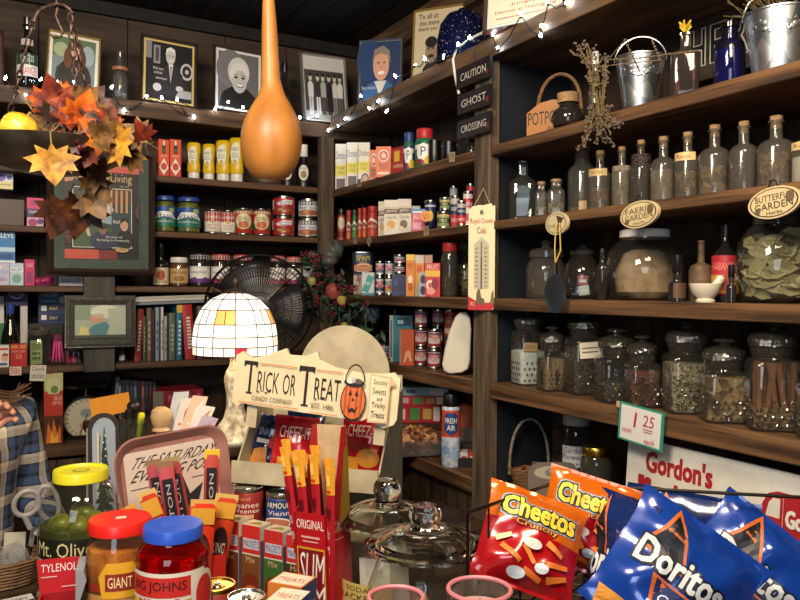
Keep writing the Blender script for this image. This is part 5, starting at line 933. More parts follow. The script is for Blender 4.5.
# ---- third shelf: corked bottles
noisy('seed_brown', '#3a281a', '#8a6a48', (160, 160, 160), .7, bump=.7, kind='voronoi', lo=.1, hi=.9)
noisy('seed_dark', '#17120f', '#4a3a30', (190, 190, 190), .6, bump=.7, kind='voronoi', lo=.1, hi=.9)
noisy('seed_pale', '#4a4032', '#a8987a', (200, 200, 200), .6, bump=.7, kind='voronoi', lo=.1, hi=.9)
noisy('chunk_brown', '#4a3524', '#9a7a54', (70, 70, 70), .7, bump=1, kind='voronoi', lo=.1, hi=.9)
noisy('root_sticks', '#3a2a1e', '#8a6c50', (90, 90, 22), .7, bump=1, kind='voronoi', lo=.1, hi=.9)
noisy('red_flakes', '#2a130f', '#6a3526', (120, 120, 120), .7, bump=.8, kind='voronoi', lo=.1, hi=.9)
noisy('powder_grey', '#6a5e50', '#8a7e6c', (60, 60, 60), .9, bump=.1)
noisy('powder_white', '#d8d4cc', '#eeece8', (90, 90, 90), .9, bump=.1)
def stuffin(name, label, cat, P, prof, m, sq=2, rz=0, ys=1, n=22):
    o = put(MB().lathe(prof, m, n, sq, ys=ys).build(name), P, rz); return tag(o, label, cat, kind='stuff')
P, r, h, rz = cslot('R', 'B', 509.5, 536, 161, .03)
bottle('glass_flask', 'clear empty square flask at the left end of the corked bottles', P, r*1.02, h, 'glass_clear', sq=5, ys=.6, rz=rz, prof=[(r*.95, 0), (r, .004), (r, h*.6), (r*.9, h*.66), (r*.4, h*.74), (r*.36, h*.78), (r*.36, h*.96), (r*.42, h*.965), (r*.42, h)])
bt = [  # x0,x1,yt,neck,sh,label strip,fill,mat,words,fill words
    (534.5, 547.5, 182, .62, .68, None, .3, 'seed_pale', 'small square corked jar, left one of the two small jars', 'pale seeds in the left small corked jar'),
    (547, 565, 179.5, .6, .68, None, .35, 'seed_pale', 'small square corked jar, right one of the two small jars', 'pale pods in the right small corked jar'),
    (567.5, 596.5, 145.5, .52, .66, None, .12, 'powder_grey', 'tall wide necked corked bottle, largest at the left', 'thin layer of grey powder in the tall wide necked bottle'),
    (588.5, 611, 151, .36, .6, '#c8aa72', .36, 'seed_brown', 'corked bottle with a tan strip label left of the plain grey one', 'brown seeds in the bottle with tan strip label at left'),
    (611.5, 631.5, 147, .36, .6, None, .7, 'powder_grey', 'dusty grey corked bottle, fifth of the tall bottles'.replace('fifth', 'third'), 'grey powder in the third tall bottle'),
    (630.5, 651, 140.5, .36, .6, None, .8, 'seed_dark', 'dark blackish corked bottle left of the powder bottle', 'black seeds in the dark corked bottle'),
    (650.5, 675.5, 137, .36, .6, None, .5, 'powder_grey', 'corked bottle half full of grey beige powder', 'grey beige powder half filling a corked bottle'),
    (675, 699.5, 132.5, .36, .6, '#d8b880', .42, 'seed_brown', 'corked bottle with cream strip label in the middle of the row', 'brown herb in the bottle with cream strip label'),
    (699, 729.5, 125.5, .34, .6, None, .42, 'chunk_brown', 'wide corked bottle with twisted brown root chunks', 'twisted brown root chunks in a wide corked bottle'),
    (729.5, 757, 122, .36, .6, None, .62, 'seed_dark', 'corked bottle filled with dark brown herb above the garden oval', 'dark brown herb in a corked bottle'),
    (758, 793, 116.5, .34, .6, None, .5, 'seed_brown', 'broad corked bottle half full of brown bark bits', 'brown bark bits half filling a broad corked bottle'),
    (792.5, 822, 118, .36, .6, '#d8b880', .42, 'powder_white', 'corked bottle with cream label cut by the right edge', 'pale powder in the bottle cut by the right edge')]
for i, (x0, x1, yt, nk, sh, lb, fl, fm, w1, w2) in enumerate(bt):
    P, r, h, rz = cslot('R', 'B', x0, x1, yt, .085 if i == 2 else .028); sq = 5 if i < 2 else 2; ys = 1
    if i < 2: r *= .95
    t = thing('corked_bottle', w1, 'bottle', P, rz, 'corked bottles'); hh = h*.965
    MB().lathe(ROUND(r, hh, nk, sh, sh+.14, nk*1.3), 'glass_dusty' if i not in (5,) else 'glass_smoke', 30, sq).build('glass', t)
    MB().lathe([(r*nk*.84, hh*.86), (r*nk*.86, hh*.97), (r*nk*1.0, hh*.975), (r*nk*1.05, h), (0, h)], 'cork', 14).build('cork', t)
    if lb:
        b = MB(); b.prints([('r', 0, 0, 1, 1, lb), ('t', 'Wild Herb' if i == 3 else 'Root', .2, .25, .8, .75, '#5a4428')], lambda u, v, e: cylfn(r*1.012, h*(.56 if i != 11 else .5), h*(.68 if i != 11 else .62), 110)(u-.18, v, e), .0003, nu=12); b.build('paper_label', t)
    if i == 2: b = MB(); b.prints([('r', .42, 0, .62, 1, '#b89a6a')], cylfn(r*1.012, h*.06, h*.2, 150), .0003); b.build('paper_label', t)
    stuffin('dried_herb', w2, 'herb', P, [(r*.82, hh*.022), (r*.93, hh*.035), (r*.94, hh*fl*.96), (r*.9, hh*fl), (0, hh*(fl+.012))], fm, sq, rz)
# ---- oval signs, scoop
def oval(label, px, py, rx, ry, l1, l2, l3):
    P = onX(px, py, XR-.008); s = D(P)/FPX; k = 1/math.cos(YAW+0) ; a = abs(onX(px-rx, py, XR-.008).y-onX(px+rx, py, XR-.008).y)/2; c = ry*s
    t = thing('oval_sign', label, 'sign', P, -PI/2, 'oval herb signs', 0, rad(-6)); b = MB(); n = 32
    b.prism([(a*math.cos(2*PI*i/n), c*math.sin(2*PI*i/n)) for i in range(n)], -.004, .004, '#d2bf94'); fn = lambda u, v, e: ((u-.5)*2*a, -.004-e, (v-.5)*2*c)
    b.prints([('e', .5, .5, .46, .45, '#3a2c20'), ('e', .5, .5, .435, .42, '#d2bf94'), ('t', l1, .16, .56, .84, .76, '#4a3826'), ('t', l2, .14, .3, .86, .52, '#4a3826'), ('t', l3, .36, .14, .66, .24, '#4a3826'), ('e', .82, .6, .08, .16, '#6a5a44'), ('e', .2, .3, .05, .1, '#6a5a44')], fn, .0004); b.build('plaque', t)
    MB().tube([(-.01, -.002, c*.9), (-.004, 0, c+.012), (.004, 0, c+.012), (.01, -.002, c*.9)], .0018, 'black_iron').build('hanger', t)
oval('oval cream herb garden sign above the white lidded globe jar', 640, 214.5, 19, 13.5, 'FAERIE', 'GARDEN', 'Herbs')
oval('larger oval butterfly garden sign above the jar of leaves', 775, 202.5, 26.5, 16, 'BUTTERFLY', 'GARDEN', 'Herbs')
P = onX(557.5, 223.5, XR-.008); a = abs(onX(546.5, 223, XR-.008).y-onX(568.5, 223, XR-.008).y)/2; s = D(P)/FPX
t = thing('round_sign', 'small round cream plaque on the shelf edge behind the scoop strap', 'sign', P, -PI/2); b = MB(); b.prism([(a*math.cos(2*PI*i/28), 11.5*s*math.sin(2*PI*i/28)) for i in range(28)], -.004, .004, '#cfc09a'); b.prints([('e', .5, .5, .44, .44, '#6a5638'), ('e', .5, .5, .41, .41, '#cfc09a'), ('p', [(.55, .2), (.85, .7), (.5, .85), (.6, .5)], '#4a3a28'), ('t', 'THYME', .14, .3, .5, .45, '#6a5638')], lambda u, v, e: ((u-.5)*2*a, -.004-e, (v-.5)*23*s), .0004); b.build('plaque', t)
P = onX(555, 315, XR-.045); s = D(P)/FPX; H = zat(555, 222, P)-P.z
t = thing('hanging_scoop', 'black round scoop hanging by a yellow strap from the shelf', 'scoop', P, facing(P))
R1 = 11*s; zc = 21*s
MB().at((0, .0, zc), rx=PI/2, sc=(1, 1.75, 1)).lathe([(R1, .0), (R1*.98, -.012), (R1*.7, -.028), (0, -.034), ], 'black_iron', 28).lathe([(R1*.98, .0), (R1*.94, -.010), (R1*.66, -.025), (0, -.03)], 'black_plastic', 28).build('bowl', t)
MB().tube([(-.0, 0, zc+R1*1.7), (-.001, .004, zc+R1*1.7+.03)], .006, 'black_iron').build('handle', t)
MB().tube([(0, .0, zc+R1*1.7+.03), (-.002, .015, H*.7), (.0, .03, H)], .0018, '#b8963a').tube([(0, .0, zc+R1*1.7+.03), (.012, .015, H*.7), (.009, .03, H)], .0018, '#b8963a').build('strap', t)
# ---- fourth shelf
def jar(name, label, P, r, prof, lid=None, lm='glass_dusty', gm='glass_clear', rz=0, sq=2, ys=1, cat='jar', n=32, lsq=2):
    t = thing(name, label, cat, P, rz); MB().lathe(prof, gm, n, sq, ys=ys).build('glass', t)
    if lid: MB().lathe(lid, lm, n, lsq, ys=ys).build('lid', t)
    return t
P, r, h, rz = cslot('R', 'C', 525.5, 566.5, 240, .045)
jar('storage_jar', 'wide glass jar of dark seeds behind the hanging scoop', P, r, [(r*.92, 0), (r, .006), (r*.98, h*.5), (r*.9, h*.6), (r*.78, h*.66), (r*.74, h*.7)], [(r*.8, h*.69), (r*.86, h*.7), (r*.86, h*.8), (r*.7, h*.84), (r*.25, h*.87), (r*.2, h*.9), (r*.3, h*.95), (r*.2, h), (0, h)], gm='glass_dusty')
stuffin('dried_seeds', 'dark grey seeds filling the jar behind the scoop', 'seeds', P, [(r*.85, .008), (r*.94, .012), (r*.93, h*.5), (r*.6, h*.55), (0, h*.55)], 'seed_dark')
P, r, h, rz = cslot('R', 'C', 563, 600.5, 243, .06)
jar('globe_jar', 'small tilted globe jar with dark lid and packets inside', P, r, [(r*.5, 0), (r*.85, h*.12), (r, h*.38), (r*.9, h*.6), (r*.6, h*.74), (r*.55, h*.78)], [(r*.58, h*.77), (r*.66, h*.79), (r*.64, h*.86), (r*.3, h*.9), (r*.2, h*.96), (0, h)], lm='glass_smoke')
for i, (dx, dz, c, rr) in enumerate(((-.008, .004, '#3a4a8a', .5), (.010, .006, '#c8c8d0', -.4), (.002, .032, '#a04a5a', .2))):
    o = MB().box(-.014, -.006, 0, .014, .006, .026, c).prints([('r', .2, .3, .8, .6, '#d8d8dc')], boxfn(.028, .012, .026)).build('sugar_packet', bevel=.002); put(o, P+Vector((0, -dx, dz+.004)), rz, 0, rr*.3); tag(o, ('blue packet at the bottom of the small globe jar', 'white packet at the bottom of the small globe jar', 'pinkish packet lying on top in the small globe jar')[i], 'packet')
P, r, h, rz = cslot('R', 'C', 596.5, 607.5, 247, .02); bottle('slim_bottle', 'slim brown bottle squeezed between two globe jars', P, r, h, 'glass_brown', neck=.45, sh=.6, fill=(.5, 'seed_brown', None))
def gl(r, h): return [(r*.5, 0), (r*.78, h*.06), (r*.97, h*.26), (r, h*.45), (r*.9, h*.68), (r*.68, h*.82), (r*.56, h*.87), (r*.56, h*.9)]
P, r, h, rz = cslot('R', 'C', 603.5, 684.5, 230, .02)
jar('globe_jar', 'large globe jar with white lid holding a beige herb bag', P, r, gl(r, h), [(r*.58, h*.885), (r*.6, h*.89), (r*.6, h*.985), (r*.57, h), (0, h)], 'white_plastic')
noisy('beige_bag', '#8a6a4c', '#b8977a', (30, 30, 30), .45, bump=.6)
t = tag(put(MB().lathe([(r*.46, h*.03), (r*.66, h*.12), (r*.7, h*.4), (r*.5, h*.66), (r*.3, h*.72), (0, h*.72)], 'beige_bag', 18, 3, ys=.7).build('herb_bag'), P, rz+.3), 'beige plastic bag of herbs inside the white lidded globe jar', 'bag')
P, r, h, rz = cslot('R', 'C', 668.5, 685.5, 255, .012); bottle('dropper_bottle', 'small brown dropper bottle in front of the white lidded globe', P, r, h, 'glass_brown', cap='black_plastic', neck=.5, sh=.5, corkh=.3, lab=(.08, .4, '#5a4030'), fill=(.4, 'jam_dark', None))
P, r, h, rz = cslot('R', 'C', 689, 712.5, 240.5, .06); bottle('tan_bottle', 'tan stoneware bottle with narrow neck behind the mortar', P, r, h, noisy('stoneware', '#4a3a2a', '#6a543e', (40, 40, 40), .6), neck=.26, sh=.5, prof=[(r*.95, 0), (r, .005), (r, h*.5), (r*.85, h*.58), (r*.3, h*.64), (r*.26, h*.95), (r*.32, h*.96), (r*.3, h), (0, h)])
P, r, h, rz = cslot('R', 'C', 712, 737.5, 225, .075); bottle('sauce_bottle', 'dark sauce bottle with red and yellow label behind the mortar', P, r, h, 'glass_dark', cap='black_plastic', neck=.28, sh=.54, lab=(.1, .6, '#b02a34'), pr=[('r', 0, .05, 1, .5, '#b8903a'), ('t', 'HABANERO', .12, .62, .88, .82, '#e08a7a'), ('e', .5, .3, .25, .2, '#a03a2a')], rz=rz, prof=[(r*.95, 0), (r, .005), (r, h*.56), (r*.8, h*.64), (r*.3, h*.74), (r*.26, h*.9)])
P, r, h, rz = cslot('R', 'C', 690, 720.5, 283.5, .012); t = thing('mortar', 'white stone mortar bowl on the fourth shelf', 'mortar', P, rz)
mat('marble', '#d8cfbc', .3); MB().lathe([(r*.6, 0), (r*.62, h*.1), (r*.5, h*.2), (r*.85, h*.5), (r, h*.92), (r*1.0, h), (r*.86, h), (r*.7, h*.5), (0, h*.35)], 'marble', 30).build('bowl', t)
b = MB().tube([(r*.2, 0, h*.5), (r*.9, 0, h*1.22)], lambda f_: .006+.003*f_, 'marble', 10).ball((r*.9, 0, h*1.22), .0095, 'marble', 10); o = put(b.build('pestle'), P+Vector((0, 0, .0)), rz+.2); tag(o, 'white pestle standing in the mortar', 'pestle')
P, r, h, rz = cslot('R', 'C', 726, 736, 265, .012); bottle('dropper_bottle', 'tiny dark bottle between the mortar and leaf jar', P, r, h, 'glass_brown', cap='black_plastic', neck=.5, sh=.55, corkh=.25, fill=(.45, 'jam_dark', None))
P, r, h, rz = cslot('R', 'C', 736.5, 812, 214, .02)
jar('globe_jar', 'large globe jar full of dried bay leaves at the right edge', P, r, gl(r, h), [(r*.5, h*.885), (r*.55, h*.89), (r*.55, h*.96), (r*.3, h*.98), (r*.2, h), (0, h)], 'glass_smoke')
noisy('bay_leaf', '#857a56', '#c2b488', (12, 12, 12), .7, bump=.2, island=.3)
b = MB(); rn = random.Random(11)
for i in range(80):
    a = rn.uniform(0, 2*PI); z = rn.uniform(.12, .78); rr = (gl(1, 1)[3][0])*r*(1-(2*(z-.43))**2*.75)**.5*.80
    b.at((rr*math.cos(a), rr*math.sin(a), z*h), rx=rn.uniform(-.5, .5), ry=rn.uniform(-.8, .8), rz=a+PI/2); L_, W_ = rn.uniform(.02, .03), rn.uniform(.009, .014)
    b.add([(-L_, 0, 0), (-L_*.3, -.003, W_), (L_*.4, -.003, W_*.9), (L_, 0, 0), (L_*.4, -.003, -W_*.9), (-L_*.3, -.003, -W_), (0, .002, 0)], [(0, 1, 6), (1, 2, 6), (2, 3, 6), (3, 4, 6), (4, 5, 6), (5, 0, 6)], 'bay_leaf')
o = put(b.build('bay_leaves'), P); tag(o, 'pale green dried bay leaves packed in the globe jar', 'leaves', kind='stuff')
# ---- fifth shelf: square herb jars with ground glass lids
noisy('pressed_glass', '#9a9484', '#d8d4c4', (120, 120, 120), .25, bump=0)
def hjar(label, x0, x1, yt, yneck, flab, fm, fl, off=.02, yaw=22, card=None, what='herb', under=None):
    P, r, h, rz = cslot('R', 'D', x0, x1, yt, off); r *= .81; rz = rz+rad(yaw); hn = zat((x0+x1)/2, yneck, P)-P.z
    t = thing('herb_jar', label, 'jar', P, rz, 'square herb jars'); MB().lathe([(r*.975, (hn+(h-hn)*.3)+(h-(hn+(h-hn)*.3))*.08), (r*.985, (hn+(h-hn)*.3)+(h-(hn+(h-hn)*.3))*.36)], 'glass_press', 34).build('lid_band', t)
    MB().lathe([(r*.94, 0), (r, .006), (r, hn*.9), (r*.94, hn*.96), (r*.82, hn)], 'glass_clear', 40, 7).build('glass', t)
    MB().lathe([(r*.82, hn), (r*.8, hn+.002), (r*.9, hn+(h-hn)*.22), (r*.92, hn+(h-hn)*.4)], 'glass_lid', 32).build('neck', t)
    l0 = hn+(h-hn)*.3; q = h-l0
    MB().lathe([(r*.86, l0), (r*.96, l0+q*.05), (r*.97, l0+q*.38), (r*.86, l0+q*.5), (r*.5, l0+q*.62), (r*.22, l0+q*.68), (r*.2, l0+q*.76), (r*.5, l0+q*.86), (r*.48, l0+q*.94), (r*.2, h), (0, h)], 'glass_lid', 34).build('lid', t)
    b = MB()
    for f_ in range(4):
        for i in range(5):
            for j in range(4):
                x, z = (i-2)*r*.34+(.17*r if j % 2 else 0), hn*(.1+.105*j)
                if abs(x) < r*.9: b.at((0, 0, 0), rz=f_*PI/2).ball((x, -r*.985, z), r*.085, 'glass_press', 5, (1, .4, 1.15))
    b.build('pressed_relief', t)
    if card: MB().at((card[2], -r*1.01, card[3]*hn), ry=rad(card[1])).box(-card[4], -.001, -card[5], card[4], 0, card[5], card[0]).prints([('r', .1, .6, .9, .68, '#6a5a44'), ('r', .1, .35, .8, .43, '#6a5a44')], lambda u, v, e: ((u-.5)*2*card[4], -.001-e, (v-.5)*2*card[5])).build('paper_label', t)
    if fm: stuffin('dried_'+what, flab, what, P, [(r*.86, .004), (r*.92, .008), (r*.92, hn*fl), (r*.8, hn*(fl+.02)), (0, hn*(fl+.03))], fm, 7, rz, n=32)
    return P, r, h, hn, rz
hjar('square herb jar with tan label at the left end, beside the blue partition', 509.5, 546, 310, 331, 'white salt in the leftmost square jar', 'powder_white', .62, .03, 25, ('#a98a62', 3, -.012, .72, .02, .012), 'salt')
hjar('square herb jar of brown sticks, second from the left', 536, 568, 326, 350, 'brown twig pieces in the second square jar', 'root_sticks', .78, .012, 25, None, 'twigs')
hjar('taller square herb jar with a white written card', 562.5, 606.5, 312.5, 336, 'dark seeds in the jar with white card', 'seed_dark', .8, .035, 22, ('#d8d0bc', -4, -.002, .78, .03, .02), 'seeds')
hjar('square herb jar with dark contents, fourth from the left', 593, 639, 328.5, 356, 'grey seeds in the fourth square jar', 'seed_dark', .4, .008, 20, None, 'seeds')
P, r, h, hn, rz = hjar('smaller square herb jar of reddish flakes behind the price card', 622.5, 661, 335, 362, 'reddish flakes in the smaller square jar', 'red_flakes', .8, .012, 18, None, 'flakes')
hjar('tall square herb jar of pale seeds right of the price card', 660, 713, 320.5, 353, 'pale grey seeds in the tall square jar', 'seed_pale', .82, .028, 18, None, 'seeds')
hjar('square herb jar of tangled brown roots', 697.5, 749.5, 338, 370, 'tangled brown roots in a square jar', 'chunk_brown', .85, .006, 14, None, 'roots')
P, r, h, hn, rz = hjar('large square herb jar of cinnamon sticks near the right edge', 742.5, 801, 321.5, 358, 'coarse bark bits under the cinnamon sticks', 'seed_brown', .3, .012, 14, None, 'bark')
rn = random.Random(2); cz = noisy('cinnamon', '#5a3420', '#8f5c3a', (60, 60, 10), .7, bump=.5)
b = MB(); b.tube([(0, 0, 0), (0, .001, .03), (.001, 0, .088)], .0058, cz, 9); st0 = b.build('cinnamon_stick'); nms = ('front left', 'front centre', 'front right', 'second from the left', 'leaning left', 'leaning right', 'rear left', 'rear centre', 'rear right', 'tilted middle')
for i in range(10):
    o = st0 if i == 0 else st0.copy()
    if i: COL.objects.link(o)
    x = (-.66+1.32*(i % 5)/4)*r; y = (-.62 if i < 5 else -.12)*r; q = Matrix.Rotation(rz, 3, 'Z') @ Vector((x, y, 0)); put(o, P+q+Vector((0, 0, hn*.31)), rz, rad(-3), rad(rn.uniform(-9, 9)*(1 if abs(x) < r*.5 else .2))); tag(o, 'cinnamon stick in the large square jar, %s one' % nms[i], 'cinnamon stick', 'cinnamon sticks')
hjar('square herb jar cut off by the right edge, last on the shelf', 795, 846, 352, 380, 'pale brown seeds in the last square jar', 'seed_pale', .8, .008, 14, None, 'seeds')
# ---- lowest shelf behind the signs
P, r, h, rz = cslot('R', 'E', 561, 590, 414, .16)
jar('screw_jar', 'tall glass jar with white lid and handwritten flower label', P, r, [(r*.9, 0), (r, .006), (r, h*.72), (r*.9, h*.82), (r*.8, h*.86)], [(r*.84, h*.86), (r*.9, h*.865), (r*.9, h*.99), (r*.86, h), (0, h)], '#a9a79f', rz=rz)
b = MB(); b.prints([('r', .1, 0, .75, 1, '#d4d6d8'), ('t', 'Garden', .16, .66, .7, .92, '#1f3a6a'), ('t', 'Flowers', .14, .36, .74, .62, '#1f3a6a'), ('t', 'mixed', .2, .1, .68, .26, '#1f3a6a')], cylfn(r*1.01, h*.32, h*.6, 150), .0004, nu=14); b.build('paper_label', [o for o in COL.objects if o.name.startswith('screw_jar')][-1])
P, r, h, rz = cslot('R', 'E', 580, 612, 446, .07)
jar('mason_jar', 'round glass jar with gold lid behind the snack sign edge', P, r, [(r*.9, 0), (r, .006), (r, h*.7), (r*.88, h*.82), (r*.8, h*.86)], [(r*.83, h*.85), (r*.86, h*.86), (r*.86, h*.98), (r*.82, h), (0, h)], 'gold_tin', gm='glass_smoke', rz=rz)
# wicker basket with tall handle
P = RX(529, ZR['E'], XR+.12); r = Wd(21, P); h = zat(529, 467, P)-P.z; t = thing('wicker_basket', 'small brown wicker basket with tall bent handle by the partition', 'basket', P, facing(P, 20))
b = MB()
for k in range(9): z = .006+h*k/9; rr = r*(.72+.28*k/8); b.tube([(rr*math.cos(a)*(1+.02*(-1)**i), rr*math.sin(a)*(1+.02*(-1)**i), z) for i, a in enumerate([2*PI*i/24 for i in range(24)])], h/15, 'wicker', 5, True)
b.lathe([(r*.7, .0), (r*.72, .008), (0, .008)], 'wicker', 24).build('bowl', t); ht = zat(535, 419, P)-P.z
MB().tube([(-r*.98*math.cos(a), 0, h*.6+(ht-h*.6)*math.sin(a)**.75) for a in [PI*i/22 for i in range(23)]], .0042, noisy('willow', '#6a6258', '#8f8678', (80, 80, 80), .6), 7).build('handle', t)
mat('basket_fill', '#2e2016', .9); o = put(MB().lathe([(r*.6, .012), (r*.85, h*.8), (r*.4, h*1.02), (0, h*1.05)], 'potpourri', 18).build('dried_petals'), P); tag(o, 'dark dried petals heaped in the small wicker basket', 'petals', kind='stuff')
tag(MB().box(WX-.06, RX(560, 1, WX-.05).y, ZR['E']+.001, WX-.02, RX(545, 1, WX-.05).y, ZR['D']-.06, 'rough_board').build('wood_batten'), 'brown upright wooden batten behind the white lidded jar', 'batten')
# price card clipped to the fifth shelf edge, snack sign
A, B_, C_, D_ = [onX(x, y, XR-.014) for x, y in ((617, 402), (661, 411.5), (667, 451), (620.5, 440))]
cen = (A+B_+C_+D_)/4; w = A.y-B_.y; h = A.z-D_.z; t = thing('price_card', 'white price card with teal edge reading 1.25 on the shelf edge', 'price card', cen, -PI/2, None, 0, rad(4))
fn = lambda u, v, e: ((u-.5)*w, -.0015-e, (v-.5)*h); b = MB().box(-w/2, -.0015, -h/2, w/2, .0015, h/2, '#2f8f7e')
b.prints([('r', .05, .05, .95, .95, '#dfdcd8'), ('t', '1', .35, .42, .40, .82, '#b03a5a', .6), ('t', '25', .56, .52, .8, .82, '#b03a5a', .1), ('r', .58, .44, .8, .46, '#b03a5a'), ('r', .6, .38, .78, .4, '#b03a5a'), ('t', 'cash', .1, .26, .32, .38, '#c84a5a', .1), ('t', 'each', .62, .1, .84, .24, '#c84a5a', .1)], fn, .0005); b.build('card', t)
MB().box(-w*.62, .002, h*.3, -w*.3, .007, h*.47, '#c8a078').build('clothes_peg', t, bevel=.002)
A, B_ = onX(607.5, 437, XR-.03), onX(800, 486.5, XR-.03); cl = (A.y-B_.y)*1.32; hh = A.z-ZR['E']-.004
t = thing('snack_sign', 'white painted snack truck sign with red lettering propped on the lowest shelf', 'sign', Vector((XR-.026+.05, A.y-cl/2, ZR['E']+.001)), -PI/2, None, rad(-4))
noisy('sign_white', '#d3cfc4', '#e3e0d6', (14, 14, 14), .35, bump=.03)
def rr(w, h, r, n=5): return [(x+r*math.cos(a), z+r*math.sin(a)) for x, z, a0 in ((w/2-r, r, -90), (w/2-r, h-r, 0), (-w/2+r, h-r, 90), (-w/2+r, r, 180)) for a in [rad(a0+90*i/n) for i in range(n+1)]]
b = MB().prism(rr(cl, hh, .022), -.004, .004, 'sign_white'); s_ = cl/1.32
fn = lambda u, v, e: (-cl/2+u*s_, -.004-e, hh+(v-1)*hh)
red = '#a8242c'; ux = lambda px: (A.y-onX(px, 470, XR-.03).y)/s_
b.prints([('tb', "Gordon's", ux(626), .70, ux(691), .90, red, .004, 0, 2), ('tb', '"Snack', ux(620), .36, ux(663), .64, red, .006, 0, 2), ('tb', 'Pack"', ux(672), .34, ux(706), .58, red, .006, 0, 2),
 ('p', [(ux(715), .34), (ux(715), .54), (ux(718), .60), (ux(738), .60), (ux(743), .72), (ux(748), .80), (ux(757), .83), (1.3, .83), (1.3, .34)], red), ('p', [(ux(746), .61), (ux(749), .73), (ux(753), .77), (ux(760), .77), (ux(760), .61)], '#d8d4ca'), ('r', ux(763), .36, ux(763.6), .8, '#d0a8a0'), ('r', ux(718), .50, ux(740), .515, '#d0a8a0'), ('tb', "Gordon's", ux(767), .56, ux(822), .70, '#e3e0d6', .003, 0, 2), ('e', ux(735), .33, .05, .12, '#2a2222'), ('e', ux(735), .33, .025, .06, '#c8c4ba'), ('e', 1.15, .33, .06, .14, '#2a2222'), ('e', 1.15, .33, .03, .07, '#c8c4ba'), ('t', 'FRESH SNACKS', ux(620), .1, ux(690), .2, red)], fn, .0005); b.build('panel', t)
# grey rounded oval panel and black round clock beside it
P = RX(554, ZR['E'], XR+.055); w = Wd(50, P)*1.05; h = zat(552, 463, P)-P.z; t = thing('oval_plaque', 'grey rounded panel with cream oval behind the orange chip bags', 'plaque', P, facing(P, 14), None, rad(-10)); b = MB().prism(rr(w, h, .035), -.006, .006, '#6f655c'); b.prints([('e', .48, .74, .36, .17, '#a9a28e'), ('e', .5, .74, .17, .11, '#6f7a68'), ('e', .5, .77, .09, .05, '#98a08a')], lambda u, v, e: ((u-.5)*w, -.006-e, v*h), .0005); b.build('panel', t)
P = RX(583, ZR['E'], XR-.0+.02); r = Wd(11, P); zc = zat(583, 483, P)-P.z; t = thing('round_clock', 'black round clock like object between grey panel and snack sign', 'clock', P, facing(P)); MB().at((0, 0, zc), rx=PI/2).lathe([(0, -.012), (r, -.012), (r*1.05, 0), (r, .012), (r*.9, .012), (r*.85, .007), (0, .007)], 'black_plastic', 28).build('case', t); MB().box(-.02, -.012, 0, .02, .012, zc-r*.9, 'black_plastic').build('stand', t)
# ================================================================== hanging things
P = CP(267, 1.62, 0); zb = zat(267, 184.5, P); s = D(P)/FPX
gp = [(0, 184.5), (9, 183), (15, 180), (20, 175.5), (25, 168), (28.5, 157), (30, 145), (29.5, 136), (27.5, 126), (23.5, 116), (19, 108), (14, 100), (11, 92), (9.3, 82), (8.6, 65), (8, 45), (7.2, 28), (6.3, 12), (5.2, 0), (4, -14), (3, -22), (0, -24)]
t = thing('dried_gourd', 'long necked dried orange brown gourd hanging from the ceiling', 'gourd', Vector((P.x, P.y, zb)))
b = MB(); pr = [(r*s*1.0, (184.5-y)*s) for r, y in gp]; b.lathe(pr, 'gourd_skin', 40)
b.v = [Vector((p.x+(-.003 if p.z > .2 else 0)+.004*math.sin(p.z*9), p.y, p.z)) for p in b.v]; b.build('gourd', t)
MB().tube([(0, 0, pr[-1][1]-.004), (0, 0, ZCEIL-zb-.001)], .0018, 'steel_wire').build('cord', t)
# hanging scale pan with autumn leaves
P = onX(60, 140, 0) if 0 else CP(52, 1.5, 0); s = D(P)/FPX; zr = zat(52, 150, P); R0 = 80*s
t = thing('hanging_pan', 'dark metal scale pan hanging on rusty chains at upper left', 'hanging pan', Vector((P.x, P.y, zr)), facing(P))
noisy('pan_metal', '#5a5246', '#857a66', (20, 20, 20), .38, .6, bump=.05)
MB().lathe([(0, -.052), (R0*.35, -.049), (R0*.7, -.032), (R0*.92, -.010), (R0, .002), (R0*.985, .003), (R0*.9, -.008), (R0*.68, -.029), (R0*.34, -.046), (0, -.048)], 'pan_metal', 44).build('pan', t)
def chain(pts_, r0=.0075, th=.0021):
    b = MB(); a, c = Vector(pts_[0]), Vector(pts_[1]); L = (c-a).length; n = max(1, int(L/(r0*2.35))); d = (c-a).normalized(); q = d.to_track_quat('Z', 'Y').to_matrix().to_4x4()
    for i in range(n):
        b.M = Matrix.Translation(a+d*(L*(i+.5)/n)) @ q @ Matrix.Rotation(PI/2*(i % 2)+.3, 4, 'Z')
        b.tube([(r0*.62*math.cos(x), 0, r0*1.45*math.sin(x)) for x in [2*PI*k/10 for k in range(10)]], th, 'rust_iron', 5, True)
    return b
def loc(px, py, dd=0): return Matrix.Rotation(-facing(P), 3, 'Z') @ (CP(px, 1.5+dd, 0)*Vector((1, 1, 0)) if 0 else Vector(0 for _ in range(3)))
def lp(px, py, dd=0):          # point on the plane through the pan's axis, in the pan's own frame
    s_ = (1.5+dd)/FPX; q = CP(px, 1.5+dd, 1.5); z = zat(px, py+3, q); v = Vector((q.x-P.x, q.y-P.y, 0)); v = Matrix.Rotation(-facing(P), 3, 'Z') @ v; return Vector((v.x, v.y, z-zr))
for (a, c) in (((34, 18, 0), (8, 118, .06)), ((8, 118, .06), (-4, 140, .06)), ((70, 12, 0), (76, 92, -.03)), ((72, 14, .02), (86, 92, .05)), ((76, 92, -.03), (90, 138, -.07)), ((86, 92, .05), (100, 138, .09))):
    chain((lp(*a), lp(*c))).build('chain', t)
hk = [lp(x, y) for x, y in ((34, 20), (37, 12), (42, 7), (50, 4), (58, 2.5), (64, 4), (70, 8), (73, 12))]; MB().tube(hk, .0034, 'rust_iron', 7).build('spreader_bar', t)
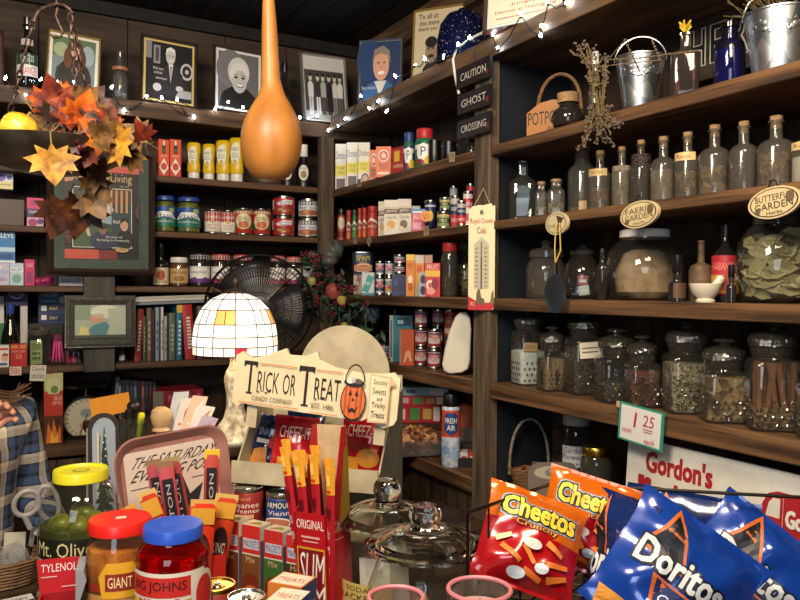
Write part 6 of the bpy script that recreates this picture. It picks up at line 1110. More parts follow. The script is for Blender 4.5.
MB().tube([lp(x, y) for x, y in ((58, 6), (56, 14), (59, 22), (63, 30), (61, 35), (54, 36), (51, 33))], .0028, 'rust_iron', 7).build('hook', t)
MB().tube([lp(57, 3), lp(57, 3)+Vector((0, 0, ZCEIL-zr-lp(57, 3).z))], .003, 'rust_iron', 6).build('hanging_rod', t)
# leaves
def leafgeo(b, m, sz, rn):
    pr_ = [(0, -.2), (.1, .0), (.42, -.12), (.36, .1), (.72, .22), (.5, .36), (.6, .62), (.32, .56), (.2, .78), (0, 1.05)]
    pts_ = pr_+[(-x, y) for x, y in pr_[-2:0:-1]]; cu, cv = rn.uniform(.15, .5), rn.uniform(-.3, .4)
    f3 = lambda x, y: (x*sz, -(cu*x*x+cv*(y-.4)**2)*sz+.03*sz*math.sin(9*x+5*y), y*sz)
    v = [f3(x, y) for x, y in pts_]+[f3(0, .35)+()]; n = len(pts_); v[n] = (v[n][0], v[n][1]+.06*sz, v[n][2])
    mid = [f3(x*.55, .35+(y-.35)*.55) for x, y in pts_]; b.add(v[:n]+mid+[v[n]], [(i, (i+1) % n, n+(i+1) % n, n+i) for i in range(n)]+[(n+i, n+(i+1) % n, 2*n) for i in range(n)], m, True)
    b.tube([(0, 0, -.55*sz), (0, -.0, -.15*sz)], sz*.02, 'dry_stem', 4)
for nm, c1, c2, c3 in (('leaf_orange', '#7a2a0a', '#d0701c', '#b84e12'), ('leaf_gold', '#6a420e', '#c48f28', '#a0701c'), ('leaf_brown', '#26120a', '#64381c', '#482410'), ('leaf_rust', '#38100a', '#8a3a18', '#6a2210'), ('leaf_tan', '#4e361c', '#8a6638', '#6e4e2a')):
    noisy(nm, c1, c2, (45, 45, 45), .55, bump=.3, c3=c3)
t2 = thing('autumn_leaf_spray', 'spray of artificial autumn leaves and dark berries heaped on the hanging pan', 'leaves', Vector((P.x, P.y, zr)), facing(P)); rn = random.Random(21)
LV = [(40, 118, 30, 60, 'leaf_orange'), (48, 112, 34, 20, 'leaf_orange'), (58, 108, 34, -10, 'leaf_rust'), (44, 100, 26, 100, 'leaf_brown'), (50, 128, 26, 150, 'leaf_rust'), (62, 120, 30, 40, 'leaf_rust'), (52, 148, 34, 175, 'leaf_gold'), (62, 150, 26, 200, 'leaf_gold'), (80, 122, 34, 10, 'leaf_orange'), (86, 134, 32, 190, 'leaf_orange'), (90, 116, 26, -20, 'leaf_tan'), (82, 106, 26, 30, 'leaf_tan'), (96, 112, 22, -60, 'leaf_gold'), (112, 140, 36, -60, 'leaf_orange'), (128, 140, 34, -90, 'leaf_gold'), (138, 146, 32, -120, 'leaf_gold'), (144, 138, 28, -60, 'leaf_tan'), (100, 128, 26, -30, 'leaf_brown'), (70, 104, 24, 30, 'leaf_brown'), (72, 138, 22, 120, 'leaf_rust'), (108, 122, 22, 20, 'leaf_rust'), (94, 146, 22, 180, 'leaf_tan')]
LV += [(px+rn.uniform(-9, 9), py+rn.uniform(-8, 8), sz*.8, an+rn.uniform(-60, 60), rn.choice(['leaf_brown', 'leaf_rust', 'leaf_orange', 'leaf_tan', 'leaf_brown'])) for px, py, sz, an, m in LV]
for i, (px, py, sz, an, m) in enumerate(LV):
    q = lp(px, py, -.19 if (px, py) == (52, 148) else -.065-.03*(i % 3)); b = MB(); b.at(q, rx=rn.uniform(-.35, .35), ry=rad(-an*-1), rz=rn.uniform(-.5, .5)); leafgeo(b, m, sz*s*.95, rn); b.build('leaf', t2)
for px, py, sz, an, m in ((84, 196, 40, 190, 'leaf_brown'), (66, 200, 38, 200, 'leaf_brown'), (88, 190, 30, 150, 'leaf_tan'), (106, 172, 30, -80, 'leaf_tan'), (96, 172, 26, 180, 'leaf_tan')):
    q = lp(px, py, -.04); b = MB(); b.at(q+Vector((0, 0, .5*sz*s*0)), rx=rn.uniform(-.4, .1), ry=rad(an), rz=rn.uniform(-.4, .4)); leafgeo(b, m, sz*s, rn); b.build('leaf', t2)
for n_, (cx, cy, k, c) in enumerate(((74, 142, 13, '#5a1c1c'), (97, 124, 15, '#1d1218'), (66, 132, 9, '#6a2420'), (38, 136, 6, '#4a1816'))):
    b = MB()
    for i in range(k): q = lp(cx+rn.uniform(-7, 7), cy+rn.uniform(-8, 8), -.11+rn.uniform(-.02, .02)); b.ball(q, .0058, c, 8)
    b.build('berry_cluster', t2)
for q in (((80, 150, -.02), (84, 170, -.05), (78, 195, -.05)), ((40, 118, -.02), (24, 96, 0), (18, 88, 0)), ((98, 128, -.02), (106, 110, -.03), (112, 103, -.03))): MB().tube([lp(*k) for k in q], .0017, 'dry_stem', 4).build('stem', t2)
noisy('gourd_stripe', '#c88a14', '#ecc64a', (3, 3, 60), .35, bump=0)
def gourd_small(label, px, py, r, dd, m, ry=0):
    q = lp(px, py, dd); w_ = Matrix.Rotation(facing(P), 3, 'Z') @ q + Vector((P.x, P.y, zr)); b = MB(); n = 36; v = []; f = []; k = 10
    for j in range(k+1):
        for i in range(n): a = 2*PI*i/n; rr_ = r*math.sin(PI*j/k)**.8*(1+.07*abs(math.cos(4.5*a))); v.append((rr_*math.cos(a), rr_*math.sin(a), -r*.9*math.cos(PI*j/k)))
    for j in range(k):
        for i in range(n): q_ = (i+1) % n; f.append((j*n+i, j*n+q_, (j+1)*n+q_, (j+1)*n+i))
    b.add(v, f, m, True); t_ = thing('mini_gourd', label, 'gourd', w_, facing(P), None, 0, ry); b.build('gourd', t_); MB().tube([(0, 0, r*.8), (.003, 0, r*1.15)], .004, 'dry_stem', 6).build('stem', t_)
gourd_small('small yellow ribbed gourd at the left of the hanging pan', 20, 127, 14*s*1.15, -.125, 'gourd_stripe', rad(25))
gourd_small('cream and yellow gourd tucked at the right of the leaf spray', 105, 130, 11*s, .03, noisy('gourd_cream', '#c8b078', '#e8dcb4', (10, 10, 40), .4, bump=0), rad(70))
# ================================================================== behind the counter: fan, lamp, ledge, garland
LZ = 1.08
a = CP(112, 1.98, LZ); 
t = thing('back_ledge', 'dark wooden back ledge carrying the lamp fan and tumbler', 'cabinet', (0, 0, 0))
MB().box(.27, 1.955, LZ-.03, 1.05, 2.56, LZ, 'counter_wood').build('top', t, bevel=.004); MB().box(.30, 1.98, .001, 1.02, 2.54, LZ-.031, 'wainscot').build('body', t)
# fan
P = CP(259, 2.42, LZ); s = D(P)/FPX; R = 53*s; zc = zat(259, 308, P)-LZ
t = thing('desk_fan', 'large round black desk fan with wire grille behind the lamp', 'fan', P, facing(P, 0))
b = MB()
for k, (rr_, yy) in enumerate(((1, 0), (.985, -.018), (.9, -.036), (.75, -.05), (.6, -.058), (.45, -.062), (.3, -.064), (1, .012), (.9, .04), (.7, .06), (.45, .07), (.25, .075))): b.tube([(R*rr_*math.cos(x), yy, zc+R*rr_*math.sin(x)) for x in [2*PI*i/56 for i in range(56)]], .004 if k in (0, 7) else .0012, 'black_plastic', 5, True)
b.build('grille_rim', t); b = MB(); prf = [(.2, -.064), (.45, -.062), (.75, -.05), (.93, -.03), (1, 0)]; prb = [(.2, .076), (.45, .07), (.75, .055), (.93, .035), (1, .012)]
for i in range(84):
    x = 2*PI*i/84
    b.tube([(R*q*math.cos(x), y, zc+R*q*math.sin(x)) for q, y in prf], .0014, 'black_plastic', 4)
    if i % 2 == 0: b.tube([(R*q*math.cos(x), y, zc+R*q*math.sin(x)) for q, y in prb], .0011, 'black_plastic', 4)
b.build('grille_wires', t); MB().at((0, -.066, zc), rx=PI/2).lathe([(R*.22, -.004), (R*.22, .004), (R*.1, .008), (0, .008)], 'black_plastic', 28).build('badge', t)
mat('fan_blade', '#26262a', .4)
for k in range(3):
    b = MB(); v = []; n = 8
    for i in range(n+1):
        for j in range(5):
            q = R*(.14+.74*i/n); x = 2*PI*k/3+(j/4-.5)*(1.5-.3*i/n); v.append((q*math.cos(x), (j/4-.5)*.035, zc+q*math.sin(x)))
    b.add(v, [(i*5+j, i*5+j+1, i*5+j+6, i*5+j+5) for i in range(n) for j in range(4)], 'fan_blade', True).build('blade', t, solid=.002)
MB().at((0, .0, zc), rx=-PI/2).lathe([(R*.14, -.02), (R*.14, .03), (R*.3, .085), (R*.3, .16), (R*.2, .2), (0, .2)], 'black_plastic', 24).build('motor', t)
MB().lathe([(.12, 0), (.12, .012), (.1, .02), (.02, .03), (.016, .05), (.016, zc-R*.1), (0, zc-R*.1)], 'black_plastic', 28, c=(0, .12)).build('stand', t)
# lamp
P = CP(235, 2.08, LZ); s = D(P)/FPX; zt = lambda y: zat(235, y, P)-LZ
t = thing('stained_glass_lamp', 'table lamp with glowing white stained glass shade and carved cream base', 'lamp', P, facing(P))
noisy('lamp_base', '#7a735c', '#d8d2ba', (50, 50, 50), .45, bump=.3)
k = s*1.0; pf = [(0, 0), (27*k, 0), (27*k, .006), (24*k, .012), (16*k, zt(425)), (11*k, zt(418)), (8.5*k, zt(408)), (8*k, zt(396)), (9.5*k, zt(386)), (10.5*k, zt(378)), (9*k, zt(371)), (6*k, zt(366)), (5*k, zt(360)), (6.5*k, zt(357)), (4*k, zt(352)), (3*k, zt(345)), (0, zt(345))]
b = MB().lathe(pf, 'lamp_base', 30); b.v = [Vector((p.x*(1+.07*math.cos(8*math.atan2(p.y, p.x))), p.y*(1+.07*math.cos(8*math.atan2(p.y, p.x))), p.z)) if .012 < p.z < zt(372) else p for p in b.v]; b.build('base', t)
em = lambda n, c, st: emit(n, c, st)
em('shade_white', '#fff3e2', 1.25); em('shade_amber', '#ffb860', .8); em('shade_red', '#d81f3a', .55); em('shade_cream', '#ffe6c8', 1.0); mat('lead_came', '#3a2e22', .5, .6)
Rs = 42*s; z0, z1 = zt(353.5), zt(293); rows = [(1.0, 0), (1.0, .14), (.985, .30), (.94, .50), (.80, .73), (.56, .90), (.26, 1.0)]; n = 24; b = MB(); ld = MB()
def sp_(i, j): a = 2*PI*i/n; r_, z_ = rows[j]; return Vector((Rs*r_*math.cos(a), Rs*r_*math.sin(a), z0+(z1-z0)*z_))
for j in range(6):
    for i in range(n):
        ph = i % 6; m = 'shade_white'
        if j == 0: m = 'shade_red' if ph == 0 else 'shade_cream' if ph in (1, 5) else 'shade_white'
        if j == 3 and ph in (4, 5): m = 'shade_amber'
        if j == 1 and ph in (4, 5): m = 'shade_cream'
        b.add([sp_(i, j), sp_(i+1, j), sp_(i+1, j+1), sp_(i, j+1)], [(0, 1, 2, 3)], m)
        if i % 2 == 0 or j in (0, 3) and ph > 2: ld.tube([sp_(i, j), sp_(i, j+1)], .0016, 'lead_came', 4)
for j in range(7): ld.tube([sp_(i, j) for i in range(n)], .0017, 'lead_came', 4, True)
b.build('shade', t); ld.build('leading', t)
MB().lathe([(Rs*.3, z1-.004), (Rs*.26, z1+.006), (Rs*.12, z1+.012), (.004, z1+.014), (.006, z1+.022), (.009, z1+.03), (.005, z1+.04), (.007, z1+.046), (0, zt(277))], 'rust_iron', 20).build('finial', t)
MB().tube([(0, 0, zt(346)), (0, 0, z1)], .003, 'tin').build('stem', t)
l = bpy.data.lights.new('lamp_bulb', 'POINT'); l.energy = 2.0; l.color = (1, .8, .55); l.shadow_soft_size = .03; o = bpy.data.objects.new('lamp_bulb', l); COL.objects.link(o); o.parent = t; o.location = (0, 0, z0+.03)
# garland on the corner post
rn = random.Random(33); G0 = onY(335, 305, YB-.10); t = thing('berry_garland', 'green garland with red berries apples and pears on the corner post', 'garland', G0)
def gp_(px, py, dy=0):
    q1, q2 = onY(px, py, YB-.10+dy), onX(px, py, XR-.045+dy*.55); return (q1 if D(q1) < D(q2) else q2)-G0
cv = [(312, 262, 10), (318, 275, 17), (328, 290, 24), (338, 305, 27), (350, 322, 24), (362, 340, 19), (374, 356, 13)]
noisy('pine_green', '#1e3226', '#4c6a54', (50, 50, 50), .6, bump=.2, island=.4); b = MB()
for x, y, w_ in cv:
    for i in range(58):
        a = rn.uniform(0, 2*PI); q = w_*rn.uniform(.1, 1.15); c = gp_(x+q*math.cos(a), y+q*.8*math.sin(a), rn.uniform(-.05, .05)); L_ = rn.uniform(.012, .024); b.at(c, rn.uniform(-1.2, 1.2), rn.uniform(-PI, PI), rn.uniform(-1.2, 1.2))
        b.add([(0, 0, -L_), (L_*.34, 0, 0), (0, .003, L_), (-L_*.34, 0, 0)], [(0, 1, 2, 3)], 'pine_green')
o = b.build('foliage', t)
for i in range(26):
    x, y, w_ = rn.choice(cv[:6]); b = MB(); cx, cy = x+rn.uniform(-w_, w_), y+rn.uniform(-w_, w_)*.8
    for j in range(9): b.ball(gp_(cx+rn.uniform(-3.6, 3.6), cy+rn.uniform(-3, 3), -.055+rn.uniform(-.008, .006)), rn.uniform(.0042, .006), rn.choice(['#64242c', '#7a343c', '#481a20']), 6)
    b.build('berry_sprig', t)
for x, y, r_, c, nm in ((334, 291, 8.5, '#a04a40', 'apple'), (342, 300, 5, '#b8a050', 'pear'), (312, 281, 4.5, '#a8a060', 'pear'), (345, 326, 4.5, '#a89a48', 'pear'), (355, 343, 7, '#943a30', 'apple')):
    rr_ = r_*D(G0)/FPX; q = gp_(x, y, -.05); b = MB().lathe([(0, -rr_*.8), (rr_*.6, -rr_*.85), (rr_, -rr_*.2), (rr_*.95, rr_*.4), (rr_*.5, rr_*.8), (0, rr_*.6)], c, 18); b.v = [p+q for p in b.v]; b.build(nm, t)
mat('ribbon_grey', '#4f5450', .5)
for k, an in enumerate((20, 50, 75, -10)):
    b = MB(); b.at(gp_(340, 259, -.02), ry=rad(an-90)); b.add([(-.01, 0, 0), (.01, 0, 0), (.016, -.02, .04), (-.016, -.02, .04), (.008, .0, .075), (-.008, 0, .075)], [(0, 1, 2, 3), (3, 2, 4, 5)], 'ribbon_grey', True); b.build('ribbon', t, solid=.001)
MB().lathe([(.0, 0), (.018, .0), (.024, .04), (.02, .04), (0, .01)], 'pewter', 16).at().build('tin_cup', t).location = gp_(316, 265, -.03)
# ================================================================== person at the left edge
P = CP(-44, 2.0, 0); seat = .575
def skin(name, parent, verts, edges, m, sub=2, root=0):
    me = bpy.data.meshes.new(name); me.from_pydata([v[:3] for v in verts], edges, []); o = bpy.data.objects.new(name, me); COL.objects.link(o); o.parent = parent
    sk = o.modifiers.new('skin', 'SKIN'); sk.use_smooth_shade = True
    for i, v in enumerate(verts): d_ = me.skin_vertices[0].data[i]; d_.radius = (v[3], v[4] if len(v) > 4 else v[3]); d_.use_root = (i == root)
    sb = o.modifiers.new('sub', 'SUBSURF'); sb.levels = sub; sb.render_levels = sub; me.materials.append(_m[m]); return o
t = thing('person', 'brown haired person in plaid shirt with hand raised at the left edge', 'person', P, facing(P, 25))
zs = zat(-17, 398, P)      # top of the shoulders
hip = seat+.125
_h = CP(-38, 1.76, 0); _h.z = zat(-38, 447, _h); wr = Matrix.Rotation(-t.rotation_euler.z, 3, 'Z') @ (_h-P)
bv = [(0, 0, hip, .15, .12), (0, -.01, hip+.18, .13, .10), (0, -.02, zs-.14, .15, .105), (0, -.01, zs-.03, .08, .07), (-.04, -.02, zs+.05, .05), (-.085, -.03, zs+.12, .075), (-.11, -.035, zs+.2, .085), (-.12, -.03, zs+.26, .06),
      (.15, -.01, zs-.06, .058), (.20, -.02, zs-.30, .045), (.17, -.19, zs-.36, .036), (-.15, -.01, zs-.06, .058), (-.11, -.21, zs-.22, .045), (wr.x, wr.y, wr.z, .034),
      (.09, 0, hip-.03, .095), (.11, -.40, hip-.04, .07), (.11, -.42, hip-.28, .055), (.11, -.40, .10, .042), (.11, -.50, .05, .035), (-.09, 0, hip-.03, .095), (-.11, -.40, hip-.04, .07), (-.11, -.42, hip-.28, .055), (-.11, -.40, .10, .042), (-.11, -.5, .05, .035)]
be = [(0, 1), (1, 2), (2, 3), (3, 4), (4, 5), (5, 6), (6, 7), (3, 8), (8, 9), (9, 10), (3, 11), (11, 12), (12, 13), (0, 14), (14, 15), (15, 16), (16, 17), (17, 18), (0, 19), (19, 20), (20, 21), (21, 22), (22, 23)]
def plaid():
    m = bpy.data.materials.new('plaid_cloth'); m.use_nodes = True; _m['plaid_cloth'] = m; nt = m.node_tree; N = nt.nodes; L = nt.links; b = N['Principled BSDF']; b.inputs['Roughness'].default_value = .9
    tc = N.new('ShaderNodeTexCoord'); sx = N.new('ShaderNodeSeparateXYZ'); L.new(tc.outputs['Object'], sx.inputs[0])
    ad = N.new('ShaderNodeMath'); ad.operation = 'ADD'; L.new(sx.outputs['X'], ad.inputs[0]); L.new(sx.outputs['Y'], ad.inputs[1])
    def band(sock, ph):
        mu = N.new('ShaderNodeMath'); mu.operation = 'MULTIPLY_ADD'; mu.inputs[1].default_value = 11.0; mu.inputs[2].default_value = ph; L.new(sock, mu.inputs[0])
        fr = N.new('ShaderNodeMath'); fr.operation = 'FRACT'; L.new(mu.outputs[0], fr.inputs[0]); r = N.new('ShaderNodeValToRGB'); r.color_ramp.interpolation = 'CONSTANT'; e = r.color_ramp.elements
        e[0].color = lin('#15171f'); e[1].position = .12; e[1].color = lin('#3a4a6a')
        for p, c in ((.36, '#1c1e26'), (.42, '#cdbfa6'), (.62, '#e4d8c2'), (.72, '#23252e'), (.78, '#4a5f86')): x = e.new(p); x.color = lin(c)
        L.new(fr.outputs[0], r.inputs[0]); return r.outputs[0]
    mx = N.new('ShaderNodeMix'); mx.data_type = 'RGBA'; mx.inputs[0].default_value = .5; L.new(band(sx.outputs['Z'], .3), mx.inputs[6]); L.new(band(ad.outputs[0], .1), mx.inputs[7]); L.new(mx.outputs[2], b.inputs['Base Color'])
plaid(); noisy('hair_brown', '#2a1a12', '#7a573c', (6, 6, 60), .45, bump=.4, island=.25); noisy('denim', '#1d2638', '#2f3d58', (150, 150, 150), .9)
body = skin('body', t, bv, be, 'skin')
gr = lambda i, g: (*bv[i][:3], *[q+g for q in (bv[i][3:] if len(bv[i]) > 4 else (bv[i][3], bv[i][3]))])
sv = [gr(0, .012), gr(1, .016), gr(2, .018), (0, -.01, zs-.045, .085, .075), gr(8, .016), gr(9, .014), gr(10, .010), gr(11, .016), gr(12, .014), gr(13, .010)]
skin('plaid_shirt', t, sv, [(0, 1), (1, 2), (2, 3), (3, 4), (4, 5), (5, 6), (3, 7), (7, 8), (8, 9)], 'plaid_cloth')
MB().tube([(.085*math.cos(a), -.02+.075*math.sin(a), zs-.005+.012*math.sin(a)) for a in [2*PI*i/18 for i in range(18)]], .014, 'plaid_cloth', 8, True).build('collar', t)
pv = [gr(0, .008), gr(14, .010), gr(15, .010), gr(16, .010), (bv[17][0], bv[17][1], .14, .055), gr(19, .010), gr(20, .010), gr(21, .010), (bv[22][0], bv[22][1], .14, .055)]
skin('jeans', t, pv, [(0, 1), (1, 2), (2, 3), (3, 4), (0, 5), (5, 6), (6, 7), (7, 8)], 'denim')
# face, ears and hair
hc = Vector((-.11, -.035, zs+.19)); b = MB()
b.ball(hc+Vector((0, -.088, -.012)), .014, 'skin', 10, (.8, 1, 1.3)).ball(hc+Vector((0, -.082, -.052)), .018, '#b06a5c', 10, (1.2, .4, .3))
for sx_ in (-1, 1): b.ball(hc+Vector((sx_*.03, -.076, .01)), .010, '#efe9e2', 8).ball(hc+Vector((sx_*.03, -.084, .01)), .0045, '#3a2a20', 8).ball(hc+Vector((sx_*.086, .0, -.01)), .018, 'skin', 8, (.4, .8, 1.3))
b.build('face', t)
b = MB(); rn = random.Random(9); b.ball(hc+Vector((0, .018, .025)), .108, 'hair_brown', 20, (.95, 1, 1.02))
for i in range(90):
    a = rn.uniform(-.5, PI+.5); r_ = rn.uniform(.085, .105); x, y = r_*math.cos(a), r_*math.sin(a)+.01; L_ = rn.uniform(.16, .27)
    b.tube([hc+Vector((x*.8, y*.8, .06)), hc+Vector((x*1.1, y*1.1, -.04)), hc+Vector((x*1.12+rn.uniform(-.01, .01), y*1.15, -.12)), hc+Vector((x*1.2+rn.uniform(-.03, .02), y*1.0-.02, -L_))], lambda f_: .010*(1-.75*f_), 'hair_brown', 5)
for i in range(16): z = rn.uniform(-.02, .02); b.tube([hc+Vector((.08, -.02, -.1)), hc+Vector((.15, -.05, -.18+z)), hc+Vector((.20+rn.uniform(-.01, .015), -.07, -.195+z)), hc+Vector((.24+rn.uniform(-.02, .02), -.07, -.18+z*1.6))], lambda f_: .006*(1-.8*f_), 'hair_brown', 5)
b.build('hair', t)
# hands: the raised one shows at the frame edge
def hand(at_, rx, ry, rz, mir=1):
    h = MB().at(at_, rx, ry, rz); M_ = h.M; h.ball((0, 0, .045), .04, 'skin', 16, (.95, .42, 1.15)).ball((0, 0, .01), .026, 'skin', 12, (1, .75, 1))
    for i, (x, L_) in enumerate(((-.028, .062), (-.009, .072), (.010, .068), (.028, .052))):
        h.tube([(x*.8, 0, .055), (x, -.004, .085), (x*1.05, -.018, .085+L_*.45), (x*1.05, -.040, .085+L_*.62), (x*1.0, -.052, .085+L_*.58)], lambda f_: .0098-.003*f_, 'skin', 9)
        h.ball((x*1.0, -.052, .085+L_*.58), .0068, 'skin', 8)
    h.tube([(mir*.022, -.004, .018), (mir*.048, -.014, .045), (mir*.062, -.022, .072), (mir*.066, -.026, .094)], lambda f_: .0125-.004*f_, 'skin', 9).ball((mir*.066, -.026, .094), .0085, 'skin', 8).ball((mir*.066, -.034, .094), .0055, '#e8b8a4', 6, (1, .4, 1.3))
    return h.build('hand', t)
hand((bv[10][0], bv[10][1], bv[10][2]), rad(100), 0, rad(10), -1); 
hand((wr.x, wr.y, wr.z), rad(8), rad(42), 0, -1)
ts = thing('bar_stool', 'wooden stool under the person in the plaid shirt', 'stool', Vector((P.x, P.y, 0)), facing(P, 25))
MB().lathe([(.16, seat-.03), (.17, seat-.02), (.17, seat-.004), (.15, seat), (0, seat)], 'rough_board', 28).build('seat', ts)
for sx_ in (-1, 1):
    for sy_ in (-1, 1): MB().tube([(sx_*.11, sy_*.11, seat-.028), (sx_*.17, sy_*.17, .001)], .016, 'rough_board', 8).build('leg', ts)
MB().tube([(.15*math.cos(a), .15*math.sin(a), .2) for a in [2*PI*i/24 for i in range(24)]], .008, 'rough_board', 6, True).build('foot_ring', ts)
# ================================================================== on the counter, left
def cp(px, d, z=ZC): return CP(px, d, z+.0006)
noisy('pickle_big', '#3f4a16', '#8f8f2c', (26, 26, 18), .3, bump=.4); noisy('bologna', '#7a4a1c', '#d0923a', (30, 30, 30), .35, bump=.3, c3='#b06a2a'); noisy('red_sausage', '#6a0a0c', '#c0241a', (40, 40, 18), .3, bump=.5, kind='voronoi', c3='#9c1612')
mat('lid_yellow', '#d9d02a', .3); mat('lid_red', '#d8281e', .3); mat('lid_blue2', '#2b55c4', .32)
P = cp(81, 1.40); r = 39.5*1.4/FPX; h = zat(81, 468, P)-P.z; A8 = facing(P, -19)
t = thing('pickle_jar', 'big glass pickle jar with yellow lid and dark dill label', 'jar', P, A8)
MB().lathe([(r*.88, 0), (r*.97, .008), (r, h*.1), (r, h*.66), (r*.97, h*.75), (r*.88, h*.83), (r*.74, h*.885), (r*.64, h*.905), (r*.62, h*.95)], 'glass_front', 44).build('glass', t)
MB().lathe([(r*.64, h*.93), (r*.66, h*.935), (r*.66, h*.985), (r*.64, h), (r*.56, h), (r*.54, h-.003), (0, h-.003)], 'lid_yellow', 40).prints([('e', .5, .5, .16, .16, '#8a8420'), ('e', .5, .5, .12, .12, '#c8c02c')], lambda u, v, e: ((u-.5)*r*1.3, (v-.5)*r*1.3, h-.003+e)).build('lid', t)
b = MB(); fn = cylfn(r*1.004, h*.34, h*.63, 120); b.prints([('r', .06, .56, .82, .98, '#15170f'), ('t', 'Mt. Olive', .1, .62, .78, .92, '#c9bd8a'), ('r', .06, .0, .96, .5, '#3e4a22'), ('t', 'KOSHER', .12, .28, .82, .46, '#b8b48a'), ('t', 'DILLS', .22, .06, .7, .24, '#b8b48a'), ('r', .05, .52, .95, .545, '#a8a890'), ('r', .84, .6, .9, .94, '#3a4020')], fn, .0005, nu=16); b.build('paper_label', t)
o = put(MB().lathe([(r*.86, .006), (r*.93, .014), (r*.955, h*.1), (r*.955, h*.66), (0, h*.67)], noisy('brine', '#2c3212', '#484d1c', (20, 20, 8), .15, bump=0), 30).build('pickle_brine'), P); tag(o, 'olive green pickles and brine filling the yellow lidded jar', 'pickles', kind='stuff')
rn = random.Random(3)
for i, (x, y, z, a) in enumerate(((-.008, -.03, .66, .2), (.022, -.02, .67, -.3), (-.035, .0, .66, .4), (.005, .02, .70, 1.2))):
    o = MB().ball((0, 0, 0), .021, 'pickle_big', 14, (1, 1, 1.7)).build('pickle'); put(o, P+Vector((x, y, z*h+.0)), 0, 1.3, a); tag(o, 'green pickle at the top of the big jar, %s' % ('front left', 'front right', 'far left', 'rear')[i], 'pickle', 'pickles showing above the brine')
def tub(name, label, px, d, rr_, ytop, lid, lr, body, grp=None):
    P = cp(px, d); r = rr_*d/FPX; L = lr*d/FPX; h = zat(px, ytop, P)-P.z; t = thing(name, label, 'jar', P, facing(P))
    MB().lathe([(r*.9, 0), (r, .01), (r, h*.74), (r*.985, h*.80), (r*.93, h*.855), (L*.95, h*.895), (L*.92, h*.935)], body, 40).build('jar', t)
    MB().lathe([(L*.97, h*.918), (L, h*.923), (L, h*.988), (L*.97, h), (L*.9, h), (0, h)], lid, 40).build('lid', t)
    return t, P, r, L, h
t, P, r, L, h = tub('sausage_jar', 'clear plastic jar of pickled bologna with flat red lid', 120, 1.25, 32, 517, 'lid_red', 30, 'plastic_jar')
MB().prints([('r', .42, .42, .62, .58, '#e8c8b8')], lambda u, v, e: ((u-.5)*L*1.6, (v-.5)*L*1.6, h+e)).build('price_sticker', t)
b = MB(); fn = cylfn(r*1.005, h*.28, h*.78, 150); b.prints([('r', 0, 0, 1, .56, '#b88446'), ('r', .0, .6, 1, .7, '#8a2a22'), ('p', [(.3, .52), (.26, .8), (.36, .98), (.64, .98), (.74, .8), (.7, .52)], '#d8a02a'), ('r', .34, .62, .66, .84, '#8a2a1c'), ('t', 'GIANT', .37, .66, .63, .8, '#f0d8a0'), ('t', 'Bologna', .1, .24, .8, .46, '#5a2418'), ('r', .15, .08, .6, .18, '#8a2a22'), ('r', .74, .02, .96, .2, '#d8d0c0')], fn, .0005, nu=18); b.build('paper_label', t)
o = put(MB().lathe([(r*.86, .008), (r*.95, .014), (r*.95, h*.74), (r*.92, h*.82), (0, h*.84)], 'bologna', 30).build('pickled_bologna'), P); tag(o, 'orange brown bologna chunks packed in the red lidded jar', 'bologna', kind='stuff')
rn = random.Random(6)
t, P, r, L, h = tub('sausage_jar', 'jar of bright red hot sausages with blue lid', 173, 1.21, 35.5, 523, 'lid_blue2', 29, 'glass_red')
MB().prints([('e', .5, .5, .24, .24, '#3a64d0'), ('e', .5, .5, .2, .2, '#2b55c4')], lambda u, v, e: ((u-.5)*L*1.7, (v-.5)*L*1.7, h+e)).build('lid_emboss', t)
b = MB(); fn = cylfn(r*1.005, h*.36, h*.77, 165); b.prints([('r', 0, 0, .8, .72, '#d8b838'), ('r', 0, .56, .82, .98, '#d8d2c4'), ('r', .0, .62, .66, .92, '#c02a24'), ('t', 'BIG JOHNS', .08, .68, .62, .86, '#201816'), ('t', 'RED HOT', .16, .5, .56, .6, '#c02a24'), ('r', .1, .1, .5, .14, '#8a6a20'), ('r', .1, .22, .55, .26, '#8a6a20'), ('r', .1, .34, .5, .38, '#8a6a20'), ('e', .8, .6, .14, .36, '#d8d2c4'), ('e', .8, .6, .1, .28, '#c02a24')], fn, .0005, nu=18); b.build('paper_label', t)
o = put(MB().lathe([(r*.86, .008), (r*.95, .014), (r*.95, h*.74), (r*.92, h*.82), (0, h*.84)], 'red_sausage', 30).build('red_sausages'), P); tag(o, 'red sausages in red brine filling the blue lidded jar', 'sausages', kind='stuff')
# medicine display box
P = cp(58, 1.22); s = 1.22/FPX; h = zat(58, 597, P)-P.z; t = thing('pain_relief_display', 'red open display box with raised lettered flap in front of the pickle jar', 'display box', P, facing(P, -6)); w = 43*s
MB().box(-w*.42, -.05, 0, w*.42, -.047, h, '#a81c20').box(-w*.42, .022, 0, w*.42, .025, h, '#8e161c').box(-w*.42, -.047, 0, -w*.42+.003, .022, h, '#a81c20').box(w*.42-.003, -.047, 0, w*.42, .022, h, '#a81c20').box(-w*.42, -.047, 0, w*.42, .022, .003, '#8e161c').build('box', t)
fh = zat(58, 563, P)-P.z-h; b = MB().prism([(-w*.42, h-.002), (w*.42, h-.002), (w*.5, h+fh*.55), (w*.42, h+fh), (-w*.5, h+fh)], .024, .027, '#b41e24'); b.prints([('t', 'TYLENOL', .1, .62, .88, .86, '#ece4e0'), ('r', .1, .46, .45, .5, '#d8a8a4'), ('r', .55, .14, .85, .18, '#d8a8a4')], lambda u, v, e: ((u-.5)*w, .024-e, h+v*fh), .0005); b.build('flap', t)
MB().prism([(0, h*.9), (.016, h+fh*.7), (.012, h+fh), (0, h+fh)], -.045, .024, '#8e9096').at().build('side_flap', t).location = (w*.43, 0, 0)
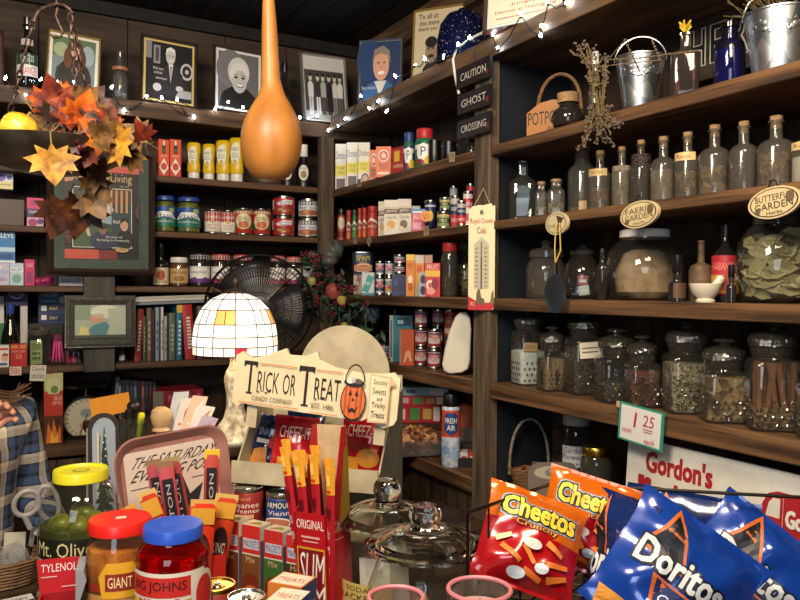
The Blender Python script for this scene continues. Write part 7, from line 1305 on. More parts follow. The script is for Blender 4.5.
for i in range(3): o = put(MB().box(-.022, -.009, 0, .022, .009, h*.8, '#c02026').prints([('t', 'CAPLETS', .1, .7, .9, .85, '#ece4e0'), ('e', .5, .4, .3, .15, '#d8d0cc')], boxfn(.044, .018, h*.8)).build('pill_packet', bevel=.001), P+Matrix.Rotation(facing(P, -6), 3, 'Z') @ Vector((-.0+.0*i, -.034+.021*i, .0036)), facing(P, -6)); tag(o, 'red pill packet in the open display box, %s' % ('front', 'middle', 'rear')[i], 'packet', 'red pill packets')
# basket of tape and scissors, flyers
P = cp(2, 1.60); s = 1.6/FPX; r = 39*s; h = zat(2, 556, P)-P.z; t = thing('wicker_basket', 'low woven basket of tape and scissors at bottom left', 'basket', P, facing(P)); b = MB()
for k in range(8): z = .005+h*k/8; rr_ = r*(.84+.16*k/7); b.tube([(rr_*math.cos(a)*(1+.015*(-1)**i), rr_*.8*math.sin(a)*(1+.015*(-1)**i), z) for i, a in enumerate([2*PI*i/30 for i in range(30)])], h/13, 'wicker', 5, True)
b.lathe([(r*.83, 0), (r*.83, .006), (0, .006)], 'wicker', 30, ys=.8).build('basket', t)
Mz = Matrix.Rotation(facing(P), 3, 'Z')
def inb(x, y, z): return P+Mz @ Vector((x, y, z))
t = thing('scissors', 'grey handled scissors standing in the woven basket', 'scissors', inb(.045, -.01, .0075), facing(P), None, rad(6), rad(8)); q = zat(28, 490, P)-P.z
for sg, rx_, rz_, an in ((-1, 11*s, 13*s, .25), (1, 9*s, 19*s, -.35)):
    zc_ = q-.035; b = MB().at((sg*10*s, 0, zc_), ry=an*1.0); b.tube([(rx_*math.cos(a), 0, rz_*math.sin(a)) for a in [2*PI*i/22 for i in range(22)]], .0055, '#8e8b86', 8, True); b.at().tube([(sg*10*s, 0, zc_-rz_), (sg*.006, 0, zc_-rz_-.028)], .006, '#8e8b86', 8); b.build('handle', t)
    MB().prism([(-.002*sg, 0), (.006*sg, zc_-.05), (-.006*sg, zc_-.05)], -.001 if sg < 0 else .0005, -.0002 if sg < 0 else .0015, 'chrome').build('blade', t)
for i, (x, y, lb) in enumerate(((-.028, -.022, 'clear tape dispenser on the left in the woven basket'), (.022, -.025, 'clear tape dispenser on the right in the woven basket'))):
    t = thing('tape_dispenser', lb, 'tape', inb(x, y, .0075), facing(P, 20-50*i)); zz = h*.9; MB().box(-.03, -.012, 0, .03, .012, zz*.45, '#8d8168').build('base', t, bevel=.002)
    MB().at((0, 0, zz*.45+.026), rx=PI/2).lathe([(.026, -.009), (.03, -.008), (.03, .008), (.026, .009), (.017, .009), (.017, -.009), (.026, -.009)], 'plastic_film', 26).build('tape_roll', t); MB().prism([(-.034, zz*.45), (.03, zz*.45), (.036, zz*.45+.02), (0, zz*.45+.062), (-.03, zz*.45+.045)], .0105, .012, 'plastic_film').build('shell', t)
o = put(MB().box(-.022, -.002, 0, .022, .002, .085, '#b8ae98').build('card_packet'), inb(.022, .03, .0075), facing(P, -20), rad(-8)); tag(o, 'beige card packet standing at the back of the basket', 'card')
P2 = CP(8, 1.47, ZC+.0012); o = put(MB().box(-.055, -.04, 0, .055, .04, .004, '#1c1c1a').prints([('r', 0, .62, .95, 1, '#d8d4cc'), ('t', 'Market News', .1, .7, .85, .9, '#2a2a2a'), ('e', .3, .3, .2, .2, '#3a6a34'), ('e', .3, .3, .14, .14, '#c8c4b0'), ('r', .6, .1, .95, .5, '#6a6a60')], lambda u, v, e: ((u-.5)*.11, (v-.5)*.08, .004+e)).build('magazine'), P2, facing(P2, 10)); tag(o, 'black and white leaflet lying on the counter at bottom left', 'magazine')
# christmas tree plaque
P = cp(105, 1.70); s = 1.7/FPX; h = zat(105, 414, P)-P.z; w = 29*s
t = thing('tree_plaque', 'arched dark plaque with a snowy christmas tree picture behind the pickle jar', 'plaque', P, facing(P, 8), None, rad(-5)); arch = [(-w/2, 0), (w/2, 0), (w/2, h-w*.45)]+[(w/2*math.cos(a), h-w*.45+w*.45*math.sin(a)) for a in [PI*i/12 for i in range(1, 12)]]+[(-w/2, h-w*.45)]
b = MB().prism(arch, -.006, .006, '#2c2421'); fn = lambda u, v, e: ((u-.5)*w, -.006-e, v*h)
b.prints([('r', .12, .3, .88, .9, '#8d99a3'), ('e', .5, .88, .38, .09, '#8d99a3'), *[('p', [(.5-.36*(1-k/7), .34+.075*k), (.5+.36*(1-k/7), .34+.075*k), (.5, .47+.075*k)], '#28342e') for k in range(7)], *[('e', .5+.28*(1-k/12)*math.sin(k*2.4), .36+.045*k, .03, .006, '#c8b8a0') for k in range(12)], ('r', .06, .14, .94, .27, '#6a2424'), ('t', 'NATIVITY', .12, .17, .88, .24, '#c8a8a0')], fn, .0005); b.build('board', t)
o = put(MB().box(-.002, -.04, 0, .002, .04, .30, '#cfc6b4').build('white_card', bevel=.0005), cp(92.5, 1.73), facing(P, 18)); tag(o, 'pale card edge standing left of the tree plaque', 'card')
# on the ledge: tumbler with pens, orange card, wooden knob, envelopes
LZe = LZ+.0006
P = CP(133, 2.02, LZe); s = 2.02/FPX; r = 13*s; h = zat(133, 417, P)-P.z; t = thing('glass_tumbler', 'ribbed clear glass tumbler holding markers on the ledge', 'tumbler', P, 0)
b = MB().lathe([(r*.78, 0), (r*.8, .004), (r, h), (r*.95, h), (r*.74, .009), (0, .009)], 'glass_clear', 36)
for i in range(18): a = 2*PI*i/18; b.tube([(r*.8*math.cos(a), r*.8*math.sin(a), .01), (r*1.0*math.cos(a), r*1.0*math.sin(a), h*.9)], .0016, 'glass_clear', 4)
b.build('glass', t)
for i, (dx, dy, L_, c, ca, lb) in enumerate(((-.008, .0, .085, '#1a1a1c', '#101012', 'thick black marker in the glass tumbler'), (.007, .004, .07, '#1a1a1c', '#141416', 'shorter black marker in the glass tumbler'), (.011, -.008, .075, '#d8d02a', '#e0d828', 'yellow highlighter in the glass tumbler'))):
    t = thing('marker_pen', lb, 'marker', P+Vector((dx, dy, .0098)), 0, None, 0, rad((-3, 3, 8)[i])); MB().lathe([(.006, 0), (.0075, .004), (.0075, L_*.62)], c, 12).build('barrel', t); MB().lathe([(.0088, L_*.6), (.0092, L_*.95), (.005, L_), (0, L_)], ca, 14).build('cap', t)
o = MB().ball((0, 0, .018), .018, '#1b1b1d', 16, (1, 1, .95)).lathe([(.006, -.03), (.006, .004)], '#1b1b1d', 10).build('black_knob'); put(o, P+Vector((.004, .016, h+.008))); tag(o, 'black round topped handle among the tumbler markers', 'handle')
Pc = CP(116, 2.10, LZe); zc_ = zat(113, 404, Pc)-Pc.z; o = MB().box(-.052, -.001, zc_-.028, .052, .001, zc_+.026, '#d88d1c').box(-.003, -.0012, 0, .003, .0012, zc_-.02, '#d88d1c').build('orange_card'); put(o, Pc, facing(Pc), 0, rad(-9)); tag(o, 'plain orange card on a stick behind the glass tumbler', 'card')
P = CP(161, 1.99, LZe); s = 1.99/FPX; z_ = lambda y: zat(161, y, P)-P.z; mat('turned_wood', '#c9a678', .4)
o = MB().lathe([(9*s, 0), (9*s, .004), (5*s, .007), (5*s, z_(432)), (9*s, z_(430)), (7*s, z_(427)), (9*s, z_(423)), (10.5*s, z_(416)), (9*s, z_(410)), (5*s, z_(407)), (0, z_(406.5))], 'turned_wood', 28).build('wooden_finial'); put(o, P); tag(o, 'turned wooden ball topped stand beside the pink tray', 'finial')
for i, (px, an, c, c2, h_, lb) in enumerate(((181, 8, '#c9cdd0', '#a8b0b8', 392, 'pale grey envelope leaning at the back of the paper bundle'), (187, 14, '#dcd8d0', '#d06a34', 398, 'white envelope with orange flap in the middle of the bundle'), (193, 24, '#e0c4a8', '#e8e2d8', 395, 'peach paper sheet leaning right in the bundle'), (199, 34, '#e6e2da', '#c88a5a', 404, 'white folded sheet at the right front of the bundle'), (203, 44, '#c8b4d0', '#b8a4c0', 414, 'lilac slip at the right end of the bundle'))):
    P = CP(px-8, 2.03-.012*i, LZe); hh = (zat(px, h_, P)-P.z)*1.02; o = MB().prism([(-.028, 0), (.018, 0), (.030, hh), (-.010, hh*.97)], -.0008, .0008, c).prints([('p', [(.5, .2), (.95, .95), (.55, .7)], c2), ('r', .3, .4, .45, .44, c2)], lambda u, v, e: ((u-.5)*.05, -.0008-e, v*hh)).build('envelope'); put(o, P, facing(P, 6*i-10), rad(-4), rad(an*.55)); tag(o, lb, 'paper')
# pink tray
P = cp(185, 1.64); s = 1.64/FPX; w = 117*s; h = zat(183, 431, P)-P.z; noisy('tray_pink', '#8d6058', '#a5756a', (10, 10, 10), .35, bump=.02)
t = thing('serving_tray', 'pinkish rounded tray with a newspaper masthead print leaning upright', 'tray', P, facing(P, 22), None, rad(-8), rad(-4)); R_ = [(x, z) for x, z in rr(w, h, .05, 7)]; r2 = [(x*.86, h*.5+(z-h*.5)*.86) for x, z in R_]; n = len(R_); b = MB()
v = [(x, -.018, z) for x, z in R_]+[(x*.975, -.018, h/2+(z-h/2)*.975) for x, z in R_]+[(x, 0, z) for x, z in r2]; b.add(v, [(i, (i+1) % n, n+(i+1) % n, n+i) for i in range(n)]+[(n+i, n+(i+1) % n, 2*n+(i+1) % n, 2*n+i) for i in range(n)]+[tuple(range(2*n, 3*n))], 'tray_pink'); b.add([(x, -.018, z) for x, z in R_]+[(x*.9, .004, h/2+(z-h/2)*.9) for x, z in R_], [(i, n+i, n+(i+1) % n, (i+1) % n) for i in range(n)]+[tuple(range(2*n-1, n-1, -1))], 'tray_pink'); b.build('tray', t)
b = MB(); fn = lambda u, v, e: ((u-.5)*w*.80, -.0005-e, h*.1+v*h*.8); star = [(.6+.3*(1 if i % 2 == 0 else .5)*math.sin(PI*i/8), .42+.3*(1 if i % 2 == 0 else .5)*math.cos(PI*i/8)) for i in range(16)]
b.prints([('r', 0, 0, 1, 1, '#cdbcb0'), ('t', 'THE SATURDAY', .04, .86, .96, .95, '#2a2426', .1), ('t', 'EVENING POST', .04, .75, .96, .84, '#2a2426', .1), ('r', .04, .69, .3, .695, '#4a4444'), ('r', .7, .69, .96, .695, '#4a4444'), ('p', star, '#2c262a'), ('e', .5, .4, .14, .14, '#8a7a74'), ('e', .48, .2, .25, .16, '#5a4a48')], fn, .0005); b.build('print', t)
# box of candy bars
P = cp(184, 1.50); s = 1.5/FPX; t = thing('candy_box', 'low red cardboard box of candy bars behind the blue lidded jar', 'candy box', P, facing(P, 6)); hb = .13
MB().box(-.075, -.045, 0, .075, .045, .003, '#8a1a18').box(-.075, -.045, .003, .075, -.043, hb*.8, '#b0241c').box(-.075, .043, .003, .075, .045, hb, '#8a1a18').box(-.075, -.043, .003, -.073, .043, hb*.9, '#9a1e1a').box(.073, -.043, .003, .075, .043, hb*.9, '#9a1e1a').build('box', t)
Mz = Matrix.Rotation(facing(P, 6), 3, 'Z')
def bar(label, px, yt, dy, lean, c, tip, pr, name='candy_bar', w=.03, g='tall black and pink candy bars', zb=.0045):
    q = CP(px, 1.5+dy, ZC); q = Vector((q.x, q.y, ZC+zb)); L_ = (zat(px, yt, q)-q.z)/math.cos(rad(lean)); t = thing(name, label, 'candy', q+Vector((-math.sin(rad(lean))*L_*.0, 0, 0)), facing(q), g, 0, rad(lean)); b = MB(); n = 10
    v = []; f = []
    for i in range(n+1):
        z = L_*i/n; th = .007*min(1, 4*min(i/n+.02, 1.02-i/n)); v += [(-w/2, 0, z), (-w*.3, -th, z), (w*.3, -th, z), (w/2, 0, z), (w*.3, th, z), (-w*.3, th, z)]
    for i in range(n):
        for j in range(6): f.append((i*6+j, i*6+(j+1) % 6, i*6+6+(j+1) % 6, i*6+6+j))
    b.add(v, f, c); b.prints(pr, lambda u, v_, e: ((u-.5)*w*.9, -.0072-e, L_*v_), .0004); b.build('wrapper', t); MB().box(-w/2, -.001, L_*.955, w/2, .001, L_*1.02, tip).build('crimped_end', t)
bp = [('r', .12, .1, .88, .9, '#221b20'), ('tv', 'CHARLESTON', .34, .14, .66, .86, '#b8b0ac')]
bar('black and pink candy bar, leftmost of the four tall ones', 176, 461, .02, -9, '#a8404e', '#8a6a4a', bp)
bar('black and pink candy bar, second from the left', 185, 463, .005, -8, '#b84a56', '#8a6a4a', bp)
bar('black and pink candy bar, third from the left', 197, 458, .03, -10, '#a03c40', '#9a8a5a', bp)
bar('candy bar with yellow crimped top, rightmost of the four tall ones', 209, 452, .02, 1, '#b8463c', '#d8b82a', bp)
kp = [('e', .5, .52, .42, .2, '#2a1620'), ('t', 'KING', .2, .47, .8, .57, '#d8c8b0'), ('r', 0, .8, 1, .95, '#d8a03a'), ('r', .1, .1, .9, .3, '#e8b848')]
bar('orange candy pouch tilted left behind the red lid', 172, 506, -.03, -24, '#c8401c', '#d8a04a', kp, 'candy_pouch', .045, 'orange candy pouches')
bar('large orange red candy pouch with dark oval', 194, 502, -.04, 5, '#d83a1c', '#d8a85a', kp, 'candy_pouch', .05, 'orange candy pouches')
bar('orange candy pouch behind the large one at the rack edge', 208, 497, .0, 10, '#c84420', '#d8b46a', kp, 'candy_pouch', .045, 'orange candy pouches')
bar('small orange candy pouch in the middle under the third bar', 190, 490, -.01, -20, '#c03a18', '#d8b06a', kp, 'candy_pouch', .035, 'orange candy pouches')
# ================================================================== cardboard display rack
P = cp(313, 1.68); FA = facing(P, -22); Mr = Matrix.Rotation(FA, 3, 'Z')
def rk(x, y, z): return P+Mr @ Vector((x, y, z))
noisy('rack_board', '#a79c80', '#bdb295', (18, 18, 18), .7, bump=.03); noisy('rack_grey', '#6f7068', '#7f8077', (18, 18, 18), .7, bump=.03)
t = thing('display_rack', 'beige cardboard tiered candy rack with round topped back', 'display rack', P, FA); W2 = .166
side = [(.14, 0), (.14, .40), (.06, .37), (-.045, .235), (-.06, .17), (-.115, .10), (-.12, 0)]
for sg, nm in ((-1, 'side_panel'), (1, 'side_panel')):
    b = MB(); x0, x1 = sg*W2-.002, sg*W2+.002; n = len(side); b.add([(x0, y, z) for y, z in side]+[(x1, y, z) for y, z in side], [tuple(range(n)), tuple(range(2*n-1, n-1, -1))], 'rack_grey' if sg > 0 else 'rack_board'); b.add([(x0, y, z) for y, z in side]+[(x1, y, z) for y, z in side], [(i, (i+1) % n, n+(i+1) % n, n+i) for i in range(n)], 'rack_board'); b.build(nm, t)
cx_ = .02; zt = zat(322, 325, rk(cx_, .14, 0))-P.z; rb_ = .115
MB().prism([(-W2, 0), (W2, 0), (W2, zt-rb_)]+[(cx_+rb_*math.cos(a)*1.0, zt-rb_+rb_*math.sin(a)) for a in [PI*i/20 for i in range(21)]]+[(-W2, zt-rb_)], .141, .145, 'rack_board').build('back_panel', t)
uz, lz = .205, .105
MB().box(-W2+.003, -.05, uz-.003, W2-.003, .14, uz, 'rack_board').box(-W2-.006, -.058, uz-.006, W2+.002, -.052, uz+.042, 'rack_board').build('upper_tray', t)
MB().box(-W2+.003, -.11, lz-.003, W2-.003, .14, lz, 'rack_board').box(-W2+.003, -.114, 0, W2-.003, -.111, lz+.008, 'rack_board').build('lower_tray', t)
# header sign
Ps = rk(.036, -.085, 0); s = D(Ps)/FPX; wS = .372; hS = .118; zc_ = zat(320, 388, Ps)
t = thing('trick_or_treat_sign', 'cream cut-out board reading trick or treat with a pumpkin pail', 'sign', Vector((Ps.x, Ps.y, zc_)), FA, None, rad(-4), rad(4.2))
ol = [(-.5, -.42), (-.46, -.5), (-.43, -.42), (-.36, -.44), (.30, -.46), (.33, -.40), (.37, -.47), (.43, -.54), (.485, -.46), (.5, -.36), (.5, .34), (.46, .44), (.40, .40), (.28, .37), (.12, .42), (.02, .52), (.0, .66), (-.07, .56), (-.17, .55), (-.19, .66), (-.30, .5), (-.4, .42), (-.46, .52), (-.5, .44)]
noisy('sign_cream', '#cfc09a', '#dccfab', (12, 12, 12), .45, bump=.02)
b = MB().prism([(x*wS, z*hS) for x, z in ol], -.004, .004, 'sign_cream'); fn = lambda u, v, e: ((u-.5)*wS, -.004-e, (v-.5)*hS)
K = '#26211f'; OR = '#c8622c'
def serif(x0, y0, x1, y1): return [('r', x0, y0, x1, y0+.035, K), ('r', x0, y1-.035, x1, y1, K)]
pp = [('t', 'T', .06, .28, .145, .86, K), ('t', 'RICK', .15, .32, .285, .70, K), ('t', 'OR', .31, .32, .39, .70, K), ('t', 'T', .405, .18, .5, .88, K), ('t', 'REAT', .505, .32, .66, .70, K), ('r', .085, .27, .122, .30, K), ('r', .43, .17, .475, .20, K), ('r', .06, .76, .07, .86, K), ('r', .135, .76, .145, .86, K), ('r', .405, .78, .415, .88, K), ('r', .49, .78, .5, .88, K), ('r', .152, .315, .17, .335, K), ('r', .205, .315, .222, .335, K), ('r', .508, .315, .527, .335, K),
      ('t', 'CANDY COMPANY', .13, .16, .38, .25, '#6a5a44'), ('t', 'EST. 1486', .5, .16, .63, .25, '#4a3f34'), ('r', .16, .83, .39, .845, OR), ('r', .51, .83, .67, .845, OR), ('r', .05, .1, .42, .113, OR), ('r', .5, .07, .66, .083, OR),
      ('ring', .745, .70, .058, .32, .1, 0, 180, K), ('e', .745, .36, .075, .35, '#1d1917'), ('e', .745, .37, .069, .315, '#cc6a38'), *[('e', .745+dx, .37, .006, .3, '#a84c24') for dx in (-.045, -.02, .02, .045)], ('p', [(.715, .47), (.728, .56), (.738, .47)], '#1d1917'), ('p', [(.752, .47), (.764, .56), (.776, .47)], '#1d1917'), ('p', [(.738, .38), (.745, .44), (.753, .38)], '#1d1917'), ('p', [(.71, .3), (.73, .22), (.745, .26), (.762, .22), (.782, .31), (.762, .17), (.745, .2), (.728, .17)], '#1d1917'), ('e', .745, .69, .06, .07, '#1d1917'), ('e', .72, .72, .02, .05, '#e0d8c8'), ('e', .745, .74, .018, .05, '#b8b0a4'), ('e', .77, .72, .02, .05, '#5a5048'),
      ('p', [(.84, .04), (.835, .88), (.96, .86), (.985, .74), (.955, .7), (.955, .06)], '#c9a98a'), ('p', [(.847, .07), (.842, .85), (.948, .83), (.948, .09)], 'sign_cream'), ('t', 'Spooky', .858, .68, .938, .8, K), ('t', 'Sweets', .858, .54, .935, .65, K), ('t', 'and', .885, .43, .915, .5, K), ('t', 'Tricky', .858, .28, .938, .4, K), ('t', 'Treats', .858, .14, .935, .25, K)]
b.prints(pp, fn, .0003); b.build('board', t)
b = MB()
for x in (-.14, .15): MB().box(x-.012, .004, -.10, x+.012, .008, -.01, 'rack_board').build('bracket', t)
pass
# lower tray cans
for i, (x, y, c, pr, lb, tp) in enumerate(((-.125, -.068, '#8e2a26', [('t', 'Brand', .2, .8, .6, .9, '#e0a070'), ('t', 'Beanee', .12, .58, .85, .74, '#ece0d0'), ('t', 'Weenee', .12, .42, .85, .56, '#ece0d0'), ('r', .15, .26, .7, .38, '#d8a080'), ('e', .3, .12, .18, .12, '#c8a098'), ('e', .65, .13, .18, .12, '#b8786a')], 'red beanee weenee can at the left of the rack middle tray', 0), (-.048, -.066, '#243f7e', [('r', 0, .68, 1, .95, '#1a1f33'), ('t', 'ARMOUR', .15, .72, .8, .9, '#ece8e0'), ('t', 'Vienna', .2, .48, .9, .64, '#ece0d0'), ('e', .45, .22, .38, .2, '#ddd4c8'), ('e', .45, .22, .32, .16, '#b8705a')], 'blue vienna sausage can beside the red one', 0), (.016, -.066, '#27312c', [('r', 0, .68, 1, .95, '#1a1f24'), ('t', 'ARMOUR', .15, .72, .8, .9, '#ece8e0'), ('r', 0, .5, 1, .64, '#d8d2b8'), ('e', .35, .2, .25, .18, '#c88a4a'), ('r', 0, .38, 1, .46, '#4a7a3a')], 'dark green sausage can half behind the red stick box', 0), (-.06, .0, '#8e2a26', [('r', .1, .5, .9, .7, '#d8a080')], 'red can in the back row of the middle tray', 0), (.015, .0, '#243f7e', [('r', .1, .5, .9, .7, '#d8d2c8')], 'blue can in the back row of the middle tray', 0))):
    q = rk(x, y, lz+.0006); can('snack_can', lb, q, .033, .092 if i != 1 else .085, c, pr, facing(q, -10))
# packs in front of the rack
def pack(name, label, x, y, z, w, d, h, col, pr=(), side=(), top=(), rz=0, ry=0, g=None, rx=0): return carton(name, label, 'carton', rk(x, y, z+.0006), w, d, h, col, pr, side, top, rz=FA+rad(rz), group=g, ry=rad(ry), rx=rad(rx))
nt = lambda c: [('r', 0, .62, 1, 1, '#c8302c'), ('r', .08, .68, .94, .82, '#c8c8d4'), ('t', 'MACKETS', .12, .70, .9, .80, '#2a3a8a'), ('r', 0, 0, 1, .6, c), ('t', 'Mix', .25, .5, .75, .58, '#d8b08a'), ('e', .5, .2, .45, .16, '#7a2f1c'), ('e', .55, .1, .4, .1, '#c8642c')]
tp = [('r', .05, .1, .95, .9, '#d8c8a0'), ('p', [(.1, .2), (.5, .7), (.9, .3)], '#c86a3a'), ('e', .6, .5, .2, .2, '#8a9a4a')]
rows = [(-.158, '#b03c28', 'red front'), (-.108, '#6a3424', 'dark brown front'), (-.057, '#7a4a22', 'golden brown front'), (-.005, '#3f6a2e', 'green front'), (.046, '#4a3420', 'dark front half hidden'), (.095, '#8a2a24', 'red front at the right end')]
for i, (x, c, lb) in enumerate(rows):
    pack('snack_mix_carton', 'snack mix carton with %s, front row before the rack' % lb, x, -.155-.006*i, 0, .046, .034, .158-.004*i, '#d8d0c0', nt(c), [('r', 0, 0, 1, .8, '#6a6a7a'), ('r', 0, .8, 1, 1, '#d8d0c0')], tp, -12, 0, 'snack mix cartons in front of the rack')
# two little cans and small boxes at the very front
for px, d_, yt, r_, lb, c in ((217, 1.24, 579, 18, 'small gold topped pull tab can in front of the snack mix cartons', '#8a2a22'), (246, 1.2, 591, 19, 'silver topped can cut by the bottom edge', '#5a3a2a')):
    q = cp(px, d_); can('snack_can', lb, q, r_*d_/FPX, zat(px, yt+4, q)-q.z, c, [('t', 'POTTED', .2, .6, .8, .76, '#e0c8a0')], facing(q), None, 'can', 'gold_tin' if px == 217 else 'tin'); tt = [o for o in COL.objects if o.name.startswith('snack_can')][-1]
    hh = zat(px, yt+4, q)-q.z; rr_ = r_*d_/FPX; MB().tube([(rr_*.2*math.cos(a), -rr_*.3+rr_*.3*math.sin(a), hh+.0005) for a in [2*PI*i/16 for i in range(16)]], .0015, 'tin', 5, True).box(-.004, -.004, hh-.003, .004, .01, hh+.001, 'tin').build('pull_tab', tt)
for px, d_, yt, w_, lb, c, rz_ in ((292, 1.23, 571, 40, 'small orange and white carton lying before the red stick box', '#c8742c', -30), (288, 1.1, 587, 34, 'pale pink carton cut by the bottom edge', '#d8c4b4', -26)):
    q = cp(px, d_); hh = zat(px, yt+8, q)-q.z; carton('candy_carton', lb, 'carton', q, w_*d_/FPX*.95, .05, hh, c, [('r', 0, .3, 1, .7, '#d8b8a0'), ('r', .2, .75, .8, .9, '#a8442c')], [('r', 0, 0, 1, 1, '#3a4a8a'), ('t', 'CANDY', .1, .5, .9, .8, '#d8d4d0')], [('r', .04, .06, .96, .94, '#dccfbc'), ('t', 'TREATS', .1, .3, .9, .6, '#b8503c')], facing(q, rz_))
# red meat stick box
P3 = cp(327, 1.36); A3 = facing(P3, -38); s = 1.36/FPX; t = thing('meat_stick_box', 'tall red cardboard box of meat sticks with cut down front', 'display box', P3, A3, None, 0, rad(-3)); w, d = .070, .072; hf = zat(308, 509, P3)-P3.z; hbk = zat(335, 428, P3)-P3.z
b = MB(); b.box(-w/2, -d/2, 0, w/2, -d/2+.002, hf, '#a8141c').box(-w/2, -d/2, 0, w/2, d/2, .002, '#8a1016')
for x in (-w/2, w/2-.002):
    pl = [(-d/2, 0), (d/2, 0), (d/2, hbk), (d/2-.015, hbk), (-d/2+.03, hf*1.12), (-d/2, hf)]; n = 6; b.add([(x, y, z) for y, z in pl]+[(x+.002, y, z) for y, z in pl], [tuple(range(n)), tuple(range(11, 5, -1))]+[(i, (i+1) % n, n+(i+1) % n, n+i) for i in range(n)], '#a8141c')
b.box(-w/2, d/2-.002, 0, w/2, d/2, hbk, 'cardboard'); b.prints([('t', 'ORIGINAL', .06, .88, .94, .95, '#e8dcd4'), ('r', .2, .81, .8, .825, '#d8a8a0'), ('r', .25, .78, .75, .79, '#d8a8a0'), ('r', .06, .2, .96, .74, '#c8962c'), ('r', .1, .215, .92, .725, '#7a1418'), ('t', 'SLIM', .12, .48, .9, .7, '#e8e2dc', .08), ('t', 'JIM', .14, .24, .9, .46, '#e8e2dc', .08), ('r', 0, 0, 1, .1, '#c84a28')], lambda u, v, e: ((u-.5)*w, -d/2-e, v*hf), .0004)
b.prints([('t', 'ORIGINAL', .06, .84, .8, .92, '#d8c0bc'), ('r', .15, .78, .7, .79, '#c89890'), ('p', [(0, 0), (1, 0), (1, .14), (0, .06)], '#d88a3a')], lambda u, v, e: (w/2+e, (u-.5)*d, v*hf), .0004); b.prints([('p', [(.5, .5), (.85, .9), (1, .9), (1, .6)], '#8a6a1c')], lambda u, v, e: (w/2+e, (u-.5)*d, v*hbk), .0004); b.build('box', t)
rn = random.Random(12)
for i in range(8):
    q = P3+Matrix.Rotation(A3, 3, 'Z') @ Vector((-.024+.016*(i % 4), -.020+.022*(i//4), .0035)); L_ = ((.365, .345, .355, .335)[i % 4]-(.0 if i//4 else .012))*(hbk/.36)*.92
    t = thing('meat_stick', 'red wrapped meat stick with yellow top, %s in the %s row of the box' % (('first', 'second', 'third', 'fourth')[i % 4], ('front', 'rear')[i//4]), 'meat stick', q, A3, 'red meat sticks', rad(1+rn.uniform(0, 1.5)), rad(-9+3.2*(i % 4)-(3 if i//4 else 0))); w_ = .0095; b = MB()
    def flat(z0, z1, m, wz=lambda f_: 1):
        v = []; n = 8
        for k in range(n+1): f_ = k/n; z = z0+(z1-z0)*f_; x = w_*wz(f_); v += [(-x, 0, z), (-x*.5, -.006, z), (x*.5, -.006, z), (x, 0, z), (x*.5, .005, z), (-x*.5, .005, z)]
        b.add(v, [(k*6+j, k*6+(j+1) % 6, k*6+6+(j+1) % 6, k*6+6+j) for k in range(n) for j in range(6)], m)
    flat(0, L_*.85, '#a01420'); b.prints([('t', 'JIM', .2, .30, .8, .36, '#d8c8c0'), ('t', 'SLIM', .2, .38, .8, .44, '#d8c8c0'), ('t', 'MILD', .2, .6, .8, .64, '#d8c8c0'), ('t', 'JIM', .2, .5, .8, .56, '#d8c8c0'), ('p', [(0, .70), (.3, .73), (.6, .70), (1, .74), (1, .775), (0, .775)], '#5a0c10')], lambda u, v, e: ((u-.5)*.011, -.006-e, L_*v), .0004); b.build('wrapper', t)
    b = MB(); flat(L_*.85, L_, '#d8982a', lambda f_: 1-.12*math.sin(PI*f_)+.25*f_*f_); b.prints([('r', .1, .86, .9, .875, '#c0301c'), ('r', .2, .9, .8, .96, '#e8c050')], lambda u, v, e: ((u-.5)*.012, -.0062-e, L_*v), .0004); b.build('top', t)
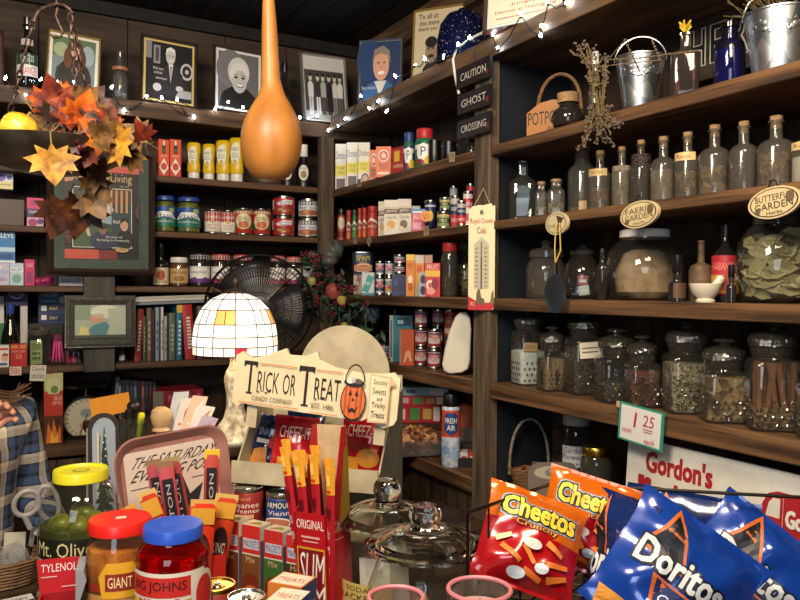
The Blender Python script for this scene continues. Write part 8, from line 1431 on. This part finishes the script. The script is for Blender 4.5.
# ================================================================== snack bags
def bag(name, label, P, w, h, th, colf, pr, rz=0, rx=0, ry=0, seed=0, wr=.006, group=None):
    t = thing(name, label, 'snack bag', P, rz, group, rx, ry); nu, nv = 22, 28; off = Vector((seed*3.1, seed*1.7, 0))
    def S_(u, v, sd, e=0):
        ev = max(0, min(1, (v-.05)/.18))*max(0, min(1, (.95-v)/.18)); ev = ev**.6; eu = max(0, 1-(2*abs(u-.5))**2.6)
        x = (u-.5)*w*(1-.07*ev); z = v*h; nz = noise.noise(Vector((u*4.2, v*4.2, sd))+off)*wr*(.35+ev)+noise.noise(Vector((u*9, v*3.5, sd+5))+off)*wr*.5*(1-.5*ev)
        return (x+nz*.6*(1-ev), sd*(th/2*ev*eu+e)+nz*(.4+.6*eu), z)
    b = MB(); v = []
    for sd in (-1, 1):
        for j in range(nv+1):
            for i in range(nu+1): v.append(S_(i/nu, j/nv, sd, .0006))
    N1 = (nu+1)*(nv+1)
    for sd in (0, 1):
        fs = {}
        for j in range(nv):
            for i in range(nu):
                a = sd*N1+j*(nu+1)+i; q = (a, a+1, a+nu+2, a+nu+1); fs.setdefault(colf((i+.5)/nu, (j+.5)/nv), []).append(q if sd == 0 else q[::-1])
        base = len(b.v); b.v += [b.M @ Vector(p) for p in v] if sd == 0 else []
        for m, q in fs.items():
            m = ink(m) if isinstance(m, str) else m
            if m not in b.mats: b.mats.append(m)
            for f in q: b.f.append(f); b.mi.append(b.mats.index(m)); b.sm.append(True)
    b.build('pouch', t)
    # printing follows the pouch surface: cut fine, then bent on to it
    c = MB(); c.prints(pr, lambda u, v, e: (u, v, e), 1e-4, 1, 14); bm = bmesh.new(); vs = [bm.verts.new(p) for p in c.v]
    for f, mi in zip(c.f, c.mi):
        try: F_ = bm.faces.new([vs[i] for i in f]); F_.material_index = mi
        except ValueError: pass
    bmesh.ops.triangulate(bm, faces=bm.faces)
    for _ in range(3):
        es = [e for e in bm.edges if (e.verts[0].co-e.verts[1].co).length > .06]
        if es: bmesh.ops.subdivide_edges(bm, edges=es, cuts=1); bmesh.ops.triangulate(bm, faces=bm.faces)
    for q in bm.verts: u, v_, k = q.co.x, q.co.y, q.co.z/1e-4; q.co = S_(u, v_, -1, .0012+.00035*k)
    me = bpy.data.meshes.new('print'); bm.to_mesh(me); bm.free()
    for m in c.mats: me.materials.append(m)
    o = bpy.data.objects.new('print', me); COL.objects.link(o); o.parent = t; return t
def foil(n, c, r=.22): return mat(n, c, r, .15, .7, Coat_Weight=.6, Coat_Roughness=.08)
foil('foil_orange', '#d0640f'); foil('foil_red', '#a8101a'); foil('foil_blue', '#163f9c', .2); foil('foil_navy', '#182c66', .18); foil('foil_black', '#15141a'); foil('foil_cherry', '#c01c26'); foil('foil_dnavy', '#1c2650')
chc = lambda u, v: 'foil_orange' if v > .56+.05*math.sin(3*u+1.2) else 'foil_red'
Y1, Y2 = '#1c1410', '#f0cf4a'
chp = [('tb', 'Cheetos', .13, .655, .89, .85, '#8fa6b4', .034), ('tb', 'Cheetos', .13, .655, .89, .85, Y1, .022), ('tb', 'Cheetos', .13, .655, .89, .85, Y2, .008), ('tb', 'Crunchy', .28, .56, .72, .63, '#5a2010', .006), ('t', 'Crunchy', .28, .56, .72, .63, '#e8a050'), *[('p', [(x+L_*math.cos(a)+.022*math.sin(a), y+L_*math.sin(a)-.022*math.cos(a)), (x+L_*math.cos(a)-.022*math.sin(a), y+L_*math.sin(a)+.022*math.cos(a)), (x-L_*math.cos(a)-.03*math.sin(a), y-L_*math.sin(a)+.03*math.cos(a)), (x-L_*math.cos(a)+.03*math.sin(a), y-L_*math.sin(a)-.03*math.cos(a))], c) for x, y, a, L_, c in ((.3, .28, -.5, .12, '#d8742c'), (.48, .32, -.8, .1, '#e0843a'), (.78, .3, .2, .12, '#d8742c'), (.72, .44, -.4, .1, '#e08a40'), (.8, .18, .4, .11, '#d07028'), (.55, .14, -.3, .1, '#c8641c'), (.2, .42, .5, .08, '#e8b890'))], ('e', .48, .42, .1, .05, '#e0d8d0'), ('e', .62, .22, .07, .05, '#c8d0d8'), ('e', .4, .12, .09, .05, '#c8d0d8'), ('r', .84, .06, .95, .1, '#8a0c14')]
RZs = .975     # wire shelf height of the snack rack
RZu = 1.072
q = CP(519, 1.04, RZu+.012); bag('snack_bag', 'orange and red cheese puff bag in front, leaning in the wire rack', q, .152, .142, .05, chc, chp, facing(q, 6), rad(-33), rad(19), 1)
q = CP(572, 1.14, RZu+.006); bag('snack_bag', 'second orange cheese puff bag behind and right of the first', q, .14, .142, .045, chc, chp, facing(q, -4), rad(-14), rad(14), 2)
bl = lambda u, v: 'foil_blue'; nv_ = lambda u, v: 'foil_navy'
dp = [('p', [(.3, .98), (.12, .58), (.52, .52)], '#c8662c'), ('p', [(.3, .92), (.16, .6), (.48, .555)], '#16151c'), ('p', [(.42, .14), (.30, .44), (.86, .42)], '#c8662c'), ('p', [(.42, .2), (.345, .42), (.76, .405)], '#1a2a5c'), ('tb', 'Doritos', .14, .46, .80, .66, '#14161f', .02), ('tb', 'Doritos', .14, .46, .80, .66, '#d6dade', .006), ('t', 'COOL', .42, .27, .74, .35, '#c8d8f0'), ('t', 'RANCH', .36, .16, .8, .26, '#c8d8f0'), ('p', [(.1, .02), (.05, .16), (.3, .15), (.28, .02)], '#c8862c')]
q = CP(640, 1.02, 1.026); bag('snack_bag', 'front blue tortilla chip bag with lettering sloping down right', q, .20, .185, .055, bl, dp, facing(q, 0), rad(-26), rad(33), 3, .011)
q = CP(710, 1.11, 1.002); bag('snack_bag', 'second blue tortilla chip bag at the right edge with dark triangle', q, .20, .185, .05, bl, dp, facing(q, -6), rad(-24), rad(36), 4, .011)
q = CP(604, 1.11, RZs+.004); bag('snack_bag', 'dark blue tortilla chip bag turned left beside the orange bags', q, .12, .22, .05, nv_, dp, facing(q, -40), rad(-8), rad(4), 5, .007)
q = CP(680, 1.19, RZs+.004); bag('snack_bag', 'navy tortilla chip bag standing at the back with crimped top', q, .2, .2, .045, nv_, dp, facing(q, 0), rad(-6), rad(5), 6, .007)
# rack bags
CHZ = [('t', 'CHEEZ-IT', .16, .62, .9, .82, '#e8e0d8'), ('e', .7, .3, .25, .15, '#d8902c'), ('r', .2, .1, .5, .3, '#d8902c')]
nab = [('t', 'SNACKS', .1, .6, .7, .74, '#b8c0d8'), ('p', [(.05, .05), (.1, .34), (.5, .4), (.6, .05)], '#c8843c'), ('e', .6, .5, .14, .1, '#c8302c'), ('r', .1, .46, .5, .54, '#d8d4d0')]
q = rk(-.135, .02, uz+.004); bag('snack_bag', 'navy cracker bag at the left of the upper rack tray', q, .085, .13, .035, lambda u, v: 'foil_dnavy', nab, FA+rad(8), rad(-22), rad(12), 7, .004)
q = rk(-.07, .055, uz+.004); bag('snack_bag', 'wide navy bag behind in the upper rack tray', q, .10, .145, .03, lambda u, v: 'foil_dnavy', nab, FA, rad(-20), rad(6), 8, .004)
q = rk(-.055, -.01, uz+.004); bag('snack_bag', 'red cheese cracker bag in the middle of the upper rack tray', q, .105, .135, .03, lambda u, v: 'foil_cherry', CHZ, FA+rad(6), rad(-16), rad(4), 9, .004)
q = rk(.095, .03, uz+.004); bag('snack_bag', 'red bag at the right end of the upper rack tray', q, .11, .14, .03, lambda u, v: 'foil_cherry', CHZ, FA, rad(-18), rad(2), 10, .004)
# ================================================================== glass candy jars
def cjar(label, px, d, yrim, lr, yk, body):
    P = cp(px, d); s = d/FPX; R = lr*s; zl = zat(px, yrim, P)-P.z; zk = zat(px, yk, P)-P.z+.004; t = thing('glass_candy_jar', label, 'jar', P, facing(P)); rb_ = R*.96
    MB().lathe([(rb_*.8, 0), (rb_*.93, .006), (rb_, .03), (rb_, zl*.62), (rb_*.97, zl*.74), (rb_*.86, zl*.86), (rb_*.8, zl*.93), (rb_*.84, zl*.985)], 'glass_front', 48).build('glass', t)
    q = zk-zl; pf = [(R*.78, zl-.006), (R*.82, zl), (R*.98, zl+.001), (R*1.0, zl+.006), (R*.97, zl+.011), (R*.82, zl+q*.24), (R*.6, zl+q*.37), (R*.38, zl+q*.44), (R*.25, zl+q*.48), (R*.22, zl+q*.55), (R*.27, zl+q*.72), (R*.26, zl+q*.9), (R*.19, zk), (0, zk)]
    inn = [(0, zl+q*.40), (R*.36, zl+q*.37), (R*.58, zl+q*.29), (R*.76, zl+q*.14), (R*.78, zl-.006)]
    MB().lathe(inn+pf[1:], 'solid_glass', 48).build('lid', t); return t, P, R, zl
t, P, R, zl = cjar('big glass candy jar with knob lid holding a white box, at the back', 386, 1.40, 521, 51, 481, 0)
b = MB(); fn = cylfn(R*.97, zl*.2, zl*.5, 95); b.prints([('p', [(0, .3), (0, 1), (.06, 1), (.06, .3)], '#b8a25c'), ('r', 0, 0, .92, .92, '#b8a25c'), ('t', 'SODA', .34, .6, .66, .8, '#4a3a20'), ('t', 'CRACKERS', .14, .25, .8, .5, '#4a3a20')], lambda u, v, e: cylfn(R*.97, zl*.36, zl*.58, 95)(u-.36, v, e), .0005, nu=14); b.build('paper_label', t)
o = put(MB().box(-.034, -.03, 0, .034, .03, .082, '#d6d2c8').box(-.02, -.031, .05, .02, -.03, .08, '#c4bfb4').build('white_box', bevel=.002), P+Vector((-.012, -.02, .055)), facing(P, -35), rad(-6), rad(-8)); tag(o, 'white paper box inside the rear glass candy jar', 'box')
o = put(MB().lathe([(R*.8, .01), (R*.88, .03), (R*.85, .05), (0, .053)], 'beige_bag', 28).build('wrapped_crackers'), P); tag(o, 'beige wrapped crackers covering the bottom of the rear candy jar', 'crackers', kind='stuff')
t, P, R, zl = cjar('big empty glass candy jar with knob lid, nearest the front', 424, 1.16, 546, 61, 507, 0)
for px, d_, yt, r_, lb in ((395, .98, 596, 28, 'pink candle jar cut by the bottom edge, left one'), (478, .97, 588, 32, 'pink candle jar with paper inside, right one by the wire rack')):
    q = cp(px, d_); r = r_*d_/FPX; h = zat(px, yt, q)-q.z; t = thing('candle_jar', lb, 'candle', q, 0, 'pink candle jars'); MB().lathe([(r*.94, 0), (r, .005), (r, h), (r*.93, h), (r*.92, .012), (0, .012)], 'glass_clear', 32).build('glass', t); MB().lathe([(r*.9, .013), (r*.915, .016), (r*.915, h*.9), (0, h*.9)], '#c8808a' if px < 400 else '#b89a94', 28).build('wax', t)
    MB().tube([(r*.97*math.cos(a), r*.97*math.sin(a), h) for a in [2*PI*i/32 for i in range(32)]], .003, '#c87a84', 6, True).build('rim', t); MB().tube([(0, 0, h*.88), (.001, 0, h*.95)], .001, 'black_plastic', 5).build('wick', t)
# wire snack rack
zt = ZC+.325; A, B_ = CP(462, 1.045, 0), CP(545, 1.2, 0); A2, B2 = CP(835, .90, 0), CP(835, 1.12, 0)
for q in (A, B_, A2, B2): q.z = 0
b = MB(); up = lambda p, z: Vector((p.x, p.y, z)); t = thing('wire_rack', 'black wire counter rack holding the snack bags', 'rack', (0, 0, 0))
for z, th in ((zt, .0028), (ZC+.004, .0026)): MB().tube([up(p, z) for p in (A, B_, B2, A2)], th, 'steel_wire', 6, z < 1).build('rail', t)
for p in (A, B_, B2, A2): MB().tube([up(p, ZC+.001), up(p, zt)], .0028, 'steel_wire', 6).build('post', t)
b = MB(); fu = .36
for i in range(0, 15):
    f_ = i/14; zz = RZu if f_ < fu else RZs; b.tube([up(A.lerp(A2, f_), zz-.001), up(B_.lerp(B2, f_), zz-.001)], .0015, 'steel_wire', 5)
for i in range(0, 6):
    f_ = i/5; m0, m1 = A.lerp(B_, f_), A2.lerp(B2, f_); b.tube([up(m0, RZu-.004), up(m0.lerp(m1, fu), RZu-.004), up(m0.lerp(m1, fu), RZs-.004), up(m1, RZs-.004)], .0015, 'steel_wire', 5)
b.build('shelf_wires', t)
b = MB(); q = A.lerp(B_, .22); b.tube([up(q, ZC+.004), up(q, zt)], .0018, 'steel_wire', 5); q = A.lerp(B_, .6); b.tube([up(q, ZC+.004), up(q, zt)], .0018, 'steel_wire', 5); b.build('side_wires', t)
# ================================================================== light
def area(name, loc, tgt, size, power, col, sy=None):
    l = bpy.data.lights.new(name, 'AREA'); l.energy = power; l.color = col; l.size = size
    if sy: l.shape = 'RECTANGLE'; l.size_y = sy
    o = bpy.data.objects.new(name, l); COL.objects.link(o); o.location = loc
    o.rotation_euler = (Vector(tgt)-Vector(loc)).to_track_quat('-Z', 'Y').to_euler(); return o
area('ceiling_lamp', (-.3, .55, 2.52), (.6, 2.4, 1.2), .6, 62, (1, .86, .68))
area('ceiling_lamp', (.55, .2, 2.5), (1.1, 1.3, 1.2), .4, 20, (1, .76, .5))
area('front_window', (-1.2, -1.3, 1.7), (.6, 1.2, 1.0), 1.2, 26, (.80, .9, 1), 1.2)
w = bpy.data.worlds.new('world'); S.world = w; w.use_nodes = True
w.node_tree.nodes['Background'].inputs['Color'].default_value = (.9, .85, .8, 1); w.node_tree.nodes['Background'].inputs['Strength'].default_value = .02
S.view_settings.view_transform = 'Standard'; S.view_settings.look = 'None'; S.view_settings.gamma = 1; S.view_settings.exposure = 0.0
S.cycles.transparent_max_bounces = 24; S.cycles.max_bounces = 10; S.cycles.transmission_bounces = 10; S.cycles.glossy_bounces = 4; S.cycles.diffuse_bounces = 4
S.cycles.caustics_reflective = False; S.cycles.caustics_refractive = False
